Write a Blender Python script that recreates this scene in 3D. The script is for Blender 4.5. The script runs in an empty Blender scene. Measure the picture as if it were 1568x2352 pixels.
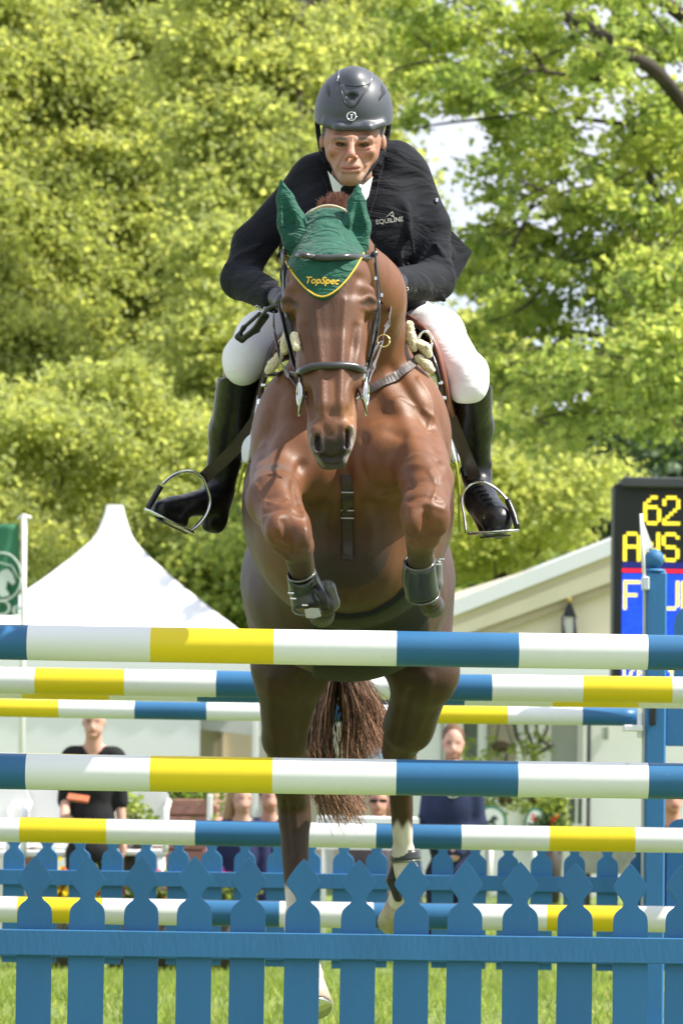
import bpy, math, random
import numpy as np
from mathutils import Vector, Matrix, Euler

random.seed(7)
RNG = np.random.default_rng(11)
SC = bpy.context.scene
COL = SC.collection
R = math.radians

# ------------------------------------------------------------------ camera
CAM_H = 1.2
FOC = 8500.0                       # focal length in units of a 1568 x 2352 picture
PITCH = math.atan(594 / FOC)
ROLL = R(0.8)
_f = Vector((0, math.cos(PITCH), math.sin(PITCH)))
_u0 = Vector((0, -math.sin(PITCH), math.cos(PITCH)))
_r0 = Vector((1, 0, 0))
_r = _r0 * math.cos(ROLL) + _u0 * math.sin(ROLL)
_u = -_r0 * math.sin(ROLL) + _u0 * math.cos(ROLL)
cam_data = bpy.data.cameras.new('camera')
cam = bpy.data.objects.new('camera', cam_data)
COL.objects.link(cam)
mw = Matrix((_r, _u, -_f)).transposed().to_4x4()
mw.translation = Vector((0, 0, CAM_H))
cam.matrix_world = mw
cam_data.sensor_fit = 'VERTICAL'
cam_data.sensor_height = 36
cam_data.lens = 36 * FOC / 2352
cam_data.clip_start = 0.5
cam_data.clip_end = 3000
cam_data.dof.use_dof = True
cam_data.dof.focus_distance = 10.35
cam_data.dof.aperture_fstop = 8.5
SC.camera = cam

# ------------------------------------------------------------------ sky, sun, exposure
SUN_EL, SUN_AZ = R(52), R(95)      # azimuth clockwise from +Y (the viewing direction) towards +X
world = bpy.data.worlds.new('World')
SC.world = world
world.use_nodes = True
nt = world.node_tree
for n in list(nt.nodes): nt.nodes.remove(n)
wo = nt.nodes.new('ShaderNodeOutputWorld')
bg = nt.nodes.new('ShaderNodeBackground')
bg.inputs['Strength'].default_value = 0.13
sky = nt.nodes.new('ShaderNodeTexSky')
sky.sky_type = 'NISHITA'
sky.sun_disc = False
sky.sun_elevation = SUN_EL
sky.sun_rotation = SUN_AZ
sky.dust_density = 1.5
tc = nt.nodes.new('ShaderNodeTexCoord')
mp = nt.nodes.new('ShaderNodeMapping')
mp.inputs['Scale'].default_value = (1, 1, 2.2)
cn = nt.nodes.new('ShaderNodeTexNoise')
cn.inputs['Scale'].default_value = 5.0
cn.inputs['Detail'].default_value = 8
cn.inputs['Roughness'].default_value = 0.55
cr = nt.nodes.new('ShaderNodeValToRGB')
cr.color_ramp.elements[0].position = 0.28
cr.color_ramp.elements[1].position = 0.55
mx = nt.nodes.new('ShaderNodeMix'); mx.data_type = 'RGBA'
nt.links.new(tc.outputs['Generated'], mp.inputs['Vector'])
nt.links.new(mp.outputs['Vector'], cn.inputs['Vector'])
nt.links.new(cn.outputs['Fac'], cr.inputs['Fac'])
nt.links.new(cr.outputs['Color'], mx.inputs['Factor'])
nt.links.new(sky.outputs['Color'], mx.inputs['A'])
mx.inputs['B'].default_value = (4.0, 4.2, 4.7, 1)
nt.links.new(mx.outputs['Result'], bg.inputs['Color'])
nt.links.new(bg.outputs['Background'], wo.inputs['Surface'])

sd = bpy.data.lights.new('sun', 'SUN')
sd.energy = 4.6
sd.angle = R(0.6)
sd.color = (1.0, 0.95, 0.86)
sun = bpy.data.objects.new('sun', sd)
COL.objects.link(sun)
to_sun = Vector((math.cos(SUN_EL) * math.sin(SUN_AZ), math.cos(SUN_EL) * math.cos(SUN_AZ), math.sin(SUN_EL)))
sun.rotation_euler = to_sun.to_track_quat('Z', 'Y').to_euler()
sun.location = (30, 0, 40)
SC.view_settings.view_transform = 'Standard'
SC.view_settings.look = 'None'
SC.view_settings.exposure = 0.98
SC.view_settings.gamma = 1.0
SC.view_settings.use_curve_mapping = False
SC.render.engine = 'CYCLES'
SC.cycles.max_bounces = 8
SC.cycles.diffuse_bounces = 6
SC.cycles.transmission_bounces = 6
SC.cycles.transparent_max_bounces = 8

# ------------------------------------------------------------------ helpers
def P(x, y, Y):
    """World point that a picture point (1568 x 2352) shows at distance Y."""
    d = _f + _r * ((x - 784) / FOC) - _u * ((y - 1176) / FOC)
    t = Y / d.y
    return Vector((0, 0, CAM_H)) + d * t
def pix(V):
    """Inverse of P for an (n,3) array: picture x, y."""
    q = V - np.array([0, 0, CAM_H])
    r, u, f = np.array(_r), np.array(_u), np.array(_f)
    z = q @ f
    return 784 + FOC * (q @ r) / z, 1176 - FOC * (q @ u) / z
def M(px, Y): return px * Y / FOC

def tag(o, label=None, cat=None, group=None, kind=None):
    if label: o['label'] = label
    if cat: o['category'] = cat
    if group: o['group'] = group
    if kind: o['kind'] = kind
    return o
def empty(name, loc, label, cat, group=None):
    o = bpy.data.objects.new(name, None)
    o.empty_display_size = 0.1
    COL.objects.link(o)
    o.location = loc
    return tag(o, label, cat, group)
def link(name, me, mat=None, parent=None):
    o = bpy.data.objects.new(name, me)
    COL.objects.link(o)
    if mat is not None and not me.materials:
        for m in (mat if isinstance(mat, (list, tuple)) else [mat]): me.materials.append(m)
    if parent is not None:
        o.parent = parent
        o.matrix_parent_inverse = abs_matrix(parent).inverted()
    return o
def abs_matrix(o):
    m = Matrix.LocRotScale(o.location, o.rotation_euler, o.scale)
    if o.parent: m = abs_matrix(o.parent) @ o.matrix_parent_inverse @ m
    return m
def np_mesh(name, V, F, smooth=True, matidx=None):
    """V (n,3); F (m,k) with one k."""
    me = bpy.data.meshes.new(name)
    V = np.asarray(V, dtype=np.float32); F = np.asarray(F, dtype=np.int32)
    m, k = F.shape
    me.vertices.add(len(V)); me.vertices.foreach_set('co', V.ravel())
    me.loops.add(m * k); me.loops.foreach_set('vertex_index', F.ravel())
    me.polygons.add(m)
    me.polygons.foreach_set('loop_start', np.arange(0, m * k, k, dtype=np.int32))
    me.polygons.foreach_set('loop_total', np.full(m, k, dtype=np.int32))
    me.polygons.foreach_set('use_smooth', np.full(m, smooth, dtype=bool))
    if matidx is not None: me.polygons.foreach_set('material_index', np.asarray(matidx, dtype=np.int32))
    me.update(calc_edges=True)
    return me
def set_col(me, C, name='Col'):
    a = me.color_attributes.new(name, 'FLOAT_COLOR', 'POINT')
    C = np.asarray(C, dtype=np.float32)
    if C.shape[1] == 3: C = np.hstack([C, np.ones((len(C), 1), np.float32)])
    a.data.foreach_set('color', C.ravel())

class MB:
    """Collects simple solids into one mesh."""
    def __init__(self): self.v = []; self.f = []; self.mi = []; self.sm = []
    def _add(self, vs, fs, mi=0, sm=False):
        o = len(self.v)
        self.v += [tuple(p) for p in vs]
        self.f += [tuple(i + o for i in f) for f in fs]
        self.mi += [mi] * len(fs); self.sm += [sm] * len(fs)
        return self
    def box(self, lo, hi, mi=0, bev=0.0, rot=None):
        x0, y0, z0 = lo; x1, y1, z1 = hi
        if bev <= 0:
            vs = [(x, y, z) for z in (z0, z1) for y in (y0, y1) for x in (x0, x1)]
            fs = [(0, 2, 3, 1), (4, 5, 7, 6), (0, 1, 5, 4), (1, 3, 7, 5), (3, 2, 6, 7), (2, 0, 4, 6)]
        else:
            b = min(bev, (x1-x0)*.45, (y1-y0)*.45, (z1-z0)*.45)
            vs = []
            idx = {}
            for sx in (0, 1):
                for sy in (0, 1):
                    for sz in (0, 1):
                        for ax in range(3):
                            p = [(x0, x1)[sx], (y0, y1)[sy], (z0, z1)[sz]]
                            for a in range(3):
                                if a != ax: p[a] += b * (1 if (sx, sy, sz)[a] == 0 else -1)
                            idx[(sx, sy, sz, ax)] = len(vs); vs.append(p)
            g = lambda s, a: idx[(*s, a)]
            fs = []
            for ax in range(3):
                o1, o2 = [a for a in range(3) if a != ax]
                for s in (0, 1):
                    q = []
                    for a, b_ in ((0, 0), (1, 0), (1, 1), (0, 1)):
                        t = [0, 0, 0]; t[ax] = s; t[o1] = a; t[o2] = b_
                        q.append(g(t, ax))
                    fs.append(tuple(q))
                for a in (0, 1):
                    for b_ in (0, 1):
                        t0 = [0, 0, 0]; t0[ax] = 0; t0[o1] = a; t0[o2] = b_
                        t1 = list(t0); t1[ax] = 1
                        fs.append((g(t0, o1), g(t1, o1), g(t1, o2), g(t0, o2)))
            for sx in (0, 1):
                for sy in (0, 1):
                    for sz in (0, 1):
                        fs.append(tuple(g((sx, sy, sz), a) for a in range(3)))
        if rot is not None:
            c = (Vector(lo) + Vector(hi)) / 2
            vs = [c + rot @ (Vector(p) - c) for p in vs]
        return self._add(vs, fs, mi)
    def tube(self, pts, rad, n=8, mi=0, cap=True, flat=None):
        pts = [Vector(p) for p in pts]
        rad = rad if isinstance(rad, (list, tuple)) else [rad] * len(pts)
        rings = []; prev = None
        for i, p in enumerate(pts):
            t = (pts[min(i + 1, len(pts) - 1)] - pts[max(i - 1, 0)]).normalized()
            if prev is None:
                a = Vector((0, 1, 0)) if abs(t.y) < .9 else Vector((1, 0, 0))
                if flat is not None: a = Vector(flat)
                u = (a - t * a.dot(t)).normalized()
            else: u = (prev - t * prev.dot(t)).normalized()
            prev = u; w = t.cross(u)
            r = rad[i]
            ru, rw = r if isinstance(r, (tuple, list)) else (r, r)
            rings.append([p + u * (ru * math.cos(2*math.pi*k/n)) + w * (rw * math.sin(2*math.pi*k/n)) for k in range(n)])
        vs = [q for ring in rings for q in ring]
        fs = []
        for i in range(len(rings) - 1):
            for k in range(n):
                fs.append((i*n+k, i*n+(k+1) % n, (i+1)*n+(k+1) % n, (i+1)*n+k))
        if cap:
            fs.append(tuple(range(n))[::-1]); fs.append(tuple((len(rings)-1)*n+k for k in range(n)))
        return self._add(vs, fs, mi, True)
    def ball(self, c, r, n=12, m=8, mi=0):
        rx, ry, rz = r if isinstance(r, (tuple, list)) else (r, r, r)
        vs = [(c[0], c[1], c[2]+rz)]
        for j in range(1, m):
            a = math.pi*j/m
            for k in range(n):
                b = 2*math.pi*k/n
                vs.append((c[0]+rx*math.sin(a)*math.cos(b), c[1]+ry*math.sin(a)*math.sin(b), c[2]+rz*math.cos(a)))
        vs.append((c[0], c[1], c[2]-rz)); L = len(vs)-1
        fs = [(0, 1+k, 1+(k+1) % n) for k in range(n)]
        for j in range(m-2):
            for k in range(n): fs.append((1+j*n+k, 1+(j+1)*n+k, 1+(j+1)*n+(k+1) % n, 1+j*n+(k+1) % n))
        fs += [(L, 1+(m-2)*n+(k+1) % n, 1+(m-2)*n+k) for k in range(n)]
        return self._add(vs, fs, mi, True)
    def prism(self, outline, y0, y1, mi=0):
        """outline [(x,z)] extruded along y."""
        n = len(outline)
        vs = [(x, y0, z) for x, z in outline] + [(x, y1, z) for x, z in outline]
        fs = [tuple(range(n)), tuple(range(n, 2*n))[::-1]] + [(i, i+n, (i+1) % n+n, (i+1) % n) for i in range(n)]
        return self._add(vs, fs, mi)
    def ngon(self, pts, th=Vector((0, .01, 0)), mi=0):
        n = len(pts); pts = [Vector(p) for p in pts]
        vs = pts + [p + th for p in pts]
        fs = [tuple(range(n)), tuple(range(n, 2*n))[::-1]] + [(i, i+n, (i+1) % n+n, (i+1) % n) for i in range(n)]
        return self._add(vs, fs, mi)
    def mesh(self, name):
        me = bpy.data.meshes.new(name)
        me.from_pydata(self.v, [], self.f)
        me.polygons.foreach_set('material_index', self.mi)
        me.polygons.foreach_set('use_smooth', self.sm)
        me.update()
        import bmesh
        bm = bmesh.new(); bm.from_mesh(me)
        bmesh.ops.recalc_face_normals(bm, faces=bm.faces)
        bm.to_mesh(me); bm.free()
        return me
    def build(self, name, mat, parent=None): return link(name, self.mesh(name), mat, parent)

def spline(pts, n=6):
    """Catmull-Rom through points."""
    pts = [Vector(p) for p in pts]
    out = []
    for i in range(len(pts) - 1):
        p0 = pts[max(i-1, 0)]; p1 = pts[i]; p2 = pts[i+1]; p3 = pts[min(i+2, len(pts)-1)]
        for k in range(n):
            t = k / n
            out.append(0.5*((2*p1) + (p2-p0)*t + (2*p0-5*p1+4*p2-p3)*t*t + (3*p1-p0-3*p2+p3)*t*t*t))
    out.append(pts[-1])
    return out

# ------------------------------------------------------------------ materials
def node_mat(name):
    m = bpy.data.materials.new(name); m.use_nodes = True
    return m, m.node_tree, m.node_tree.nodes['Principled BSDF']
def mat(name, col, rough=0.6, metal=0.0, var=0.12, vscale=6.0, bump=0.0, bscale=60.0, spec=0.4, coat=0.0, sheen=0.0, attr=False,
        dirt=None, wrinkle=0.0, wscale=7.0, rnd=0.0, emit=0.0, sss=0.0, trans=0.0, stretch=None):
    m, t, b = node_mat(name)
    N = t.nodes.new; Lk = t.links.new
    tc = N('ShaderNodeTexCoord')
    mp = N('ShaderNodeMapping'); Lk(tc.outputs['Object'], mp.inputs['Vector'])
    if stretch: mp.inputs['Scale'].default_value = stretch
    src = mp.outputs['Vector']
    if dirt:
        oj = N('ShaderNodeObjectInfo'); vm = N('ShaderNodeVectorMath'); vm.operation = 'ADD'
        sc_ = N('ShaderNodeMath'); sc_.operation = 'MULTIPLY'; sc_.inputs[1].default_value = 37.0
        Lk(oj.outputs['Random'], sc_.inputs[0]); Lk(src, vm.inputs[0]); Lk(sc_.outputs[0], vm.inputs[1]); src = vm.outputs[0]
    base = None
    if attr:
        a = N('ShaderNodeAttribute'); a.attribute_name = 'Col'; base = a.outputs['Color']
    nz = N('ShaderNodeTexNoise'); nz.inputs['Scale'].default_value = vscale; nz.inputs['Detail'].default_value = 6
    Lk(src, nz.inputs['Vector'])
    rp = N('ShaderNodeMapRange'); rp.inputs['From Min'].default_value = .25; rp.inputs['From Max'].default_value = .75
    rp.inputs['To Min'].default_value = 1 - var; rp.inputs['To Max'].default_value = 1 + var
    Lk(nz.outputs['Fac'], rp.inputs['Value'])
    mul = N('ShaderNodeMix'); mul.data_type = 'RGBA'; mul.blend_type = 'MULTIPLY'; mul.inputs['Factor'].default_value = 1
    if base is not None: Lk(base, mul.inputs['A'])
    else: mul.inputs['A'].default_value = (*col, 1)
    Lk(rp.outputs['Result'], mul.inputs['B'])
    out = mul.outputs['Result']
    if rnd:
        oi = N('ShaderNodeObjectInfo'); rr_ = N('ShaderNodeMapRange'); rr_.inputs['To Min'].default_value = 1-rnd; rr_.inputs['To Max'].default_value = 1+rnd
        Lk(oi.outputs['Random'], rr_.inputs['Value'])
        m2 = N('ShaderNodeMix'); m2.data_type = 'RGBA'; m2.blend_type = 'MULTIPLY'; m2.inputs['Factor'].default_value = 1
        Lk(out, m2.inputs['A']); Lk(rr_.outputs['Result'], m2.inputs['B']); out = m2.outputs['Result']
    if dirt:
        dn = N('ShaderNodeTexNoise'); dn.inputs['Scale'].default_value = dirt[1]; dn.inputs['Detail'].default_value = 8
        dn.inputs['Roughness'].default_value = .7
        Lk(src, dn.inputs['Vector'])
        dr = N('ShaderNodeValToRGB'); dr.color_ramp.elements[0].position = dirt[2]; dr.color_ramp.elements[1].position = min(dirt[2]+.12, 1)
        dm = N('ShaderNodeMix'); dm.data_type = 'RGBA'
        Lk(dn.outputs['Fac'], dr.inputs['Fac']); Lk(dr.outputs['Color'], dm.inputs['Factor'])
        Lk(out, dm.inputs['A']); dm.inputs['B'].default_value = (*dirt[0], 1)
        out = dm.outputs['Result']
    Lk(out, b.inputs['Base Color'])
    b.inputs['Roughness'].default_value = rough
    b.inputs['Metallic'].default_value = metal
    b.inputs['Specular IOR Level'].default_value = spec
    if coat: b.inputs['Coat Weight'].default_value = coat; b.inputs['Coat Roughness'].default_value = .25
    if sheen: b.inputs['Sheen Weight'].default_value = sheen; b.inputs['Sheen Roughness'].default_value = .4
    if sss: b.inputs['Subsurface Weight'].default_value = sss; b.inputs['Subsurface Scale'].default_value = .01
    if trans: b.inputs['Transmission Weight'].default_value = trans
    if emit:
        Lk(out, b.inputs['Emission Color']); b.inputs['Emission Strength'].default_value = emit
    if wrinkle:
        wn = N('ShaderNodeTexNoise'); wn.inputs['Scale'].default_value = wscale; wn.inputs['Detail'].default_value = 3; wn.inputs['Distortion'].default_value = 1.6
        wm_ = N('ShaderNodeMapping'); wm_.inputs['Scale'].default_value = (1, 1, 2.2); wm_.inputs['Rotation'].default_value = (0, .5, 0)
        Lk(tc.outputs['Object'], wm_.inputs['Vector']); Lk(wm_.outputs['Vector'], wn.inputs['Vector'])
        wb = N('ShaderNodeBump'); wb.inputs['Strength'].default_value = wrinkle; wb.inputs['Distance'].default_value = .05
        Lk(wn.outputs['Fac'], wb.inputs['Height']); Lk(wb.outputs['Normal'], b.inputs['Normal'])
    if bump:
        bn = N('ShaderNodeTexNoise'); bn.inputs['Scale'].default_value = bscale; bn.inputs['Detail'].default_value = 5
        Lk(src, bn.inputs['Vector'])
        bp = N('ShaderNodeBump'); bp.inputs['Strength'].default_value = bump; bp.inputs['Distance'].default_value = .01
        if wrinkle: Lk(wb.outputs['Normal'], bp.inputs['Normal'])
        Lk(bn.outputs['Fac'], bp.inputs['Height']); Lk(bp.outputs['Normal'], b.inputs['Normal'])
    return m
def leaf_mat(name, transl=.62):
    m, t, b = node_mat(name)
    N = t.nodes.new; Lk = t.links.new
    a = N('ShaderNodeAttribute'); a.attribute_name = 'Col'
    Lk(a.outputs['Color'], b.inputs['Base Color'])
    b.inputs['Roughness'].default_value = .55; b.inputs['Specular IOR Level'].default_value = .3
    tr = N('ShaderNodeBsdfTranslucent')
    g = N('ShaderNodeMix'); g.data_type = 'RGBA'; g.blend_type = 'MULTIPLY'; g.inputs['Factor'].default_value = 1
    Lk(a.outputs['Color'], g.inputs['A']); g.inputs['B'].default_value = (1.2, 1.17, .7, 1)
    Lk(g.outputs['Result'], tr.inputs['Color'])
    ms = N('ShaderNodeMixShader'); ms.inputs['Fac'].default_value = transl
    o = t.nodes['Material Output']
    Lk(b.outputs['BSDF'], ms.inputs[1]); Lk(tr.outputs['BSDF'], ms.inputs[2]); Lk(ms.outputs['Shader'], o.inputs['Surface'])
    return m

MT = {}
MT['white_pole'] = mat('white_pole_paint', (.80, .81, .80), .42, var=.03, vscale=3, bump=.05, bscale=25, dirt=((.40, .41, .28), 13, .665))
MT['blue_pole'] = mat('blue_pole_paint', (.026, .13, .28), .42, var=.08, vscale=4, bump=.06, bscale=25, dirt=((.09, .20, .32), 22, .655))
MT['yellow_pole'] = mat('yellow_pole_paint', (.78, .60, .015), .42, var=.05, vscale=4, bump=.05, bscale=25, dirt=((.36, .28, .06), 16, .665))
MT['blue_wood'] = mat('blue_fence_paint', (.034, .160, .350), .6, var=.08, vscale=7, bump=.10, bscale=90, dirt=((.065, .20, .38), 26, .64), stretch=(1, 1, .22), rnd=.09)
MT['tent'] = mat('white_tent_fabric', (.84, .85, .87), .55, var=.02, vscale=1.5, bump=.06, bscale=5)
MT['cream'] = mat('cream_canvas', (.84, .75, .58), .7, var=.06, vscale=1.2, bump=.1, bscale=6)
MT['cream_beam'] = mat('beige_beam', (.55, .46, .34), .7, var=.08)
MT['white_wall'] = mat('white_render', (.84, .85, .86), .8, var=.03, vscale=2, bump=.1, bscale=30, dirt=((.5, .5, .48), 3, .68))
MT['white_plastic'] = mat('white_plastic', (.82, .82, .82), .35, var=.02)
MT['steel'] = mat('polished_steel', (.72, .72, .70), .18, 1.0, var=.04)
MT['brass'] = mat('brass', (.75, .55, .22), .28, 1.0, var=.05)
MT['black_leather'] = mat('black_leather', (.012, .012, .014), .30, var=.25, vscale=25, bump=.15, bscale=120, spec=.5)
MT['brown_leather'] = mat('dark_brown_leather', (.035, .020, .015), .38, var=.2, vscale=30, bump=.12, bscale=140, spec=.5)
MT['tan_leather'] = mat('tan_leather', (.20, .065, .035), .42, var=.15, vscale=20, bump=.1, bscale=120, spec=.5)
MT['sheepskin'] = mat('cream_sheepskin', (.78, .68, .46), .95, var=.15, vscale=60, bump=1.0, bscale=110, sheen=.5)
MT['jacket'] = mat('black_jacket_cloth', (.007, .008, .013), .85, var=.2, vscale=12, bump=.12, bscale=300, sheen=.05, spec=.25, wrinkle=.40, wscale=5)
MT['breeches'] = mat('white_breeches_cloth', (.86, .85, .87), .8, var=.02, vscale=6, bump=.08, bscale=220, sheen=.1, wrinkle=.12, wscale=5)
MT['shirt'] = mat('white_shirt_cloth', (.80, .80, .84), .8, var=.03)
MT['bonnet'] = mat('green_bonnet_cloth', (.010, .085, .055), .75, var=.22, vscale=22, bump=.2, bscale=300, sheen=.2, spec=.3, wrinkle=.45, wscale=14)
MT['yellow_cord'] = mat('yellow_cord', (.75, .48, .05), .6, var=.1, vscale=200)
MT['helmet'] = mat('grey_helmet_shell', (.055, .062, .078), .48, var=.05, vscale=40, bump=.04, bscale=400, spec=.5, coat=.15)
MT['helmet_dark'] = mat('black_helmet_inlay', (.022, .024, .030), .35, var=.1)
MT['bark'] = mat('tree_bark', (.05, .040, .030), .9, var=.35, vscale=3, bump=.8, bscale=12)
MT['leaf'] = leaf_mat('leaf_translucent')
MT['dark_leaf'] = leaf_mat('conifer_needles', .12)
MT['screen_black'] = mat('scoreboard_black', (.016, .018, .018), .5, var=.2, vscale=3)
MT['hair'] = mat('hair_attr', (.1, .06, .03), .55, attr=True, var=.15, vscale=40)
MT['hoof'] = mat('pale_hoof', (.45, .38, .30), .5, var=.2, vscale=30, bump=.2, bscale=60)
MT['eye'] = mat('dark_eye', (.008, .006, .006), .06, var=.1, spec=.7)

# ------------------------------------------------------------------ signed-distance modelling
def displace(me, strokes, front=True):
    n = len(me.vertices); a = np.empty(n*3, np.float32); me.vertices.foreach_get('co', a); V = a.reshape(-1, 3).astype(float)
    b = np.empty(n*3, np.float32); me.vertices.foreach_get('normal', b); N = b.reshape(-1, 3).astype(float)
    x, y = pix(V); vd = V - np.array([0, 0, CAM_H]); vd /= np.linalg.norm(vd, axis=1)[:, None]
    face = -(vd * N).sum(1)
    tot = np.zeros(n)
    for s in strokes:
        pts, sig, amp = s[:3]; yr = s[3] if len(s) > 3 else (0, 99)
        q = spline([Vector((p[0], p[1], 0)) for p in pts], 4) if len(pts) > 1 else [Vector((*pts[0], 0))]*2
        xs = [p.x for p in q]; ys = [p.y for p in q]
        m = (x > min(xs)-4*sig) & (x < max(xs)+4*sig) & (y > min(ys)-4*sig) & (y < max(ys)+4*sig) & (V[:, 1] > yr[0]) & (V[:, 1] < yr[1]) & (face > .05)
        if not m.any(): continue
        X, Y_ = x[m], y[m]; d = np.full(len(X), 1e9)
        for p, r_ in zip(q[:-1], q[1:]):
            ex, ey = r_.x-p.x, r_.y-p.y; L = ex*ex+ey*ey+1e-9
            t = np.clip(((X-p.x)*ex+(Y_-p.y)*ey)/L, 0, 1)
            d = np.minimum(d, np.hypot(X-p.x-t*ex, Y_-p.y-t*ey))
        tot[m] += amp * np.exp(-.5*(d/sig)**2) * np.clip(face[m]*3, 0, 1)
    V += N * tot[:, None]
    me.vertices.foreach_set('co', V.astype(np.float32).ravel()); me.update()
def near(x, y, pts, sig):
    d = np.full(len(x), 1e9)
    q = pts if len(pts) > 1 else pts*2
    for p, r_ in zip(q[:-1], q[1:]):
        ex, ey = r_[0]-p[0], r_[1]-p[1]; L = ex*ex+ey*ey+1e-9
        t = np.clip(((x-p[0])*ex+(y-p[1])*ey)/L, 0, 1)
        d = np.minimum(d, np.hypot(x-p[0]-t*ex, y-p[1]-t*ey))
    return np.exp(-.5*(d/sig)**2)
class Field:
    def __init__(self, lo, hi, h):
        self.lo = np.array(lo, dtype=np.float64); self.h = h
        self.n = np.ceil((np.array(hi) - self.lo) / h).astype(int) + 1
        self.d = np.full(self.n, 0.5, dtype=np.float32)
    def _block(self, lo, hi):
        i0 = np.maximum(np.floor((np.array(lo) - self.lo) / self.h).astype(int), 0)
        i1 = np.minimum(np.ceil((np.array(hi) - self.lo) / self.h).astype(int) + 1, self.n)
        if np.any(i1 <= i0): return None
        ax = [(self.lo[a] + self.h * np.arange(i0[a], i1[a])).astype(np.float32) for a in range(3)]
        sl = tuple(slice(i0[a], i1[a]) for a in range(3))
        return sl, ax[0][:, None, None], ax[1][None, :, None], ax[2][None, None, :]
    def _mix(self, sl, d, k, op):
        a = self.d[sl]
        if op == 'sub':
            hh = np.maximum(k - np.abs(a + d), 0) / k if k > 0 else 0
            self.d[sl] = np.maximum(a, -d) + (hh * hh * k * .25 if k > 0 else 0)
        else:
            hh = np.maximum(k - np.abs(a - d), 0) / k if k > 0 else 0
            self.d[sl] = np.minimum(a, d) - (hh * hh * k * .25 if k > 0 else 0)
    def cone(self, a, ra, b, rb, k=.02, op='add', s=(1, 1, 1), grow=0):
        a = np.array(a); b = np.array(b); s = np.array(s, dtype=float)
        ra += grow; rb += grow
        m = k + 3 * self.h
        rr = max(ra, rb) * s + m
        bl = self._block(np.minimum(a, b) - rr, np.maximum(a, b) + rr)
        if bl is None: return
        sl, x, y, z = bl
        a2 = a / s; b2 = b / s; ab = b2 - a2; L = float(ab @ ab) + 1e-12
        X = x / s[0] - a2[0]; Yy = y / s[1] - a2[1]; Z = z / s[2] - a2[2]
        t = np.clip((X * ab[0] + Yy * ab[1] + Z * ab[2]) / L, 0, 1)
        d = np.sqrt((X - t*ab[0])**2 + (Yy - t*ab[1])**2 + (Z - t*ab[2])**2) - (ra + (rb - ra) * t)
        self._mix(sl, d * float(s.min()), k, op)
    def ell(self, c, r, k=.02, op='add', rot=None, grow=0):
        c = np.array(c); r = np.array(r, dtype=float) + grow
        m = k + 3 * self.h
        R3 = np.array(Euler(rot).to_matrix()) if rot is not None else np.eye(3)
        ext = np.abs(R3) @ r + m
        bl = self._block(c - ext, c + ext)
        if bl is None: return
        sl, x, y, z = bl
        x = x - c[0]; y = y - c[1]; z = z - c[2]
        q = [R3[0, i]*x + R3[1, i]*y + R3[2, i]*z for i in range(3)]
        k0 = np.sqrt(sum((q[i] / r[i])**2 for i in range(3)))
        k1 = np.sqrt(sum((q[i] / r[i]**2)**2 for i in range(3))) + 1e-9
        self._mix(sl, k0 * (k0 - 1) / k1, k, op)
    def coords(self):
        ax = [(self.lo[a] + self.h * np.arange(self.n[a])).astype(np.float32) for a in range(3)]
        return ax[0][:, None, None], ax[1][None, :, None], ax[2][None, None, :]
    def pixgrid(self):
        x, y, z = self.coords()
        z = z - CAM_H
        f, r, u = np.array(_f), np.array(_r), np.array(_u)
        w = y * f[1] + z * f[2]
        return (784 + FOC * (x*r[0] + y*r[1] + z*r[2]) / w), (1176 - FOC * (x*u[0] + y*u[1] + z*u[2]) / w)
    def cut(self, g):
        """keep where g < 0"""
        self.d = np.maximum(self.d, g).astype(np.float32)
    def mesh(self, name, relax=1):
        d = self.d; neg = d < 0
        nx, ny, nz = d.shape
        c = np.zeros((nx-1, ny-1, nz-1), dtype=np.int8)
        for i in (0, 1):
            for j in (0, 1):
                for k in (0, 1): c += neg[i:nx-1+i, j:ny-1+j, k:nz-1+k]
        act = np.argwhere((c > 0) & (c < 8))
        if len(act) == 0: return None
        idx = np.full(c.shape, -1, dtype=np.int32)
        idx[act[:, 0], act[:, 1], act[:, 2]] = np.arange(len(act))
        corner = {}
        for i in (0, 1):
            for j in (0, 1):
                for k in (0, 1): corner[(i, j, k)] = d[act[:, 0]+i, act[:, 1]+j, act[:, 2]+k]
        acc = np.zeros((len(act), 3)); cnt = np.zeros(len(act))
        for ax in range(3):
            o = [a for a in range(3) if a != ax]
            for p in (0, 1):
                for q in (0, 1):
                    k0 = [0, 0, 0]; k0[o[0]] = p; k0[o[1]] = q; k1 = list(k0); k1[ax] = 1
                    a = corner[tuple(k0)]; b = corner[tuple(k1)]
                    m = (a < 0) != (b < 0)
                    t = np.where(m, a / np.where(m, a - b, 1), 0)
                    pt = np.tile(np.array(k0, dtype=float), (len(act), 1)); pt[:, ax] += t
                    acc += pt * m[:, None]; cnt += m
        V = (act + acc / cnt[:, None]) * self.h + self.lo
        Fs = []
        for ax in range(3):
            o1, o2 = [(1, 2), (2, 0), (0, 1)][ax]
            s0 = [slice(None)] * 3; s1 = [slice(None)] * 3
            s0[ax] = slice(0, -1); s1[ax] = slice(1, None)
            a = neg[tuple(s0)]; b = neg[tuple(s1)]
            for flip, m in ((False, a & ~b), (True, ~a & b)):
                e = np.argwhere(m)
                ok = (e[:, o1] > 0) & (e[:, o2] > 0) & (e[:, o1] < d.shape[o1]-1) & (e[:, o2] < d.shape[o2]-1)
                e = e[ok]
                if len(e) == 0: continue
                def g(p, q):
                    w = e.copy(); w[:, o1] -= p; w[:, o2] -= q
                    return idx[w[:, 0], w[:, 1], w[:, 2]]
                quad = np.stack([g(1, 1), g(0, 1), g(0, 0), g(1, 0)], 1)
                Fs.append(quad[:, ::-1] if flip else quad)
        F = np.vstack(Fs)
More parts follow.
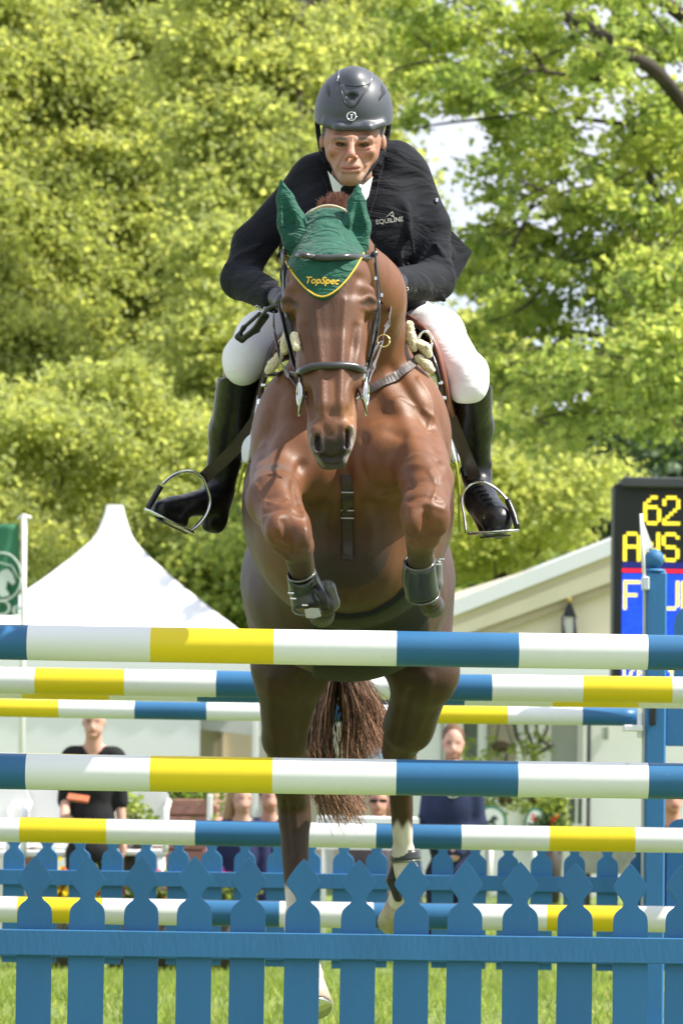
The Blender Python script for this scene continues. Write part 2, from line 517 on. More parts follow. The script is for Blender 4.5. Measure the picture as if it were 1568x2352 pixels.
        for _ in range(relax):
            s = np.zeros_like(V); n = np.zeros(len(V))
            for a_, b_ in ((0, 1), (1, 2), (2, 3), (3, 0)):
                for p, q in ((a_, b_), (b_, a_)):
                    s += np.stack([np.bincount(F[:, p], V[F[:, q], i], len(V)) for i in range(3)], 1)
                    n += np.bincount(F[:, p], minlength=len(V))
            V = V * .5 + .5 * s / np.maximum(n, 1)[:, None]
        self.V = V
        return np_mesh(name, V, F)

def run_prims(F, prims, grow=0):
    for p in prims:
        if p[0] == 'c':
            _, x1, y1, Y1, r1, x2, y2, Y2, r2 = p[:9]
            o = p[9] if len(p) > 9 else {}
            F.cone(P(x1, y1, Y1), M(r1, Y1), P(x2, y2, Y2), M(r2, Y2), k=o.get('k', .03), op=o.get('op', 'add'), s=o.get('s', (1, 1, 1)), grow=grow)
        else:
            _, x, y, Y, rx, ry, rz = p[:7]
            o = p[7] if len(p) > 7 else {}
            F.ell(P(x, y, Y), (rx, ry, rz), k=o.get('k', .03), op=o.get('op', 'add'), rot=o.get('rot'), grow=grow)
def prim_bounds(prims, pad=.05):
    lo = np.full(3, 1e9); hi = -lo
    for p in prims:
        if p[0] == 'c':
            for (x, y, Y, r) in ((p[1:5]), (p[5:9])):
                q = np.array(P(x, y, Y)); rr = M(r, Y); lo = np.minimum(lo, q - rr); hi = np.maximum(hi, q + rr)
        else:
            q = np.array(P(*p[1:4])); rr = max(p[4:7]); lo = np.minimum(lo, q - rr); hi = np.maximum(hi, q + rr)
    return lo - pad, hi + pad
def sculpt(name, prims, h, material, parent=None, grow=0, cut=None, colfn=None, relax=1, lo=None, hi=None):
    b = prim_bounds([p for p in prims if (p[-1].get('op') if isinstance(p[-1], dict) else None) != 'sub'])
    F = Field(b[0] if lo is None else lo, b[1] if hi is None else hi, h)
    run_prims(F, prims, grow)
    if cut is not None: F.cut(cut(F))
    me = F.mesh(name, relax)
    if colfn is not None: set_col(me, colfn(F.V))
    return link(name, me, material, parent)
# ================================================================== ground
def ground_z(x, y):
    t = np.clip((y - 19) / 6, 0, 1)
    return -0.15 * t * t * (3 - 2 * t)
def make_ground():
    ys = np.concatenate([np.linspace(-30, 10, 9), np.linspace(11, 60, 99), np.array([80, 120, 200, 400, 900, 2000])])
    xs = np.concatenate([np.array([-900, -300, -100]), np.linspace(-40, 40, 41), np.array([100, 300, 900])])
    X, Y = np.meshgrid(xs, ys, indexing='ij')
    Z = ground_z(X, Y)
    V = np.stack([X, Y, Z], -1).reshape(-1, 3)
    nx, ny = X.shape
    i, j = np.meshgrid(np.arange(nx-1), np.arange(ny-1), indexing='ij')
    a = (i*ny + j).ravel()
    F = np.stack([a, a+ny, a+ny+1, a+1], 1)
    m, t, b = node_mat('mown_grass_ground')
    N = t.nodes.new; Lk = t.links.new
    tc = N('ShaderNodeTexCoord')
    n1 = N('ShaderNodeTexNoise'); n1.inputs['Scale'].default_value = .8; n1.inputs['Detail'].default_value = 5
    n2 = N('ShaderNodeTexNoise'); n2.inputs['Scale'].default_value = 45; n2.inputs['Detail'].default_value = 6; n2.inputs['Roughness'].default_value = .8
    Lk(tc.outputs['Object'], n1.inputs['Vector']); Lk(tc.outputs['Object'], n2.inputs['Vector'])
    r1 = N('ShaderNodeValToRGB'); e = r1.color_ramp.elements
    e[0].position = .3; e[0].color = (.12, .19, .035, 1); e[1].position = .7; e[1].color = (.24, .32, .08, 1)
    r2 = N('ShaderNodeValToRGB'); e = r2.color_ramp.elements
    e[0].position = .3; e[0].color = (.45, .45, .4, 1); e[1].position = .75; e[1].color = (1.35, 1.3, 1.2, 1)
    mm = N('ShaderNodeMix'); mm.data_type = 'RGBA'; mm.blend_type = 'MULTIPLY'; mm.inputs['Factor'].default_value = 1
    Lk(n1.outputs['Fac'], r1.inputs['Fac']); Lk(n2.outputs['Fac'], r2.inputs['Fac'])
    Lk(r1.outputs['Color'], mm.inputs['A']); Lk(r2.outputs['Color'], mm.inputs['B']); Lk(mm.outputs['Result'], b.inputs['Base Color'])
    b.inputs['Roughness'].default_value = .9
    bp = N('ShaderNodeBump'); bp.inputs['Strength'].default_value = .6; bp.inputs['Distance'].default_value = .03
    Lk(n2.outputs['Fac'], bp.inputs['Height']); Lk(bp.outputs['Normal'], b.inputs['Normal'])
    g = link('ground', np_mesh('ground', V, F), m)
    tag(g, 'flat mown green grass of the jumping arena', kind='structure')
make_ground()

def make_grass():
    n = 190000
    Y = 12 + 26 * RNG.random(n) ** 1.25
    X = (RNG.random(n) - .5) * (3.0 + Y * .22)
    keep = RNG.random(n) < .6 + .4 * np.sin(X * 3.1 + np.sin(Y * 2.3)) * np.sin(Y * 2.7)
    X, Y = X[keep], Y[keep]; n = len(X)
    Z = ground_z(X, Y)
    h = .028 + .045 * RNG.random(n) ** 2; w = .004 + .004 * RNG.random(n)
    a = RNG.random(n) * 6.283; lean = (RNG.random((n, 2)) - .5) * .07
    dx, dy = np.cos(a) * w, np.sin(a) * w
    V = np.empty((n, 3, 3))
    V[:, 0] = np.stack([X - dx, Y - dy, Z], 1); V[:, 1] = np.stack([X + dx, Y + dy, Z], 1)
    V[:, 2] = np.stack([X + lean[:, 0], Y + lean[:, 1], Z + h], 1)
    F = np.arange(n * 3).reshape(n, 3)
    me = np_mesh('grass', V.reshape(-1, 3), F, smooth=False)
    c0 = np.array([.17, .26, .05]); c1 = np.array([.36, .44, .13]); c2 = np.array([.46, .45, .22])
    t = RNG.random((n, 1)); C = c0 * (1 - t) + c1 * t
    dry = RNG.random((n, 1)) < .07; C = np.where(dry, c2, C)
    set_col(me, np.repeat(C, 3, 0))
    tag(link('grass', me, MT['leaf']), 'short green grass blades covering the arena', 'grass', kind='stuff')
make_grass()

# ================================================================== foliage
def leaf_mesh(name, C, size, colors, up=.55):
    n = len(C)
    nrm = RNG.normal(size=(n, 3)); nrm /= np.linalg.norm(nrm, axis=1)[:, None]
    nrm[:, 2] += up; nrm /= np.linalg.norm(nrm, axis=1)[:, None]
    t = RNG.normal(size=(n, 3)); t[:, 2] -= .4
    t -= nrm * (t * nrm).sum(1)[:, None]; t /= np.linalg.norm(t, axis=1)[:, None] + 1e-9
    w = np.cross(nrm, t)
    s = size[:, None]
    V = np.empty((n, 4, 3))
    fold = nrm * s * .12
    V[:, 0] = C - t * s * .5
    V[:, 1] = C - t * s * .02 + w * s * .46 + fold
    V[:, 2] = C + t * s * .56 - fold
    V[:, 3] = C - t * s * .02 - w * s * .46 + fold
    F = np.arange(n * 4).reshape(n, 4)
    me = np_mesh(name, V.reshape(-1, 3), F, smooth=False)
    set_col(me, np.repeat(colors, 4, 0))
    return me
def clump_cloud(cen, rad, per, palette, size, shape=(1, 1, .38), jitter=.28, droop=.25):
    """leaves in flattened, drooping sprays round each centre"""
    cen = np.asarray(cen); m = len(cen)
    cnt = np.maximum((per * rad ** 1.6).astype(int), 8)
    k = np.repeat(np.arange(m), cnt); n = len(k)
    q = RNG.normal(size=(n, 3)); q *= .52
    q *= np.array(shape)
    az = RNG.random(m) * 6.283; tilt = (RNG.random(m) - .3) * .6
    dirx, diry = np.cos(az)[k], np.sin(az)[k]
    along = q[:, 0] * dirx + q[:, 1] * diry
    q[:, 2] -= droop * (q[:, 0] ** 2 + q[:, 1] ** 2) + tilt[k] * along
    Pn = cen[k] + q * rad[k][:, None]
    pal = np.array(palette)
    base = RNG.random(m)
    t = np.clip(base[k] + RNG.normal(size=n) * jitter, 0, .999) * (len(pal) - 1)
    i = t.astype(int); f = (t - i)[:, None]
    C = pal[i] * (1 - f) + pal[i + 1] * f
    C = C * (0.8 + .4 * RNG.random((n, 1)))
    return Pn, C, size * (.65 + .7 * RNG.random(n))
PAL_YEL = [(.29, .34, .13), (.38, .43, .165), (.47, .52, .20), (.56, .59, .23)]
PAL_GRN = [(.21, .29, .09), (.29, .38, .11), (.39, .47, .14), (.49, .54, .18)]
PAL_DRK = [(.03, .055, .03), (.05, .09, .04), (.08, .13, .05)]
PAL_MID = [(.14, .21, .07), (.20, .29, .08), (.28, .37, .10)]

def limb_tree(root, mb, base, tips, r0):
    for tp, r1 in tips:
        mid = base.lerp(tp, .5) + Vector((RNG.normal()*.25, RNG.normal()*.2, RNG.normal()*.25))
        mb.tube(spline([base, mid, tp], 4), [r0 + (r1-r0)*i/8 for i in range(9)], 7)

def sample_crown(n, x, y, Y, e=6, lean=(0, 0)):
    """n random centres in a box given in picture terms and distance range"""
    out = []
    cx, cy, hw, hh = (x[0]+x[1])/2, (y[0]+y[1])/2, (x[1]-x[0])/2, (y[1]-y[0])/2
    ph = RNG.random(3) * 6.28
    while len(out) < n:
        u, v = RNG.random()*2-1, RNG.random()*2-1
        a = math.atan2(v, u)
        if (abs(u)**e + abs(v)**e) ** (1/e) > .86 + .09*math.sin(3*a+ph[0]) + .07*math.sin(7*a+ph[1]) + .05*math.sin(13*a+ph[2]): continue
        yy = Y[0] + (Y[1] - Y[0]) * RNG.random() + lean[0]*u - lean[1]*v + .8*math.sin(5*u+ph[0])*math.sin(6*v+ph[1])
        out.append(P(cx + u*hw, cy + v*hh, yy))
    return np.array([tuple(v) for v in out])

def tree(label, cen, rad, per, pal, size, trunk_at, trunk_top, r0, up=.55, limbs=10, name='broadleaf_tree', shape=(1, 1, .38), material='leaf', group=None, extra=None, cat='tree'):
    base = Vector(trunk_at)
    root = empty(name, base, label, cat, group)
    Pn, C, S = clump_cloud(cen, rad, per, pal, size, shape)
    tag(link('crown', leaf_mesh('crown', Pn, S, C, up), MT[material], root), kind='stuff')
    mb = MB()
    top = Vector(trunk_top)
    pts = spline([base, base.lerp(top, .3) + Vector((.15, 0, 0)), base.lerp(top, .65) + Vector((-.2, 0, 0)), top], 5)
    mb.tube(pts, [r0 * (1 - .75 * i / (len(pts)-1)) for i in range(len(pts))], 12)
    mb.build('trunk', MT['bark'], root)
    lb = MB()
    order = RNG.permutation(len(cen))[:limbs]
    for i in order:
        tp = Vector(cen[i]); s = .25 + .7 * RNG.random()
        st = base.lerp(top, s)
        mid = st.lerp(tp, .5) + Vector((0, 0, .4 * RNG.random()))
        ps = spline([st, mid, tp], 4); n = len(ps)
        rr = r0 * (.38 - .2 * s)
        lb.tube(ps, [rr * (1 - .85 * k / (n-1)) + .008 for k in range(n)], 6)
    if extra: extra(lb)
    if lb.v: tag(lb.build('limbs', MT['bark'], root), kind='stuff')
    return root

gz = -0.15
# left mass: two big spring-green trees and a lower sunny one in front
c = sample_crown(1050, (-220, 640), (-220, 1480), (66, 69), lean=(4, 3.2)); r = .36 + .64 * RNG.random(len(c)) ** 1.4
tree('tall dense yellow-green tree filling the left side behind the white pagoda tent', c, r, 440, PAL_YEL, .12,
     (P(250, 1770, 70).x, 70, gz), tuple(P(230, -200, 70)), .35, limbs=34)
c = sample_crown(760, (400, 935), (-200, 1400), (58.5, 61), lean=(2.4, 3)); r = .3 + .55 * RNG.random(len(c)) ** 1.4
c[:, 0] -= .0
tree('bright yellow-green tree directly behind the rider, right-hand one of the left tree mass', c, r, 560, PAL_YEL, .11,
     (P(640, 1770, 61).x, 61, gz), tuple(P(700, -200, 61)), .32, limbs=40)
c = sample_crown(190, (-260, 560), (820, 1400), (50.5, 52.5), e=2.2, lean=(1.5, 1.5)); r = .25 + .5 * RNG.random(len(c)) ** 1.3
tree('lower sunlit yellow-green tree just above the white pagoda tent', c, r, 620, PAL_YEL[1:], .10,
     (P(120, 1770, 54).x, 54, gz), tuple(P(150, 1000, 54)), .16, limbs=14)
c = sample_crown(130, (360, 900), (1120, 1580), (50, 54), e=2.5); r = .3 + .55 * RNG.random(len(c))
tree('dark green shrubby tree between the pagoda tent and the horse', c, r, 600, PAL_GRN, .09,
     (P(480, 1770, 52).x, 52, gz), tuple(P(500, 1250, 52)), .14, limbs=12)
# backing wood so that no sky shows through on the left
c = sample_crown(340, (-330, 860), (-330, 1680), (84, 90)); r = 1.4 + 1.2 * RNG.random(len(c))
tree('deep green background tree seen in gaps behind the yellow-green trees on the left', c, r, 130, PAL_YEL, .26,
     (P(300, 1770, 88).x, 88, gz), tuple(P(300, -300, 88)), .5, limbs=6, shape=(1, .7, .8))

# right-hand maple: open crown with visible limbs
rt = []
def add(n, x, y, Y, rr):
    q = sample_crown(n, x, y, Y)
    for v in q: rt.append((*v, rr[0] + (rr[1]-rr[0]) * RNG.random()))
add(30, (890, 1150), (-80, 190), (46, 50), (.2, .4))
add(14, (925, 1090), (130, 310), (46, 49), (.18, .36))
add(58, (1080, 1400), (-60, 420), (46, 52), (.2, .42))
add(34, (1100, 1400), (360, 640), (46, 50), (.18, .38))
add(62, (1400, 1640), (180, 900), (47, 51), (.35, .65))
add(26, (1060, 1400), (600, 900), (46, 50), (.22, .45))
add(22, (1180, 1700), (740, 1000), (44, 50), (.25, .55))
add(22, (1120, 1340), (800, 1020), (45, 50), (.18, .36))
add(40, (1380, 1700), (600, 980), (44, 49), (.3, .6))
add(12, (1280, 1560), (0, 200), (43.5, 44.5), (.14, .32))
add(22, (1360, 1640), (-100, 170), (46, 50), (.22, .42))
add(14, (1060, 1160), (520, 700), (46, 50), (.2, .35))
rt = np.array(rt)
def maple_limbs(lb):
    def br(pts, r0, r1, n=7):
        q = spline([P(x, y, YY) for x, y, YY in pts], 5); m = len(q)
        lb.tube(q, [r0 + (r1 - r0) * i / (m-1) for i in range(m)], n)
    br([(1640, 330, 47), (1560, 228, 46.5), (1500, 160, 46), (1440, 125, 45.7), (1370, 75, 45.5), (1300, 38, 45.5)], .10, .085, 9)
    br([(1660, 120, 49), (1570, 40, 48), (1490, -20, 47.6), (1440, -60, 47)], .11, .08)
    br([(1650, 800, 49), (1585, 640, 48.5), (1545, 520, 48), (1500, 430, 48), (1470, 340, 48), (1440, 230, 48)], .09, .04)
    br([(1640, 950, 49), (1540, 900, 48), (1490, 800, 48), (1470, 680, 48), (1420, 560, 48)], .08, .03)
    br([(1430, 115, 47.5), (1420, 60, 47.4), (1390, -10, 47.2)], .05, .02)
    br([(1500, 180, 48), (1400, 185, 47.7), (1250, 165, 47.5), (1100, 150, 47), (980, 142, 47), (905, 160, 47)], .04, .01)
    br([(1480, 290, 48), (1350, 275, 47.7), (1230, 262, 47.5), (1120, 272, 47), (1010, 285, 47), (930, 300, 47)], .035, .01)
    br([(1500, 430, 48), (1380, 425, 47.7), (1270, 450, 47.5), (1180, 510, 47), (1090, 590, 47)], .03, .01)
    br([(1230, 450, 47.4), (1180, 560, 47.2), (1130, 640, 47), (1070, 700, 47)], .03, .01)
    br([(1545, 560, 48), (1420, 560, 47.7), (1300, 600, 47.5), (1210, 700, 47), (1120, 740, 47)], .05, .01)
    br([(1540, 900, 48), (1430, 800, 47.7), (1320, 770, 47.5), (1220, 830, 47), (1150, 900, 47)], .05, .012)
    br([(1560, 980, 48), (1450, 930, 47.7), (1340, 940, 47.5), (1240, 960, 47)], .05, .012)
    br([(1250, 160, 47.5), (1180, 60, 47.2), (1100, 10, 47)], .03, .01)
    br([(1400, 200, 47.6), (1330, 120, 47.4), (1290, 0, 47.2), (1270, -60, 47)], .03, .012)
    br([(1400, 200, 47.6), (1460, 80, 47.4), (1500, -20, 47.2)], .03, .012)
    for i in range(len(rt)):
        if RNG.random() < .55:
            c0 = Vector(rt[i, :3]); d = Vector((.5 + RNG.random(), RNG.normal()*.3, -.1 + .5*RNG.normal())) * rt[i, 3] * 1.5
            lb.tube(spline([c0 - d * .6, c0 + Vector((0, 0, .05)), c0 + d], 3), [.006 + .010*k/6 for k in range(7)], 4)
tree('broadleaf tree with thick bare limbs against the sky, on the right above the scoreboard', rt[:, :3], rt[:, 3], 620, PAL_GRN, .105,
     (P(1720, 1770, 49.5).x, 49.5, gz), tuple(P(1600, 200, 49)), .34, limbs=0, shape=(1, 1, .45), extra=maple_limbs)
# sunny bush beside the rider's left boot
c = np.vstack([sample_crown(60, (960, 1300), (960, 1330), (55, 60)), sample_crown(26, (1020, 1210), (680, 1000), (58, 62)), sample_crown(16, (1250, 1400), (1050, 1180), (55, 58))])
r = .35 + .4 * RNG.random(len(c))
tree('sunlit lime-green young tree between the horse and the cream marquee roof', c, r, 560, PAL_YEL[1:], .105,
     (P(1150, 1770, 58).x, 58, gz), tuple(P(1150, 900, 58)), .12, limbs=26)
# dark trees further back on the right
for i, (x0, x1, y0, y1, YY, lab) in enumerate([
        (1230, 1430, 960, 1420, 78, 'dark green conifer left of the scoreboard, behind the lime-green tree'),
        (1400, 1620, 900, 1500, 84, 'dark green conifer rising directly behind the scoreboard'),
        (1040, 1260, 1230, 1560, 74, 'dark green rounded tree over the low end of the cream marquee roof')]):
    c = sample_crown(90, (x0, x1), (y0, y1), (YY, YY + 6)); r = .5 + .7 * RNG.random(len(c))
    tree(lab, c, r, 330, PAL_DRK if i < 2 else PAL_MID, .17, (P((x0+x1)/2, 1770, YY+3).x, YY+3, gz), tuple(P((x0+x1)/2, y0-30, YY+3)), .25,
         limbs=14, name='conifer_tree' if i < 2 else 'broadleaf_tree', material='dark_leaf', shape=(1, 1, .6), group='dark trees behind the right side')

# ================================================================== pagoda tent
def pagoda(label, cx, Y, prof, top_y, eave_y, wall_bottom, wall_w):
    c0 = P(cx, 1770, Y)
    root = empty('pagoda_tent', (c0.x, Y, gz), label, 'tent')
    vs = []; n = 8
    zs = []
    for (yy, hw) in prof:
        zs.append((P(cx, yy, Y).z, M(hw, Y)))
    ring = []
    for s in range(4):
        for k in range(n): ring.append((s, k / n))
    for j, (z, w) in enumerate(zs):
        for s, t in ring:
            cs = [(-1, -1), (1, -1), (1, 1), (-1, 1)]
            a = cs[s]; b = cs[(s+1) % 4]
            x = a[0] + (b[0]-a[0]) * t; y = a[1] + (b[1]-a[1]) * t
            inn = 1 - .10 * math.sin(math.pi * t) * math.sin(math.pi * min(j / (len(zs)-1), 1))
            vs.append((c0.x + x * w * inn, Y + y * w * inn, z - .06 * math.sin(math.pi * t) * (j / len(zs))))
    L = 4 * n; F = []
    for j in range(len(zs) - 1):
        for k in range(L): F.append((j*L+k, (j+1)*L+k, (j+1)*L+(k+1) % L, j*L+(k+1) % L))
    link('canopy', np_mesh('canopy', vs, F), MT['tent'], root)
    z0, w0 = zs[0]
    MB().box((c0.x - w0, Y - w0, z0 - .02), (c0.x + w0, Y + w0, z0 + .02), bev=.01).build('peak_cap', MT['tent'], root)
    ze, we = zs[-1]
    mb = MB()
    nS = 9
    for side in range(4):
        for k in range(nS):
            t0 = -we + 2*we*k/nS; t1 = -we + 2*we*(k+1)/nS
            pts = [(t0, ze), (t1, ze), (t1, ze - .26), ((t0+t1)/2 + (t1-t0)*.28, ze - .33), ((t0+t1)/2, ze - .36), ((t0+t1)/2 - (t1-t0)*.28, ze - .33), (t0, ze - .26)]
            if side in (0, 2):
                yy = Y - we - .005 if side == 0 else Y + we + .005
                mb.ngon([(c0.x + a, yy, b) for a, b in pts], Vector((0, .008, 0)))
            else:
                xx = c0.x - we - .005 if side == 1 else c0.x + we + .005
                mb.ngon([(xx, Y + a, b) for a, b in pts], Vector((.008, 0, 0)))
    mb.build('valance', MT['tent'], root)
    zb = wall_bottom
    ww = we - .04
    MB().box((c0.x - ww, Y - ww, zb), (c0.x - ww + .02, Y + ww, ze - .02)).build('side_wall', MT['tent'], root)
    MB().box((c0.x - ww, Y + ww - .02, zb), (c0.x + ww, Y + ww, ze - .02)).build('side_wall', MT['tent'], root)
    MB().box((c0.x - ww + .03, Y - ww, zb), (c0.x + wall_w, Y - ww + .02, ze - .02)).build('side_wall', MT['tent'], root)
    for sx in (-1, 1):
        for sy in (-1, 1):
            MB().box((c0.x + sx*(ww-.03) - .035, Y + sy*(ww-.08) - .035, gz), (c0.x + sx*(ww-.03) + .035, Y + sy*(ww-.08) + .035, ze - .03), bev=.006).build('leg', MT['white_plastic'], root)
prof = [(1165, 19), (1180, 22), (1205, 30), (1225, 37), (1246, 50), (1266, 70), (1287, 91), (1307, 114), (1327, 136), (1348, 161), (1368, 186), (1404, 232), (1440, 281), (1475, 326), (1500, 352)]
pagoda('white pagoda tent with a tall concave peaked roof, behind the left end of the poles', 253, 45, prof, 1166, 1500, gz, 1.15)

# flag
def feather_flag():
    Y = 40
    b = P(52, 1770, Y)
    root = empty('banner_flag', (b.x, Y, gz), 'green banner with a white horse emblem on a white pole beside the pagoda tent', 'flag')
    top = P(56, 1188, Y); bot = Vector((P(52, 1770, Y).x, Y, gz))
    MB().tube([bot, P(54, 1400, Y), top], [.035, .032, .03], 10).build('pole', MT['white_plastic'], root)
    MB().tube([P(42, 1192, Y), P(56, 1184, Y), P(72, 1190, Y)], .02, 8).build('pole_cap', MT['white_plastic'], root)
    gm = mat('green_banner_cloth', (.045, .19, .105), .8, var=.08, vscale=3, bump=.15, bscale=5)
    nx, nz = 14, 16; V = []
    for i in range(nx+1):
        for j in range(nz+1):
            p = P(-90 + 134 * i / nx, 1204 + 210 * j / nz, Y); V.append((p.x, p.y + .03 * math.sin(i * .9 + j * .3), p.z))
    F = [(i*(nz+1)+j, i*(nz+1)+j+1, (i+1)*(nz+1)+j+1, (i+1)*(nz+1)+j) for i in range(nx) for j in range(nz)]
    bn = link('banner', np_mesh('banner', V, F), gm, root)
    md = bn.modifiers.new('thick', 'SOLIDIFY'); md.thickness = .006
    wm = mat('white_print', (.62, .70, .66), .8, var=.05)
    mb = MB()
    # oval frame with a horse's head and neck
    oc = P(5, 1325, Y - .06)
    ov = [oc + Vector((.21 * math.cos(a), 0, .26 * math.sin(a))) for a in np.linspace(0, 2*math.pi, 33)]
    mb.tube(ov, .009, 5)
    pts = [(-14, 1352), (-10, 1330), (2, 1312), (18, 1306), (30, 1318), (36, 1338), (30, 1344), (18, 1334), (14, 1352), (24, 1368), (4, 1372)]
    mb.ngon([P(x, y, Y - .055) for x, y in pts], Vector((0, .004, 0)))
    mb.tube([P(-20, 1300, Y-.055), P(0, 1292, Y-.055), P(28, 1300, Y-.055), P(44, 1330, Y-.055)], .007, 5)
    mb.build('emblem', wm, root)
    text_obj('lettering', 'De', P(20, 1398, Y - .055), .24, wm, root, align='CENTER', th=.004)

def text_obj(name, s, loc, size, m, parent, align='CENTER', th=.002, shear=0.0, rotz=0.0, roll=0.0, offset=0.0, bend=None, tilt=0.0):
    cu = bpy.data.curves.new(name, 'FONT'); cu.body = s; cu.size = size; cu.extrude = th; cu.align_x = align; cu.align_y = 'CENTER'
    cu.shear = shear; cu.offset = offset; cu.resolution_u = 3
    o = bpy.data.objects.new('tmp', cu); COL.objects.link(o)
    dg = bpy.context.evaluated_depsgraph_get()
    me = bpy.data.meshes.new_from_object(o.evaluated_get(dg)); me.name = name
    bpy.data.objects.remove(o)
    Rm = Matrix.Rotation(rotz, 4, 'Z') @ Matrix.Rotation(math.pi/2 + tilt, 4, 'X') @ Matrix.Rotation(roll, 4, 'Z')
    for v in me.vertices:
        c = v.co.copy()
        if bend: c.z -= bend * c.x * c.x
        v.co = Vector(loc) + (Rm @ c)
    me.materials.clear()
    return link(name, me, m, parent)
feather_flag()

# ================================================================== awning tent right of the pagoda
def awning():
    Y = 44
    root = empty('marquee_awning', (P(520, 1770, Y).x, Y, gz), 'low white awning with beige back wall, between the pagoda tent and the horse', 'awning')
    x0, x1 = P(408, 1700, Y).x, P(960, 1700, Y).x
    mb = MB(); th = Vector((0, .03, 0))
    mb.ngon([P(410, 1560, Y), P(410, 1668, Y), P(600, 1692, Y), P(760, 1712, Y), P(760, 1580, Y)][::-1], th)
    mb.build('fascia', MT['tent'], root)
    zt = P(500, 1660, Y).z
    MB().box((x0, Y + .8, gz), (x1, Y + .84, zt)).build('back_wall', MT['cream'], root)
    for px in (428, 600, 760):
        p = P(px, 1700, Y + .1); MB().box((p.x - .05, Y + .06, gz), (p.x + .05, Y + .14, zt), bev=.008).build('post', MT['white_plastic'], root)
    for px in (412, 506):
        p = P(px, 1700, Y + .7); MB().box((p.x - .03, Y + .72, gz), (p.x + .03, Y + .79, zt)).build('post', MT['cream_beam'], root)
awning()

# ================================================================== cream marquee and white building
def marquee():
    Y = 40
    root = empty('gable_marquee', (P(1300, 1770, Y).x, Y, gz), 'cream canvas marquee whose white edged roof rises to the right behind the scoreboard', 'marquee')
    th = Vector((0, .04, 0))
    f = lambda x: 1377 - (x - 1045) * 0.389
    lo = lambda x: f(x) + 36
    mb = MB(); mb.ngon([P(980, f(980), Y), P(1640, f(1640), Y), P(1640, lo(1640), Y), P(980, lo(980), Y)], Vector((0, .10, 0)))
    mb.build('roof_edge', MT['tent'], root)
    # fabric infill in three strips, each set back a little
    g = lambda x: f(x) + 62
    h = lambda x: f(x) + 88 + (x - 1045) * .03
    for k, (a, b, dy) in enumerate(((lo, g, .16), (g, h, .10))):
        mb = MB(); mb.ngon([P(980, a(980) - 2, Y + dy), P(1640, a(1640) - 2, Y + dy), P(1640, b(1640), Y + dy), P(980, b(980), Y + dy)], th)
        mb.build('roof_panel', MT['cream'], root)
    mb = MB(); mb.ngon([P(980, 1380, Y + .30), P(1640, 1180, Y + .30), P(1640, 1530, Y + .30), P(980, 1530, Y + .30)], th)
    mb.build('gable_wall', MT['cream'], root)
    mb = MB(); mb.ngon([P(1060, 1462, Y + .18), P(1640, 1240, Y + .18), P(1640, 1268, Y + .18), P(1060, 1482, Y + .18)], th)
    mb.build('rafter', MT['cream_beam'], root)
    mb = MB(); mb.ngon([P(980, 1392, Y + .2), P(1300, 1390, Y + .2), P(1300, 1400, Y + .2), P(980, 1404, Y + .2)], th)
    mb.build('rafter', MT['cream_beam'], root)
    mb = MB(); mb.ngon([P(960, 1526, Y + .05), P(1660, 1532, Y + .05), P(1660, 1560, Y + .05), P(960, 1554, Y + .05)], Vector((0, .18, 0)))
    mb.build('eave_beam', MT['tent'], root)
    # sloping roof sheet going back
    a, b = P(960, f(960), Y + .05), P(1660, f(1660), Y + .05)
    mb = MB(); mb._add([a, b, b + Vector((0, 8, .3)), a + Vector((0, 8, .3))], [(0, 1, 2, 3)]); mb.build('roof', MT['tent'], root)
marquee()

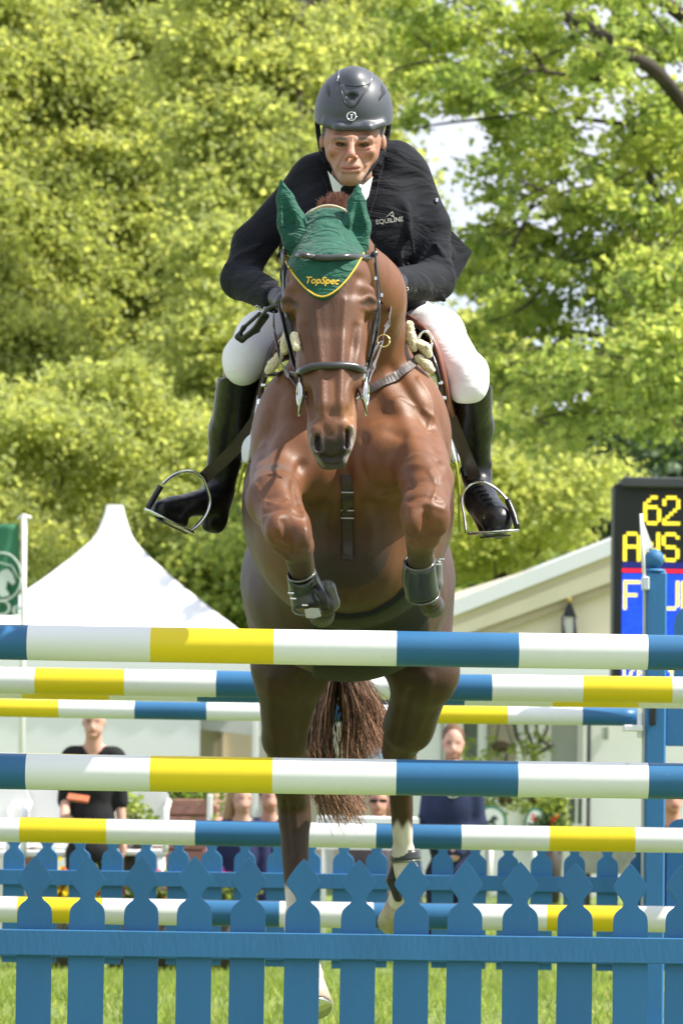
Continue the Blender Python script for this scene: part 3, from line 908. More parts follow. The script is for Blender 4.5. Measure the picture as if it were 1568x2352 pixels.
def building():
    Y = 41
    root = empty('white_building', (P(1230, 1770, Y).x, Y, gz), 'white painted low building with windows and shop signs behind the right-hand poles', 'building')
    W = MT['white_wall']
    glass = mat('dark_window_glass', (.10, .13, .12), .12, var=.25, vscale=2, spec=.6)
    door = mat('grey_green_door', (.16, .19, .16), .5, var=.15)
    beige = mat('beige_plaster', (.50, .44, .37), .8, var=.06)
    frame = MT['white_plastic']; dark = mat('charcoal_paint', (.04, .045, .05), .5)
    def X(px): return P(px, 1770, Y).x
    def Z(py): return CAM_H + (1770 - py) * Y / FOC
    zt = Z(1552)
    openings = [(1062, 1096, 1640, 1995), (1122, 1184, 1610, 1800), (1256, 1334, 1600, 1800)]
    xs = [930, 1062, 1096, 1122, 1184, 1256, 1334, 1480, 1700]
    wall = MB()
    for a, b in zip(xs[:-1], xs[1:]):
        op = [o for o in openings if o[0] == a]
        if not op: wall.box((X(a), Y, gz - .05), (X(b), Y + .25, zt))
        else:
            o = op[0]
            wall.box((X(a), Y, Z(o[2])), (X(b), Y + .25, zt))
            wall.box((X(a), Y, gz - .05), (X(b), Y + .25, Z(o[3])))
    wall.build('wall', W, root)
    MB().box((X(930), Y + .26, zt + .002), (X(1700), Y + 4, zt + .08)).build('roof', MT['cream_beam'], root)
    d = MB().box((X(1062) + .002, Y + .1, Z(1995)), (X(1096) - .002, Y + .14, Z(1640))).build('door', door, root)
    MB().ball((X(1068), Y + .08, Z(1830)), .03, 8, 6).build('handle', MT['brass'], d)
    MB().box((X(1122) + .002, Y + .12, Z(1800)), (X(1184) - .002, Y + .15, Z(1610))).build('panel', beige, root)
    w = MB(); a, b, t, u = X(1256), X(1334), Z(1600), Z(1800)
    for s in (a, b - .04): w.box((s, Y + .04, u), (s + .04, Y + .10, t))
    w.box((a + .04, Y + .04, u), (b - .04, Y + .10, u + .05)); w.box((a + .04, Y + .04, t - .05), (b - .04, Y + .10, t))
    wi = w.build('window', frame, root)
    MB().box((a + .04, Y + .06, u + .05), (b - .04, Y + .075, t - .05)).build('pane', mat('milky_glass', (.36, .38, .37), .3, var=.15, vscale=1.5), wi)
    # the small three-pane window set in a white surround, lower right
    w = MB(); a, b, t, u = X(1274), X(1343), Z(1826), Z(1884)
    cols = [a, a + .028, a + (b-a)*.34, a + (b-a)*.34 + .028, a + (b-a)*.67, a + (b-a)*.67 + .028, b - .028, b]
    for k in range(0, 8, 2): w.box((cols[k], Y - .05, u), (cols[k+1], Y - .008, t))
    w.box((a, Y - .056, u - .03), (b, Y - .008, u)); w.box((a, Y - .056, t), (b, Y - .008, t + .03))
    wi = w.build('window', frame, root)
    for k in (1, 3, 5): MB().box((cols[k], Y - .03, u), (cols[k+1], Y - .008, t)).build('pane', glass, wi)
    MB().box((X(1347), Y - .05, gz), (X(1354), Y - .006, zt - .02)).build('downpipe', dark, root)
    MB().box((X(1118), Y - .03, gz), (X(1121), Y - .006, zt - .02)).build('downpipe', dark, root)
    MB().box((X(1336), Y - .06, gz), (X(1345), Y - .006, zt - .02)).build('trim', frame, root)
    MB().box((X(1012), Y - .05, gz), (X(1016), Y - .006, zt - .02)).build('downpipe', mat('grey_trim', (.3, .31, .32), .6), root)
    MB().box((X(1383), Y - .03, Z(1690)), (X(1395), Y - .006, Z(1662))).build('wall_plaque', mat('plaque_grey', (.30, .34, .30), .5), root)
    return X, Z, Y
BX, BZ, BY = building()

# oval signs
def oval_sign(px, py, rw, rh, label):
    Y = 39.6
    c = P(px, py, Y)
    root = empty('oval_sign', c, label, 'sign', 'oval horse signs on the white building')
    gm = mat('sign_green', (.05, .19, .12), .5)
    wm = mat('sign_white', (.74, .76, .74), .5)
    dk = mat('sign_dark', (.03, .06, .05), .6)
    def oval(w, h, y0, y1): return MB().prism([(c.x + w*math.cos(a), c.z + h*math.sin(a)) for a in np.linspace(0, 2*math.pi, 32, endpoint=False)], y0, y1)
    w, h = M(rw, Y), M(rh, Y)
    oval(w, h, Y - .02, Y + .03).build('border', gm, root)
    oval(w * .82, h * .82, Y - .03, Y - .0205).build('face', wm, root)
    hs = [(-.5, -.35), (-.35, .05), (-.1, .15), (.1, .45), (.3, .5), (.55, .25), (.45, .12), (.25, .2), (.3, -.1), (.5, -.4), (.35, -.42), (.1, -.15), (-.2, -.12), (-.35, -.4)]
    MB().prism([(c.x + x * w * .8, c.z + z * h * .8) for x, z in hs], Y - .036, Y - .031).build('horse_emblem', dk, root)
    MB().tube([(c.x, Y + .02, c.z - h), (c.x, Y + .02, gz)], .03, 6).build('post', MT['white_plastic'], root)
oval_sign(1127, 1888, 36, 38, 'larger oval green-bordered white sign with a dark horse, beside the man in the navy suit')
oval_sign(1228, 1892, 24, 38, 'narrower oval green-bordered white sign with a dark horse, below the hanging foliage')

def lantern():
    Y = 40.12
    c = P(1303, 1770, Y)
    root = empty('street_lantern', (c.x, Y, P(1303, 1528, Y).z), 'black lantern with a gold finial in front of the cream marquee wall', 'lamp')
    bl = mat('black_iron', (.015, .015, .02), .4, var=.1)
    top, mid, bot = P(1303, 1386, Y).z, P(1303, 1416, Y).z, P(1303, 1528, Y).z
    mb = MB(); w = M(15, Y)
    V = [(c.x-w, Y-w, mid), (c.x+w, Y-w, mid), (c.x+w, Y+w, mid), (c.x-w, Y+w, mid), (c.x-.02, Y-.02, top), (c.x+.02, Y-.02, top), (c.x+.02, Y+.02, top), (c.x-.02, Y+.02, top)]
    mb._add(V, [(3, 2, 1, 0), (4, 5, 6, 7), (0, 1, 5, 4), (1, 2, 6, 5), (2, 3, 7, 6), (3, 0, 4, 7)]); mb.build('cap', bl, root)
    for sx in (-1, 1):
        for sy in (-1, 1):
            MB().tube([(c.x + sx*w*.95, Y + sy*w*.9, mid), (c.x + sx*w*.75, Y + sy*w*.7, bot)], .018, 6).build('frame_bar', bl, root)
    MB().box((c.x - w*.62, Y - w*.6, bot), (c.x + w*.62, Y + w*.6, mid - .005)).build('glass', mat('lantern_glass', (.72, .72, .68), .2, var=.1), root)
    MB().tube([(c.x, Y, top), (c.x, Y, top + .05), (c.x, Y, top + .09), (c.x, Y, top + .2)], [.012, .035, .012, .003], 8).build('finial', MT['brass'], root)
lantern()

# ================================================================== scoreboard
FONT = {'6': ['00110','01000','10000','11110','10001','10001','10001','10001','01110'],
 '2': ['01110','10001','10001','00001','00010','00100','01000','10000','11111'],
 'A': ['01110','10001','10001','10001','11111','10001','10001','10001','10001'],
 'N': ['10001','10001','11001','10101','10101','10011','10001','10001','10001'],
 'S': ['01110','10001','10000','10000','01110','00001','00001','10001','01110'],
 'F': ['11111','10000','10000','10000','11110','10000','10000','10000','10000'],
 'J': ['00001','00001','00001','00001','00001','00001','00001','10001','01110'],
 'L': ['10000','10000','10000','10000','10000','10000','10000','10000','11111'],
 'K': ['10001','10010','10010','10100','11000','10100','10010','10010','10001'],
 'M': ['10001','11011','10101','10101','10001','10001','10001','10001','10001'],
 'I': ['01110','00100','00100','00100','00100','00100','00100','00100','01110']}
def scoreboard():
    Y = 30
    c = P(1410, 1770, Y)
    root = empty('led_scoreboard', (c.x + 1, Y, gz), 'black electronic scoreboard showing yellow letters on blue at the right edge', 'scoreboard')
    def X(px): return P(px, 1700, Y).x
    def Z(py): return P(1500, py, Y).z
    xr = X(1409) + 2.3
    MB().box((X(1405), Y, Z(1598)), (xr, Y + .35, Z(1112)), bev=.01).build('cabinet', MT['screen_black'], root)
    MB().box((X(1421), Y - .10, Z(1112) - .03), (xr + .02, Y + .36, Z(1098)), bev=.01).build('hood', mat('dark_grey_hood', (.06, .065, .07), .5), root)
    for s in (.25, 1.9): MB().box((X(1409) + s, Y + .1, gz), (X(1409) + s + .1, Y + .2, Z(1598))).build('leg', MT['screen_black'], root)
    blue = mat('led_blue', (.01, .07, .75), .5, var=.35, vscale=30, emit=.75)
    navy = mat('led_navy', (.015, .02, .22), .5, var=.25, vscale=30, emit=.45)
    red = mat('led_red', (.85, .01, .05), .5, var=.3, vscale=60, emit=.9)
    yel = mat('led_yellow', (.95, .75, .04), .5, var=.12, vscale=80, emit=.95)
    def cells(x0, x1, z0, z1, name, m, pitch=.016, th=.004):
        mb = MB(); nx = max(int((x1-x0)/pitch), 1); nz = max(int((z1-z0)/pitch), 1)
        V = []; F = []
        for i in range(nx):
            for j in range(nz):
                a = x0 + pitch*(i+.07); b = x0 + pitch*(i+.93); p = z0 + pitch*(j+.07); q = z0 + pitch*(j+.93); o = len(V)
                V += [(a, Y-th, p), (b, Y-th, p), (b, Y-th, q), (a, Y-th, q)]; F.append((o, o+1, o+2, o+3))
        o = link(name, np_mesh(name, V, F, False), m, root); tag(o, kind='stuff')
    x0, x1 = X(1424), xr - .05
    cells(x0, x1, Z(1305), Z(1291), 'led_field', navy)
    cells(x0, x1, Z(1315), Z(1306), 'led_line', red, .014)
    cells(x0, x1, Z(1590), Z(1317), 'led_field', blue)
    def glyph(ch, px, py, pw, ph):
        g = FONT[ch]; mb = []; F = []
        pit = M(pw, Y) / 10; pz = M(ph, Y) / 18
        xa, zt = X(px), Z(py)
        for r_ in range(9):
            for c_ in range(5):
                if g[r_][c_] == '1':
                    for a in (0, 1):
                        for b in (0, 1):
                            xx = xa + c_ * pit * 2 + a * pit; zz = zt - r_ * pz * 2 - b * pz; o = len(mb)
                            yy = Y - .010
                            mb += [(xx + pit*.05, yy, zz - pz*.95), (xx + pit*.95, yy, zz - pz*.95), (xx + pit*.95, yy, zz - pz*.05), (xx + pit*.05, yy, zz - pz*.05)]
                            F.append((o, o+1, o+2, o+3))
        tag(link('letter', np_mesh('letter', mb, F, False), yel, root), kind='stuff')
    lw, lh, pt = 62, 100, 70
    glyph('6', 1472, 1139, 40, 67); glyph('2', 1516, 1139, 40, 67)
    for i, ch in enumerate('ANS'): glyph(ch, 1426 + i * 44.5, 1223, 40, 67)
    for i, ch in enumerate('F JL'):
        if ch != ' ': glyph(ch, 1427 + i * 44.5, 1334, 40, 67)
    for i, ch in enumerate('KM I'):
        if ch != ' ': glyph(ch, 1428 + i * 33, 1537, 26, 46)
scoreboard()
# ================================================================== poles
CODE = {'B': 2, 'W': 0, 'Y': 1}
def pole(label, Y, yl, yr, d, bounds, first, xl=None, xr=None, group='striped show-jumping poles'):
    """bounds: picture x where the colour changes; first: colour left of the first one"""
    seq_full = ['B', 'W', 'Y', 'W', 'B', 'W', 'B', 'W', 'Y', 'W', 'B']
    r = M(d, Y) / 2
    i0 = first
    seg = (bounds[-1] - bounds[0]) / (len(bounds) - 1)
    b = list(bounds)
    n_left = i0; b0 = b[0]
    left = [b0 - seg * (n_left + 1 - k) for k in range(n_left + 1)]
    right = []
    total = 11
    while len(left) + len(b) + len(right) < total + 1: right.append(b[-1] + seg * (len(right) + 1))
    xs = (left + b + right)[:total + 1]
    if xr is not None: xs[-1] = xr
    yc = lambda x: yl + (yr - yl) * x / 1568
    n = 28
    V = []; F = []; mi = []
    st = []                                    # stations: (x, colour after)
    for i in range(total):
        m = 4
        for k in range(m): st.append((xs[i] + (xs[i+1] - xs[i]) * k / m, CODE[seq_full[i]]))
    st.append((xs[-1], CODE[seq_full[-1]]))
    sag = .004
    L = xs[-1] - xs[0]
    for i, (x, c) in enumerate(st):
        p = P(x, yc(x), Y); t = (x - xs[0]) / L
        for k in range(n):
            a = 2 * math.pi * k / n
            rr = r * (1 + .004 * math.sin(3 * a + i)) if 0 < i < len(st)-1 else r * .97
            V.append((p.x, p.y + rr * math.cos(a), p.z + rr * math.sin(a) - sag * math.sin(math.pi * t)))
    for i in range(len(st) - 1):
        for k in range(n):
            F.append((i*n+k, i*n+(k+1) % n, (i+1)*n+(k+1) % n, (i+1)*n+k)); mi.append(st[i][1])
    me = bpy.data.meshes.new('jump_pole')
    F2 = F + [tuple(range(n))[::-1], tuple((len(st)-1)*n + k for k in range(n))]
    me.from_pydata(V, [], F2); mi += [st[0][1], st[-1][1]]
    me.polygons.foreach_set('material_index', mi)
    me.polygons.foreach_set('use_smooth', [True] * len(F) + [False, False])
    for k in ('white_pole', 'yellow_pole', 'blue_pole'): me.materials.append(MT[k])
    me.update()
    o = link('jump_pole', me)
    c = P((xs[0] + xs[-1]) / 2, yc((xs[0] + xs[-1]) / 2), Y)
    me.transform(Matrix.Translation(-c)); o.location = c
    tag(o, label, 'jump pole', group)
    return o, P(xs[0], yc(xs[0]), Y), P(xs[-1], yc(xs[-1]), Y), r
SUP = []
def pl(*a, **k):
    q = pole(*a, **k); SUP.append(q[1:]); return q[0]
A1 = [65, 347, 629, 910, 1190, 1485]; A2 = [62, 346, 626, 909, 1188, 1486]
pl('topmost and nearest blue, white and yellow pole, just under the horse\'s front hooves', 10.0, 1474, 1496, 81, A1, 0)
pl('second nearest blue, white and yellow pole, above the picket panel at the horse\'s hind legs', 10.0, 1770.5, 1791, 82.5, A2, 0)
B1 = [82, 287, 497, 705, 920, 1129, 1337, 1541]
pl('thick striped pole just below the top pole, its yellow band right of the horse\'s leg', 13.6, 1561.5, 1584, 61, B1, 1)
B2 = [53, 252, 454, 655, 860, 1066, 1268, 1464]
pl('striped pole mostly hidden, only a thin strip showing under the third pole', 14.15, 1573, 1596.5, 60, B2, 1)
C1 = [136, 310, 475, 645, 815, 985, 1165, 1336]
pl('farthest, thinnest striped pole, its blue end in a white cup at the blue wing', 16.45, 1624.5, 1648.5, 41, C1, 2, xr=1462)
B3 = [47, 246, 449, 655, 863, 1059, 1260, 1456]
pl('striped pole at the horse\'s hind legs just above the far picket heads', 14.15, 1903.5, 1929, 57.5, B3, 1)
B4 = [42, 237, 440, 642, 857, 1048, 1254, 1454]
pl('lowest striped pole, seen between the near picket heads', 14.5, 2087, 2111, 60, B4, 1)
B5 = [57, 252, 455, 655, 860, 1060, 1262, 1460]
pl('striped pole almost wholly hidden behind the second nearest pole', 14.5, 1757.5, 1786, 58, B5, 1)

# ================================================================== picket panels
def picket_outline():
    half = [(0, 0), (16, 15), (36, 38), (57, 66), (74, 90), (89, 114), (97, 130), (95, 146), (84, 164), (66, 184), (50, 204), (41, 222), (41, 236), (52, 250), (68, 262), (82, 276), (92, 292), (97, 312), (99, 340)]
    k = 1 / 2096
    zb = -(0.967 - .35)
    pts = [(x * k, -y * k) for x, y in half] + [(.0478, zb)]
    return pts + [(-x, z) for x, z in pts[::-1] if x > 0]
def picket_mesh():
    import bmesh
    out = picket_outline(); bm = bmesh.new()
    f = [bm.verts.new((x, 0, z)) for x, z in out]; g = [bm.verts.new((x, .018, z)) for x, z in out]
    fr = bm.faces.new(f); bk = bm.faces.new(g[::-1]); n = len(out)
    for i in range(n): bm.faces.new((f[i], g[i], g[(i+1) % n], f[(i+1) % n]))
    bmesh.ops.recalc_face_normals(bm, faces=bm.faces)
    ed = [e for e in bm.edges if (e.verts[0] in f and e.verts[1] in f)]
    bmesh.ops.bevel(bm, geom=ed, offset=.0028, segments=2, affect='EDGES', profile=.5)
    me = bpy.data.meshes.new('picket'); bm.to_mesh(me); bm.free()
    me.materials.append(MT['blue_wood'])
    return me
PICKET = picket_mesh()
def picket_panel(label, Y, tip_left, tip_slope, xs0, pitch_px, n_lo, n_hi, rail_y, rail_h, xoff=None):
    p0 = P(xs0, tip_left + tip_slope * xs0, Y)
    root = empty('picket_panel', (p0.x, Y, p0.z - .617), label, 'jump filler', 'blue picket panels under the poles')
    ang = -ROLL + math.atan(tip_slope)
    for i in range(n_lo, n_hi + 1):
        x = xs0 + i * pitch_px
        if xoff and 0 <= i < len(xoff): x = xoff[i]
        q = P(x, tip_left + tip_slope * x, Y)
        o = bpy.data.objects.new('picket', PICKET); COL.objects.link(o)
        o.parent = root; o.matrix_parent_inverse = Matrix.Translation(root.location).inverted()
        o.location = (q.x, Y + RNG.normal() * .0008, q.z + RNG.normal() * .0015)
        o.rotation_euler = (RNG.normal() * .003, RNG.normal() * .005, 0); o.scale = (1 + RNG.normal() * .012, 1, 1 + RNG.normal() * .004)
    xa, xb = xs0 + (n_lo - .6) * pitch_px, xs0 + (n_hi + .6) * pitch_px
    for (ya, hh) in ((rail_y, rail_h), (rail_y + 270 * (pitch_px / 124.2), rail_h)):
        a = P(xa, ya + tip_slope * xa, Y); b = P(xb, ya + tip_slope * xb, Y); w = M(hh, Y)
        mb = MB(); mb._add([(a.x, Y-.024, a.z), (b.x, Y-.024, b.z), (b.x, Y-.024, b.z-w), (a.x, Y-.024, a.z-w), (a.x, Y-.003, a.z), (b.x, Y-.003, b.z), (b.x, Y-.003, b.z-w), (a.x, Y-.003, a.z-w)],
            [(0, 3, 2, 1), (4, 5, 6, 7), (0, 1, 5, 4), (3, 7, 6, 2), (0, 4, 7, 3), (1, 2, 6, 5)])
        r_ = mb.build('rail', MT['blue_wood'], root)
        bv = r_.modifiers.new('edge', 'BEVEL'); bv.width = .003; bv.segments = 2
picket_panel('near blue picket panel with pointed spade-shaped heads across the bottom of the picture', 10.0, 1963, .0135, 82, 124.2, -7, 18, 2133, 59,
             xoff=[82, 203, 326, 448, 572, 698, 825, 946, 1070, 1195, 1322, 1448, 1570])
picket_panel('far blue picket panel seen between the near picket heads', 16.4, 1888, .0135, 34, 75.6, -11, 19, 1996, 35)

# ================================================================== wing with round-topped rail, right
def wing():
    Y = 16.35
    def X(px): return P(px, 1700, Y).x
    def Z(px, py): return P(px, py, Y).z
    root = empty('jump_wing', (X(1503), Y, 0), 'blue wooden jump wing with a ball-topped post holding the far pole at the right edge', 'jump wing')
    W = MT['blue_wood']
    MB().box((X(1480), Y - .045, 0), (X(1526), Y + .045, Z(1500, 1314)), bev=.008).build('post', W, root)
    c = P(1501, 1284, Y)
    MB().tube([(c.x, Y, Z(1500, 1314)), (c.x, Y, Z(1500, 1307))], [.055, .045], 16).build('collar', W, root)
    MB().ball(c, .044, 18, 12).build('ball_finial', W, root)
    xr = X(1526) + .75
    MB().box((xr, Y - .045, 0), (xr + .09, Y + .045, Z(1500, 1314)), bev=.008).build('post', W, root)
    MB().ball((xr + .045, Y, c.z), .044, 18, 12).build('ball_finial', W, root)
    # board, between the posts
    MB().box((X(1526) + .002, Y - .02, Z(1500, 1713)), (xr - .002, Y + .02, Z(1500, 1610)), bev=.004).build('board', W, root)
    MB().box((X(1526) + .002, Y - .02, Z(1500, 2230)), (xr - .002, Y + .02, Z(1500, 2160)), bev=.004).build('board', W, root)
    # round-topped slats
    for i, px in enumerate((1566, 1640, 1714)):
        x = X(px); w = .062; z1 = Z(1500, 1880) if i == 0 else Z(1500, 1860)
        out = [(x - w, .32), (x + w, .32), (x + w, z1 - w)] + [(x + w*math.cos(a), z1 - w + w*math.sin(a)) for a in np.linspace(.2, math.pi-.2, 9)] + [(x - w, z1 - w)]
        MB().prism(out, Y + .022, Y + .04).build('slat', W, root)
    # big rounded head panel above the board
    x0 = X(1545); x1 = xr - .002; zt = Z(1500, 1352); zb = Z(1500, 1609)
    cx = (x0 + x1) / 2; rr = (x1 - x0) / 2
    out = [(x0, zb), (x1, zb)] + [(cx + rr*math.cos(a), zt - rr*.42 + rr*.42*math.sin(a) if True else 0) for a in np.linspace(0, math.pi, 17)]
    MB().prism(out, Y - .012, Y + .012).build('rounded_panel', W, root)
    # foot bars
    for xx in (X(1503), xr + .045): MB().box((xx - .04, Y - .45, .002), (xx + .04, Y + .45, .07), bev=.006).build('foot', W, root)
    # track strip and cup
    MB().box((X(1480) - .012, Y - .03, .25), (X(1480) - .001, Y + .03, Z(1500, 1345)), bev=.002).build('cup_track', mat('grey_track', (.45, .46, .45), .5), root)
    cup = empty('pole_cup', P(1462, 1668, Y), 'white plastic cup on the blue wing carrying the end of the far pole', 'pole cup')
    k = MB(); a = P(1430, 1662, Y); b = P(1478, 1674, Y)
    k.box((a.x, Y - .06, b.z - .012), (X(1480) - .014, Y + .06, a.z - .006), bev=.004)
    k.box((X(1480) - .034, Y - .03, b.z - .04), (X(1480) - .014, Y + .03, b.z + .07), bev=.004)
    k.build('cup_body', MT['white_plastic'], cup)
    cl = MB(); q = P(1495, 1640, Y); cl.box((q.x - .012, Y - .075, q.z - .05), (q.x + .014, Y - .046, q.z + .05), bev=.004)
    cl.build('latch', mat('black_clip', (.02, .02, .022), .4), root)
    # marker flag
    fl = empty('marker_flag', P(1478, 1345, Y), 'small white triangular flag on a thin white stick fixed to the blue wing', 'flag')
    MB().tube([P(1471, 1180, Y - .06), P(1479, 1348, Y - .06)], .008, 8).build('stick', MT['white_plastic'], fl)
    t = MB(); t.ngon([P(1470, 1180, Y - .055), P(1499, 1258, Y - .05), P(1490, 1262, Y - .05), P(1489, 1268, Y - .05), P(1474, 1262, Y - .055)], Vector((0, .003, 0)))
    t.build('pennant', MT['white_plastic'], fl)
    g = P(1481, 1340, Y - .06); MB().box((g.x - .016, Y - .085, g.z - .03), (g.x + .016, Y - .03, g.z + .03), bev=.005).build('clip', mat('clear_clip', (.6, .64, .66), .3), fl)
wing()
# plain standards outside the frame that carry the pole ends
def standard(x, Y, zt, label):
    root = empty('jump_stand', (x, Y, 0), label, 'jump stand', 'blue stands carrying the pole ends')
    MB().box((x - .045, Y + .06, .07), (x + .045, Y + .15, zt + .2), bev=.008).build('post', MT['blue_wood'], root)
    MB().box((x - .05, Y - .35, .0), (x + .05, Y + .55, .07), bev=.006).build('foot', MT['blue_wood'], root)
    return root
for (Y, top, nm) in ((10.0, 1.55, 'nearest fence'), (14.3, 1.55, 'middle fence')):
    es = [s for s in SUP if abs(s[0].y - Y) < .75]
    xl = min(s[0].x for s in es); xr = max(s[1].x for s in es)
    for x, side in ((xl + .05, 'left'), (xr - .05, 'right')):
        st = standard(x, Y + .25, top, f'blue stand holding the {side} pole ends of the {nm}')
        for s in es:
            e = s[0] if side == 'left' else s[1]
            c = MB(); c.box((x - .03, e.y - s[2] - .004, e.z - s[2] - .018), (x + .03, Y + .31, e.z - s[2] - .004), bev=.003); c.build('cup', MT['white_plastic'], st)
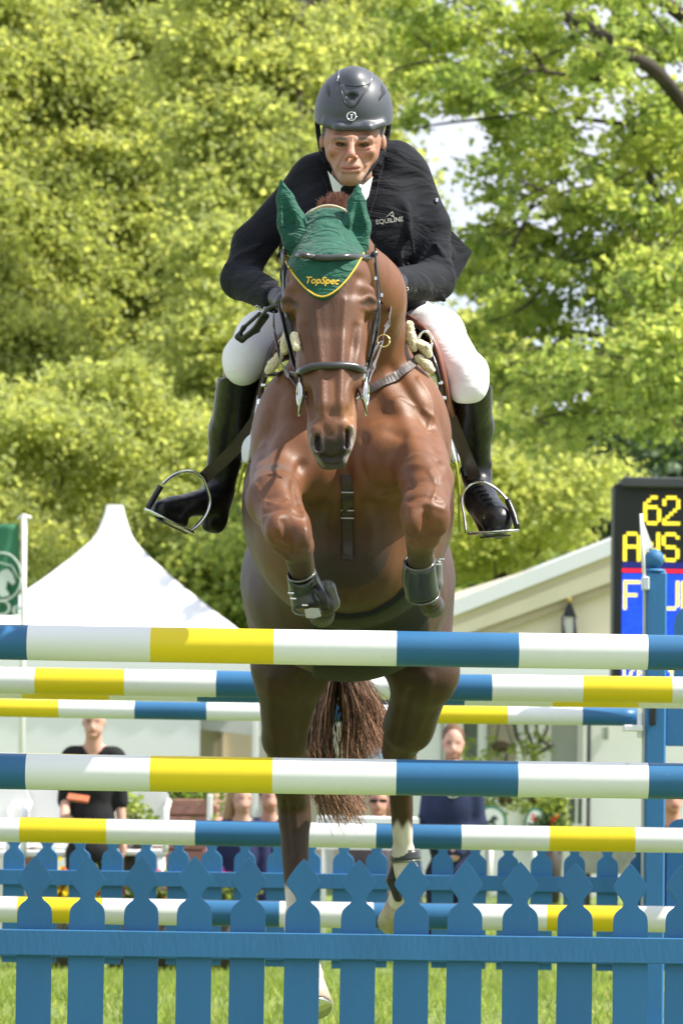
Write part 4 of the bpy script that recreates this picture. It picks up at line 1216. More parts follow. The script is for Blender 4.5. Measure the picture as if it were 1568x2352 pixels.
# ================================================================== horse
def sm(e0, e1, x):
    t = np.clip((x - e0) / (e1 - e0), 0, 1); return t * t * (3 - 2 * t)
HORSE = [
 # trunk
 ('e', 800, 1140, 11.15, .315, .52, .335, {'rot': (.42, 0, 0)}),
 ('e', 798, 1190, 10.95, .275, .42, .27, {'rot': (.5, 0, 0), 'k': .1}),
 ('e', 805, 1030, 10.72, .262, .25, .27, {'k': .10}),
 ('e', 800, 1310, 12.0, .335, .38, .33, {'rot': (.3, 0, 0), 'k': .12}),
 ('e', 798, 1330, 11.55, .335, .5, .28, {'rot': (.35, 0, 0), 'k': .10}),
 ('c', 800, 850, 11.05, 90, 800, 960, 11.9, 120, {'k': .15}),
 # neck
 ('c', 768, 545, 10.16, 66, 828, 680, 10.45, 92, {'k': .06}),
 ('c', 828, 680, 10.45, 92, 808, 860, 10.76, 148, {'k': .08}),
 ('c', 768, 500, 10.24, 30, 792, 640, 10.62, 55, {'k': .05}),
 # shoulders and pectorals
 ('e', 664, 1015, 10.66, .100, .17, .19, {'k': .09}),
 ('e', 944, 1005, 10.64, .104, .17, .19, {'k': .09}),
 ('e', 700, 1065, 10.48, .105, .10, .115, {'k': .045}),
 ('e', 880, 1060, 10.48, .105, .10, .115, {'k': .035}),
 ('c', 838, 1000, 10.36, 7, 828, 1090, 10.36, 9, {'k': .05, 'op': 'sub'}),
 ('c', 925, 890, 10.44, 6, 985, 985, 10.46, 6, {'k': .05, 'op': 'sub'}), ('c', 985, 985, 10.46, 6, 1003, 1050, 10.48, 5, {'k': .05, 'op': 'sub'}),
 ('c', 655, 900, 10.46, 6, 610, 985, 10.48, 6, {'k': .05, 'op': 'sub'}), ('c', 648, 1108, 10.36, 5, 720, 1132, 10.38, 6, {'k': .04, 'op': 'sub'}),
 ('c', 860, 1138, 10.40, 6, 930, 1118, 10.36, 6, {'k': .04, 'op': 'sub'}),

 ('c', 795, 1120, 10.50, 34, 797, 1240, 10.72, 50, {'k': .06}),
 # left foreleg (picture left)
 ('c', 640, 1080, 10.50, 66, 628, 1150, 10.22, 60, {'k': .05}),
 ('c', 628, 1150, 10.22, 58, 662, 1222, 10.07, 50, {'k': .03}),
 ('c', 660, 1215, 10.07, 52, 680, 1252, 10.09, 42, {'k': .02}),
 ('e', 636, 1215, 10.025, .030, .03, .045, {'k': .015}), ('c', 664, 1180, 10.0, 4, 668, 1232, 9.985, 4, {'k': .02, 'op': 'sub'}),
 ('c', 600, 1110, 10.28, 14, 625, 1190, 10.08, 10, {'k': .03}), ('c', 662, 1120, 10.24, 12, 690, 1200, 10.05, 9, {'k': .03}),
 ('c', 672, 1262, 10.06, 10, 700, 1262, 10.06, 9, {'k': .02}),
 ('e', 692, 1238, 10.01, .026, .03, .045, {'k': .02}),
 ('c', 684, 1262, 10.13, 36, 700, 1345, 10.28, 25, {'k': .02}),
 ('c', 700, 1345, 10.28, 27, 716, 1372, 10.28, 28, {'k': .02}),
 ('c', 716, 1372, 10.29, 26, 745, 1392, 10.34, 24, {'k': .02}),
 # right foreleg
 ('c', 958, 1050, 10.48, 70, 978, 1105, 10.22, 60, {'k': .05}),
 ('c', 978, 1105, 10.22, 57, 978, 1180, 10.05, 52, {'k': .03}),
 ('c', 972, 1180, 10.05, 52, 973, 1222, 10.07, 44, {'k': .02}),
 ('e', 1010, 1190, 10.03, .028, .03, .048, {'k': .015}), ('c', 978, 1170, 9.985, 4, 974, 1222, 9.99, 4, {'k': .02, 'op': 'sub'}),
 ('c', 1012, 1100, 10.22, 12, 1012, 1160, 10.06, 9, {'k': .03}), ('c', 945, 1105, 10.22, 12, 948, 1165, 10.06, 10, {'k': .03}),
 ('c', 955, 1232, 10.05, 10, 990, 1234, 10.05, 9, {'k': .02}),
 ('e', 948, 1200, 10.00, .026, .03, .045, {'k': .02}),
 ('c', 966, 1240, 10.12, 36, 964, 1320, 10.28, 26, {'k': .02}),
 ('c', 964, 1320, 10.28, 28, 968, 1350, 10.30, 28, {'k': .02}),
 ('c', 968, 1350, 10.31, 26, 985, 1378, 10.36, 24, {'k': .02}),
 # hind legs
 ('c', 690, 1380, 12.0, 120, 668, 1530, 11.85, 84, {'k': .08}),
 ('c', 668, 1530, 11.85, 82, 652, 1700, 12.0, 48, {'k': .05}),
 ('c', 652, 1690, 12.0, 48, 673, 1835, 12.28, 38, {'k': .03}),
 ('e', 676, 1865, 12.33, .052, .07, .085, {'k': .03}),
 ('c', 677, 1890, 12.3, 34, 682, 2120, 12.25, 23, {'k': .03}),
 ('c', 682, 2120, 12.25, 30, 690, 2175, 12.24, 30, {'k': .03}),
 ('c', 690, 2175, 12.24, 28, 712, 2240, 12.15, 30, {'k': .02}),
 ('c', 905, 1370, 12.0, 130, 975, 1545, 11.85, 72, {'k': .08}),
 ('c', 975, 1540, 11.85, 70, 940, 1670, 12.05, 56, {'k': .05}),
 ('c', 940, 1660, 12.05, 54, 915, 1722, 12.2, 40, {'k': .03}),
 ('e', 902, 1672, 12.22, .030, .05, .05, {'k': .03}),
 ('e', 918, 1740, 12.25, .052, .06, .07, {'k': .03}),
 ('c', 918, 1760, 12.26, 30, 926, 1960, 12.4, 21, {'k': .03}),
 ('c', 926, 1960, 12.4, 27, 932, 2000, 12.42, 27, {'k': .02}),
 ('c', 932, 2000, 12.42, 24, 915, 2068, 12.48, 24, {'k': .02}),
 # head
 ('c', 756, 535, 10.12, 62, 754, 630, 10.02, 80, {'k': .03, 's': (1.08, 1, 1)}),
 ('e', 754, 650, 10.03, .114, .10, .10, {'k': .03}),
 ('e', 757, 750, 10.10, .100, .125, .125, {'k': .03}),
 ('c', 756, 640, 9.96, 66, 760, 850, 9.895, 57, {'k': .035, 's': (1.26, 1, 1)}),
 ('c', 760, 850, 9.895, 56, 762, 975, 9.82, 46, {'k': .03, 's': (1.2, 1, 1)}),
 ('c', 758, 780, 10.12, 60, 764, 1000, 9.90, 36, {'k': .03}),
 ('e', 665, 698, 9.985, .026, .045, .034, {'k': .03}),
 ('e', 846, 700, 9.985, .026, .045, .034, {'k': .03}),
 ('c', 664, 664, 9.955, 10, 692, 658, 9.925, 9, {'k': .02}),
 ('c', 820, 660, 9.925, 9, 850, 668, 9.955, 10, {'k': .02}),
 ('c', 672, 745, 9.985, 11, 694, 835, 9.925, 8, {'k': .03}),
 ('c', 842, 747, 9.985, 11, 824, 835, 9.925, 8, {'k': .03}),
 ('c', 742, 790, 9.858, 14, 744, 930, 9.79, 12, {'k': .035}),
 ('c', 778, 790, 9.858, 14, 780, 930, 9.79, 12, {'k': .035}),
 ('c', 712, 700, 9.93, 8, 726, 800, 9.875, 7, {'k': .03, 'op': 'sub'}),
 ('c', 806, 702, 9.93, 8, 796, 800, 9.875, 7, {'k': .03, 'op': 'sub'}),
 ('c', 706, 905, 9.84, 7, 720, 960, 9.80, 7, {'k': .03, 'op': 'sub'}),
 ('c', 818, 905, 9.84, 7, 806, 955, 9.80, 7, {'k': .03, 'op': 'sub'}),
 ('e', 761, 1008, 9.825, .060, .066, .066, {'k': .025}),
 ('c', 726, 992, 9.775, 13, 731, 1034, 9.765, 12, {'k': .016}),
 ('c', 798, 985, 9.775, 13, 796, 1030, 9.765, 12, {'k': .016}),
 ('e', 763, 1046, 9.81, .040, .040, .034, {'k': .02}),
 ('c', 747, 1062, 9.80, 14, 780, 1060, 9.80, 14, {'k': .015}),
 ('c', 726, 1003, 9.752, 6, 731, 1030, 9.748, 4.5, {'k': .005, 'op': 'sub'}),
 ('c', 800, 988, 9.752, 7, 794, 1024, 9.748, 5, {'k': .005, 'op': 'sub'}),
 ('c', 738, 1050, 9.755, 3, 787, 1047, 9.755, 3, {'k': .008, 'op': 'sub'}),
]
COAT = np.array([.150, .058, .023]); COAT_DARK_SHADE = np.array([.045, .021, .011]); BLK = np.array([.018, .013, .011]); WHT = np.array([.62, .56, .50])  # dark tone: coat mottling and legs, plus painted belly shade
def noise3(V, f, seed):
    g = np.random.default_rng(seed); s = np.zeros(len(V))
    for _ in range(6):
        k = g.normal(size=3) * f; s += np.sin(V @ k + g.random() * 6.28)
    return s / 6
def horse_col(V):
    x, y = pix(V); Y = V[:, 1]
    C = np.tile(COAT, (len(V), 1))
    def mix(C, c, w): return C * (1 - w[:, None]) + c * w[:, None]
    C = mix(C, COAT * np.array([1.25, 1.3, 1.25]), .5 * sm(-.1, .6, noise3(V, 7, 1)))
    C = mix(C, COAT_DARK_SHADE, .45 * sm(-.1, .7, noise3(V, 9, 2)))
    C = mix(C, COAT_DARK_SHADE, .92 * sm(10.55, 11.1, Y) * sm(1000, 1180, y))  # underbelly shade worked into the coat colour
    C = mix(C, COAT_DARK_SHADE, .8 * sm(1120, 1230, y) * sm(130, 70, np.abs(x - 800)) * (Y > 10.3))  # same shade painted down the lower chest
    C = mix(C, COAT * np.array([1.35, 1.4, 1.3]), .5 * sm(880, 1000, x) * sm(1060, 900, y) * (Y > 10.3) * (Y < 11))  # sunlit shoulder at picture right, light painted into the coat
    head = (Y < 10.3) & (y < 1080) & (x > 600) & (x < 890)
    C = mix(C, COAT_DARK_SHADE, head * .75 * sm(1, 0, np.abs(x - 752) / 95) * sm(960, 700, y))
    # dark muzzle with paler lips
    C = mix(C, np.array([.34, .15, .05]), head * .55 * sm(780, 800, x) * sm(900, 960, y) * sm(1010, 985, y))  # sunlit orange patch painted on the muzzle at picture right
    C = mix(C, BLK, head * .93 * sm(975, 1020, y + .5*np.abs(x-762)*0) * sm(52, 34, np.abs(x - 760)))
    C = mix(C, np.array([.10, .075, .065]), head * .6 * sm(30, 50, np.abs(x - 762)) * sm(1000, 1040, y))
    C = mix(C, np.array([.34, .29, .26]), head * .75 * near(x, y, [(807, 982), (811, 1006), (803, 1036), (793, 1060)], 3.5))
    C = mix(C, np.array([.28, .22, .19]), head * .6 * near(x, y, [(717, 1000), (714, 1020), (724, 1044), (742, 1068)], 3))
    C = mix(C, BLK * .5, head * np.clip(1.6 * near(x, y, [(799, 990), (800, 1006), (795, 1024)], 3.6), 0, 1))
    C = mix(C, BLK * .5, head * np.clip(1.6 * near(x, y, [(728, 1004), (727, 1018), (731, 1032)], 3), 0, 1))
    C = mix(C, BLK, head * .8 * near(x, y, [(650, 694), (665, 690), (682, 700)], 5)); C = mix(C, BLK, head * .8 * near(x, y, [(832, 700), (846, 690), (860, 696)], 5))
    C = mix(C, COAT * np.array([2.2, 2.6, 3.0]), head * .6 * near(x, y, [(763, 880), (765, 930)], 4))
    # dark points
    fore = (Y < 10.6) & (y > 1080)
    C = mix(C, BLK * 1.5, fore * .8 * sm(1235, 1300, y))
    C = mix(C, COAT_DARK_SHADE, fore * .55 * sm(1180, 1260, y) * sm(-.3, .4, noise3(V, 30, 5)))
    hind = (Y > 11.8) & (y > 1600)
    C = mix(C, COAT_DARK_SHADE, hind * .5 * np.ones(len(V)))
    C = mix(C, WHT, hind * (x > 820) * sm(1885, 1905, y + 8 * np.sin(x * .25)) * 1.0)
    C = mix(C, WHT, hind * (x < 820) * sm(2025, 2045, y) * 1.0)
    return C
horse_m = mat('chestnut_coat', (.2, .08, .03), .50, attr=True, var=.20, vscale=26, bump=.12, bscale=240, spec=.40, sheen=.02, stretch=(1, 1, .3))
HSTROKES = [
 ([(905, 850), (938, 905), (985, 980), (1006, 1050)], 11, -.011), ([(882, 900), (925, 960), (950, 1040)], 15, .010),
 ([(835, 1010), (824, 1060), (848, 1112), (900, 1134), (938, 1112)], 8, -.010), ([(840, 1000), (880, 985), (925, 1005)], 9, -.006),
 ([(690, 1068), (676, 1120), (690, 1165)], 8, -.010), ([(640, 905), (620, 970), (600, 1040)], 11, -.010), ([(690, 900), (660, 960), (640, 1040)], 15, .008),
 ([(797, 1085), (799, 1180), (802, 1270)], 9, -.008), ([(765, 1150), (750, 1220), (760, 1270)], 12, .006), ([(835, 1150), (850, 1220), (842, 1270)], 12, .006),
 ([(960, 870), (985, 905), (995, 940), (988, 975)], 3.2, .004), ([(905, 925), (925, 915), (950, 930)], 3, .003), ([(975, 940), (1000, 965), (1012, 1000)], 3, .003),
 ([(610, 940), (625, 975), (615, 1010)], 3, .003), ([(588, 1115), (606, 1150), (600, 1195)], 3.2, .004), ([(606, 1150), (640, 1160), (660, 1150)], 3, .003),
 ([(985, 1085), (1002, 1115), (992, 1150)], 3.2, .004), ([(942, 1118), (968, 1104), (1004, 1112)], 4, -.004), ([(938, 1150), (970, 1140), (1015, 1152)], 4, -.005), ([(940, 1165), (975, 1158), (1018, 1170)], 4, .003),
 ([(604, 1180), (645, 1168), (692, 1182)], 4, -.005), ([(600, 1150), (645, 1140), (690, 1155)], 4, -.003), ([(650, 1200), (658, 1240)], 5, -.006), ([(975, 1185), (976, 1225)], 5, -.006),
 ([(635, 1225), (650, 1262), (690, 1268)], 4, -.005), ([(945, 1215), (970, 1238), (1000, 1225)], 4, -.005), ([(700, 1215), (706, 1250)], 5, .004),
 ([(925, 1080), (950, 1070), (990, 1076), (1012, 1096)], 6, .005), ([(600, 1095), (640, 1080), (680, 1100)], 6, .004),
 # head
 ([(688, 742), (698, 790), (706, 835)], 5, .006, (9.5, 10.3)), ([(832, 744), (824, 790), (816, 835)], 5, .006, (9.5, 10.3)),
 ([(703, 750), (713, 800), (720, 840)], 6, -.005, (9.5, 10.3)), ([(817, 750), (808, 800), (802, 840)], 6, -.005, (9.5, 10.3)),
 ([(722, 690), (732, 790), (738, 860), (741, 950)], 5, .005, (9.5, 10.3)), ([(792, 690), (786, 790), (783, 860), (781, 950)], 5, .005, (9.5, 10.3)),
 ([(757, 700), (760, 800), (761, 950)], 9, -.003, (9.5, 10.3)), ([(716, 875), (727, 905), (722, 945)], 2.6, .003, (9.5, 10.3)), ([(806, 870), (797, 900), (804, 950)], 2.6, .003, (9.5, 10.3)),
 ([(650, 690), (663, 681), (680, 689)], 4, .006, (9.5, 10.3)), ([(652, 708), (666, 713), (680, 706)], 4, .005, (9.5, 10.3)), ([(830, 690), (846, 682), (860, 691)], 4, .006, (9.5, 10.3)), ([(832, 707), (846, 714), (858, 708)], 4, .005, (9.5, 10.3)),
 ([(690, 640), (697, 672)], 9, -.007, (9.5, 10.3)), ([(822, 640), (814, 672)], 9, -.007, (9.5, 10.3)),
 ([(806, 982), (811, 1006), (801, 1034)], 4, .006, (9.5, 10.3)), ([(791, 985), (788, 1008), (790, 1028)], 3, .004, (9.5, 10.3)), ([(799, 990), (800, 1006), (795, 1024)], 4.2, -.020, (9.5, 10.3)),
 ([(720, 1000), (716, 1020), (725, 1040)], 4, .005, (9.5, 10.3)), ([(736, 1004), (738, 1024), (735, 1038)], 3, .004, (9.5, 10.3)), ([(728, 1004), (727, 1018), (731, 1032)], 3.6, -.016, (9.5, 10.3)),
 ([(740, 1048), (762, 1053), (790, 1044)], 3, -.007, (9.5, 10.3)), ([(744, 1060), (765, 1064), (786, 1058)], 4, .004, (9.5, 10.3)), ([(748, 985), (762, 1000), (778, 985)], 5, -.004, (9.5, 10.3)),
 # hind legs
 ([(690, 1560), (700, 1620), (690, 1700)], 7, -.008, (11, 13)), ([(620, 1560), (625, 1650), (640, 1720)], 10, .006, (11, 13)), ([(940, 1590), (925, 1640), (915, 1700)], 8, -.008, (11, 13)),
 ([(985, 1560), (970, 1640), (945, 1700)], 9, .006, (11, 13)), ([(655, 1840), (660, 1900), (668, 1960)], 5, -.006, (11, 13)), ([(912, 1780), (915, 1850), (920, 1890)], 4, -.005, (11, 13)),
 ([(675, 1850), (680, 1900)], 6, .005, (11, 13))]
def build_horse():
    root = empty('horse', P(790, 2400, 11.4), 'bay chestnut horse jumping towards the camera over striped poles, green ears bonnet on', 'horse')
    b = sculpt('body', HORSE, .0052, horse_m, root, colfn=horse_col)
    me = b.data; n = len(me.vertices); a = np.empty(n*3, np.float32); me.vertices.foreach_get('co', a); V = a.reshape(-1, 3).astype(float)
    c_ = np.empty(n*3, np.float32); me.vertices.foreach_get('normal', c_); N = c_.reshape(-1, 3)
    V += N * (noise3(V, 22, 41) * .0032 + noise3(V, 55, 42) * .0013)[:, None]
    me.vertices.foreach_set('co', V.astype(np.float32).ravel()); me.update()
    displace(me, HSTROKES)
    # eyes
    for (x, y, Y, s) in ((664, 697, 9.962, -1), (846, 699, 9.962, 1)):
        c = P(x, y, Y)
        MB().ball((c.x, c.y, c.z), (.017, .020, .017), 14, 10).build('eye', MT['eye'], root)
    # hooves
    hf = MT['hoof']; dh = mat('dark_hoof', (.05, .045, .042), .5, var=.2, vscale=30)
    def hoof(a, b_, ra, rb, m):
        pa, pb = P(*a), P(*b_); Ya = a[2]
        h = MB(); h.tube([pa, pa.lerp(pb, .5), pb, pb + (pb-pa)*.02], [M(ra, Ya), M((ra+rb)/2, Ya), M(rb, Ya), M(rb*.86, Ya)], 18)
        o = h.build('hoof', m, root)
        MB().tube([pb + (pb-pa)*.021, pb + (pb-pa)*.10], [M(rb*.9, Ya), M(rb*.9, Ya)], 18).build('horseshoe', MT['steel'], o)
    hoof((706, 2236, 12.17), (722, 2312, 12.08), 31, 43, hf)
    hoof((916, 2068, 12.48), (898, 2118, 12.60), 25, 32, hf)
    hoof((746, 1393, 10.345), (738, 1412, 10.44), 24, 31, dh)
    hoof((984, 1378, 10.365), (992, 1392, 10.46), 24, 29, dh)
    # tail: strands of hair
    V = []; F = []; C = []
    for i in range(2800):
        lane = RNG.random()
        side = RNG.normal() * .6
        x0 = 772 + RNG.normal() * 10; y0 = 1475 + RNG.normal() * 8
        kind = RNG.random()
        if kind < .5:    # sweeping out to the right
            xe = 795 + 108 * RNG.random() ** .8; ye = 1760 - (xe - 790) * .68 + RNG.normal() * 14
            m = (785 + (xe - 785) * .52 + RNG.normal() * 8, y0 + (ye - y0) * .55)
        elif kind < .80:  # hanging, curling right low down
            xe = 745 + 95 * RNG.random(); ye = 1868 - abs(xe - 800) * .25 + RNG.normal() * 10
            m = (728 + RNG.normal() * 14, y0 + (ye - y0) * .62)
        else:
            xe = 718 + 50 * RNG.random(); ye = 1740 + 100 * RNG.random()
            m = (742 + RNG.normal() * 12, y0 + (ye - y0) * .5)
        Y0 = 12.42; Y1 = 12.55 + RNG.normal() * .07
        ye += RNG.normal() * 16; q = spline([P(x0, y0, Y0), P(m[0] + RNG.normal()*5, m[1], (Y0 + Y1) / 2 + RNG.normal() * .04), P(xe - 12 + RNG.normal()*4, ye - 24, Y1), P(xe + RNG.normal() * 9, ye, Y1)], 4)
        o = len(V); n = len(q); w = .0008 + .0016 * RNG.random()
        cc = np.array([.066, .035, .023]) * (.6 + RNG.random()) if RNG.random() < .58 else np.array([.28, .15, .095]) * (.6 + .8 * RNG.random())
        for j, p in enumerate(q):
            t = j / (n - 1); ww = w * (1 - .85 * t ** 1.5)
            V += [(p.x - ww, p.y, p.z), (p.x, p.y - ww, p.z + ww * .3), (p.x + ww, p.y, p.z)]; C += [cc * (1 + 1.5 * t * t)] * 3
            if j: 
                a = o + 3 * (j - 1)
                F += [(a, a+1, a+4, a+3), (a+1, a+2, a+5, a+4), (a+2, a, a+3, a+5)]
    me = np_mesh('tail', V, F); set_col(me, np.array(C)); link('tail', me, MT['hair'], root)
    # short mane crest tuft behind the ears
    V = []; F = []; C = []
    for i in range(420):
        x = 738 + 62 * RNG.random(); Y0 = 10.22 + .1 * RNG.random(); ytop = 437 + abs(x - 775) * .5 + 12 * RNG.random()
        a = P(x, 500, Y0); t_ = P(x + RNG.normal() * 7, ytop, Y0 - .03); o = len(V); w = .0035
        mid = a.lerp(t_, .6) + Vector((RNG.normal() * .006, 0, 0))
        cc = np.array([.30, .14, .11]) * (.6 + .7 * RNG.random())
        for j, p in enumerate((a, mid, t_)):
            ww = w * (1 - .4 * j); V += [(p.x - ww, p.y, p.z), (p.x, p.y - ww, p.z), (p.x + ww, p.y, p.z)]; C += [cc] * 3
            if j:
                b0 = o + 3 * (j-1); F += [(b0, b0+1, b0+4, b0+3), (b0+1, b0+2, b0+5, b0+4)]
    me = np_mesh('mane', V, F); set_col(me, np.array(C)); link('mane', me, MT['hair'], root)
    return root
horse = build_horse()

# ------------------------------------------------------------------ surface finder for tack that lies on the horse
from mathutils.bvhtree import BVHTree
def bvh_of(*obs):
    vs = []; ps = []
    for o in obs:
        k = len(vs); me = o.data
        n = len(me.vertices); a = np.empty(n * 3, np.float32); me.vertices.foreach_get('co', a)
        vs += [tuple(p) for p in a.reshape(-1, 3)]
        ps += [tuple(i + k for i in p.vertices) for p in me.polygons]
    return BVHTree.FromPolygons(vs, ps)
HB = bvh_of([c for c in horse.children if c.name.startswith('body')][0])
CAMP = Vector((0, 0, CAM_H))
def on(x, y, lift=.004, bvh=None, Y=None):
    """point of the horse's skin seen at a picture point, lifted off it"""
    d = (P(x, y, 10) - CAMP).normalized()
    h = (bvh or HB).ray_cast(CAMP, d)
    if h[0] is None: return P(x, y, Y or 10.6)
    return h[0] + h[1] * lift
def strap(pts, w, t=.002, lift=.004, n=5, bvh=None):
    """flat strap along points (each already in the world); w = half width"""
    mb = MB(); q = spline(pts, n)
    m = len(q)
    nr = []
    for p in q:
        g = (bvh or HB).find_nearest(p)
        v = (g[1] if g[0] is not None else Vector((0, -1, 0)))
        if v.dot(Vector((0, -1, 0))) < -.2: v = -v
        nr.append(v)
    vs = []; fs = []
    for i, p in enumerate(q):
        tg = (q[min(i+1, m-1)] - q[max(i-1, 0)]).normalized()
        nn = (nr[i] - tg * nr[i].dot(tg)).normalized(); s = tg.cross(nn)
        for a, b in ((-1, 0), (1, 0), (1, 1), (-1, 1)): vs.append(p + s * w * a + nn * t * (b * 2))
    for i in range(m-1):
        for k in range(4): fs.append((i*4+k, i*4+(k+1) % 4, (i+1)*4+(k+1) % 4, (i+1)*4+k))
    fs += [(0, 1, 2, 3), tuple((m-1)*4+k for k in (3, 2, 1, 0))]
    mb._add(vs, fs, 0, False); return mb

# ------------------------------------------------------------------ bonnet
def build_bonnet():
    root = empty('fly_bonnet', P(750, 600, 9.95), 'dark green ear bonnet with yellow piping and yellow lettering on the horse\'s head', 'ear bonnet')
    headp = [p for p in HORSE if (p[3] < 10.2 and p[2] < 760 and (p[0] == 'e' or p[6] < 870))]
    hp = []
    for p in headp: hp.append(p)
    def cut(F):
        X, Yp = F.pixgrid(); x, yy, z = F.coords()
        vy = 690 - 96 * np.clip(np.abs(X - 740) / 92, 0, 1.3) ** 1.75   # V shaped lower edge
        g = (Yp - vy) / 850
        g = np.maximum(g, (478 - Yp) / 850)
        g = np.maximum(g, (yy - 10.16) + 0 * z)
        return g
    lo, hi = prim_bounds(hp, .05)
    cl = sculpt('cloth', hp, .0045, MT['bonnet'], root, grow=.006, cut=cut, lo=lo, hi=hi, relax=2)
    ears = []
    # ears: hollow-fronted cones, turned a little outwards
    for k, (tip, base, w, inner) in enumerate((((645, 413, 10.06), (682, 560, 10.06), 36, 1), ((822, 421, 10.05), (815, 565, 10.06), 36, -1))):
        sgn = -1 if k == 0 else 1
        mid1 = (tip[0] + (10 if k == 0 else -3), tip[1] + 44, tip[2] + .004)
        mid2 = (tip[0] + (25 if k == 0 else -4), tip[1] + 98, tip[2])
        q = lambda a: P(*a)
        lo = np.minimum(np.array(q(tip)), np.array(q(base))) - .09; hi = np.maximum(np.array(q(tip)), np.array(q(base))) + .09
        F = Field(lo, hi, .0028)
        F.cone(q(tip), .003, q(mid1), M(21, 10), k=.012, s=(1, .75, 1))
        F.cone(q(mid1), M(21, 10), q(mid2), M(w - 3, 10), k=.006, s=(1, .75, 1))
        F.cone(q(mid2), M(w - 3, 10), q(base), M(33, 10), k=.01, s=(1, .8, 1))
        # hollow of the ear seen from the front
        F.cone(q((tip[0]+2*inner, tip[1]+26, tip[2]-.019)), .004, q((mid2[0]-4*inner, mid2[1]+4, mid2[2]-.032)), M(22, 10), k=.006, op='sub', s=(.85, 1, 1))
        e = link('ear', F.mesh('ear', 2), MT['bonnet'], root)
        ears.append(e)
    bb = bvh_of(cl)
    # piping and trim
    ed = lambda xx, dy=0: on(xx, 690 - 96 * min(abs(xx - 740) / 92, 1.3) ** 1.75 - 8 + dy, .002, bb)
    q = [ed(x) for x in np.linspace(656, 834, 25)]
    MB().tube(spline(q, 3), .0026, 8).build('piping', MT['yellow_cord'], root)
    q = [on(x, 498 - 22 * (1 - ((x - 757) / 52) ** 2), .003, bb) for x in np.linspace(712, 800, 15)]
    q = [P(x, 490 - 18 * (1 - ((x - 755) / 47) ** 2), 10.04) for x in np.linspace(709, 800, 15)]
    MB().tube(q, .0035, 8).build('trim', mat('pale_cord', (.52, .45, .33), .7, var=.1, vscale=100), root)
    c = on(739, 646, .003, bb)
    t = text_obj('lettering', 'TopSpec', c, .0255, MT['yellow_cord'], root, th=.0015, shear=.28, roll=-.02, offset=.0006, bend=1.4)
    for v in t.data.vertices:       # press the letters on to the cloth
        d = (v.co - CAMP).normalized(); h = bb.ray_cast(CAMP, d)
        if h[0] is not None: v.co = h[0] + h[1] * (.0012 + .0008 * (v.co.y < c.y))
    return cl, bb
BON, BBV = build_bonnet()

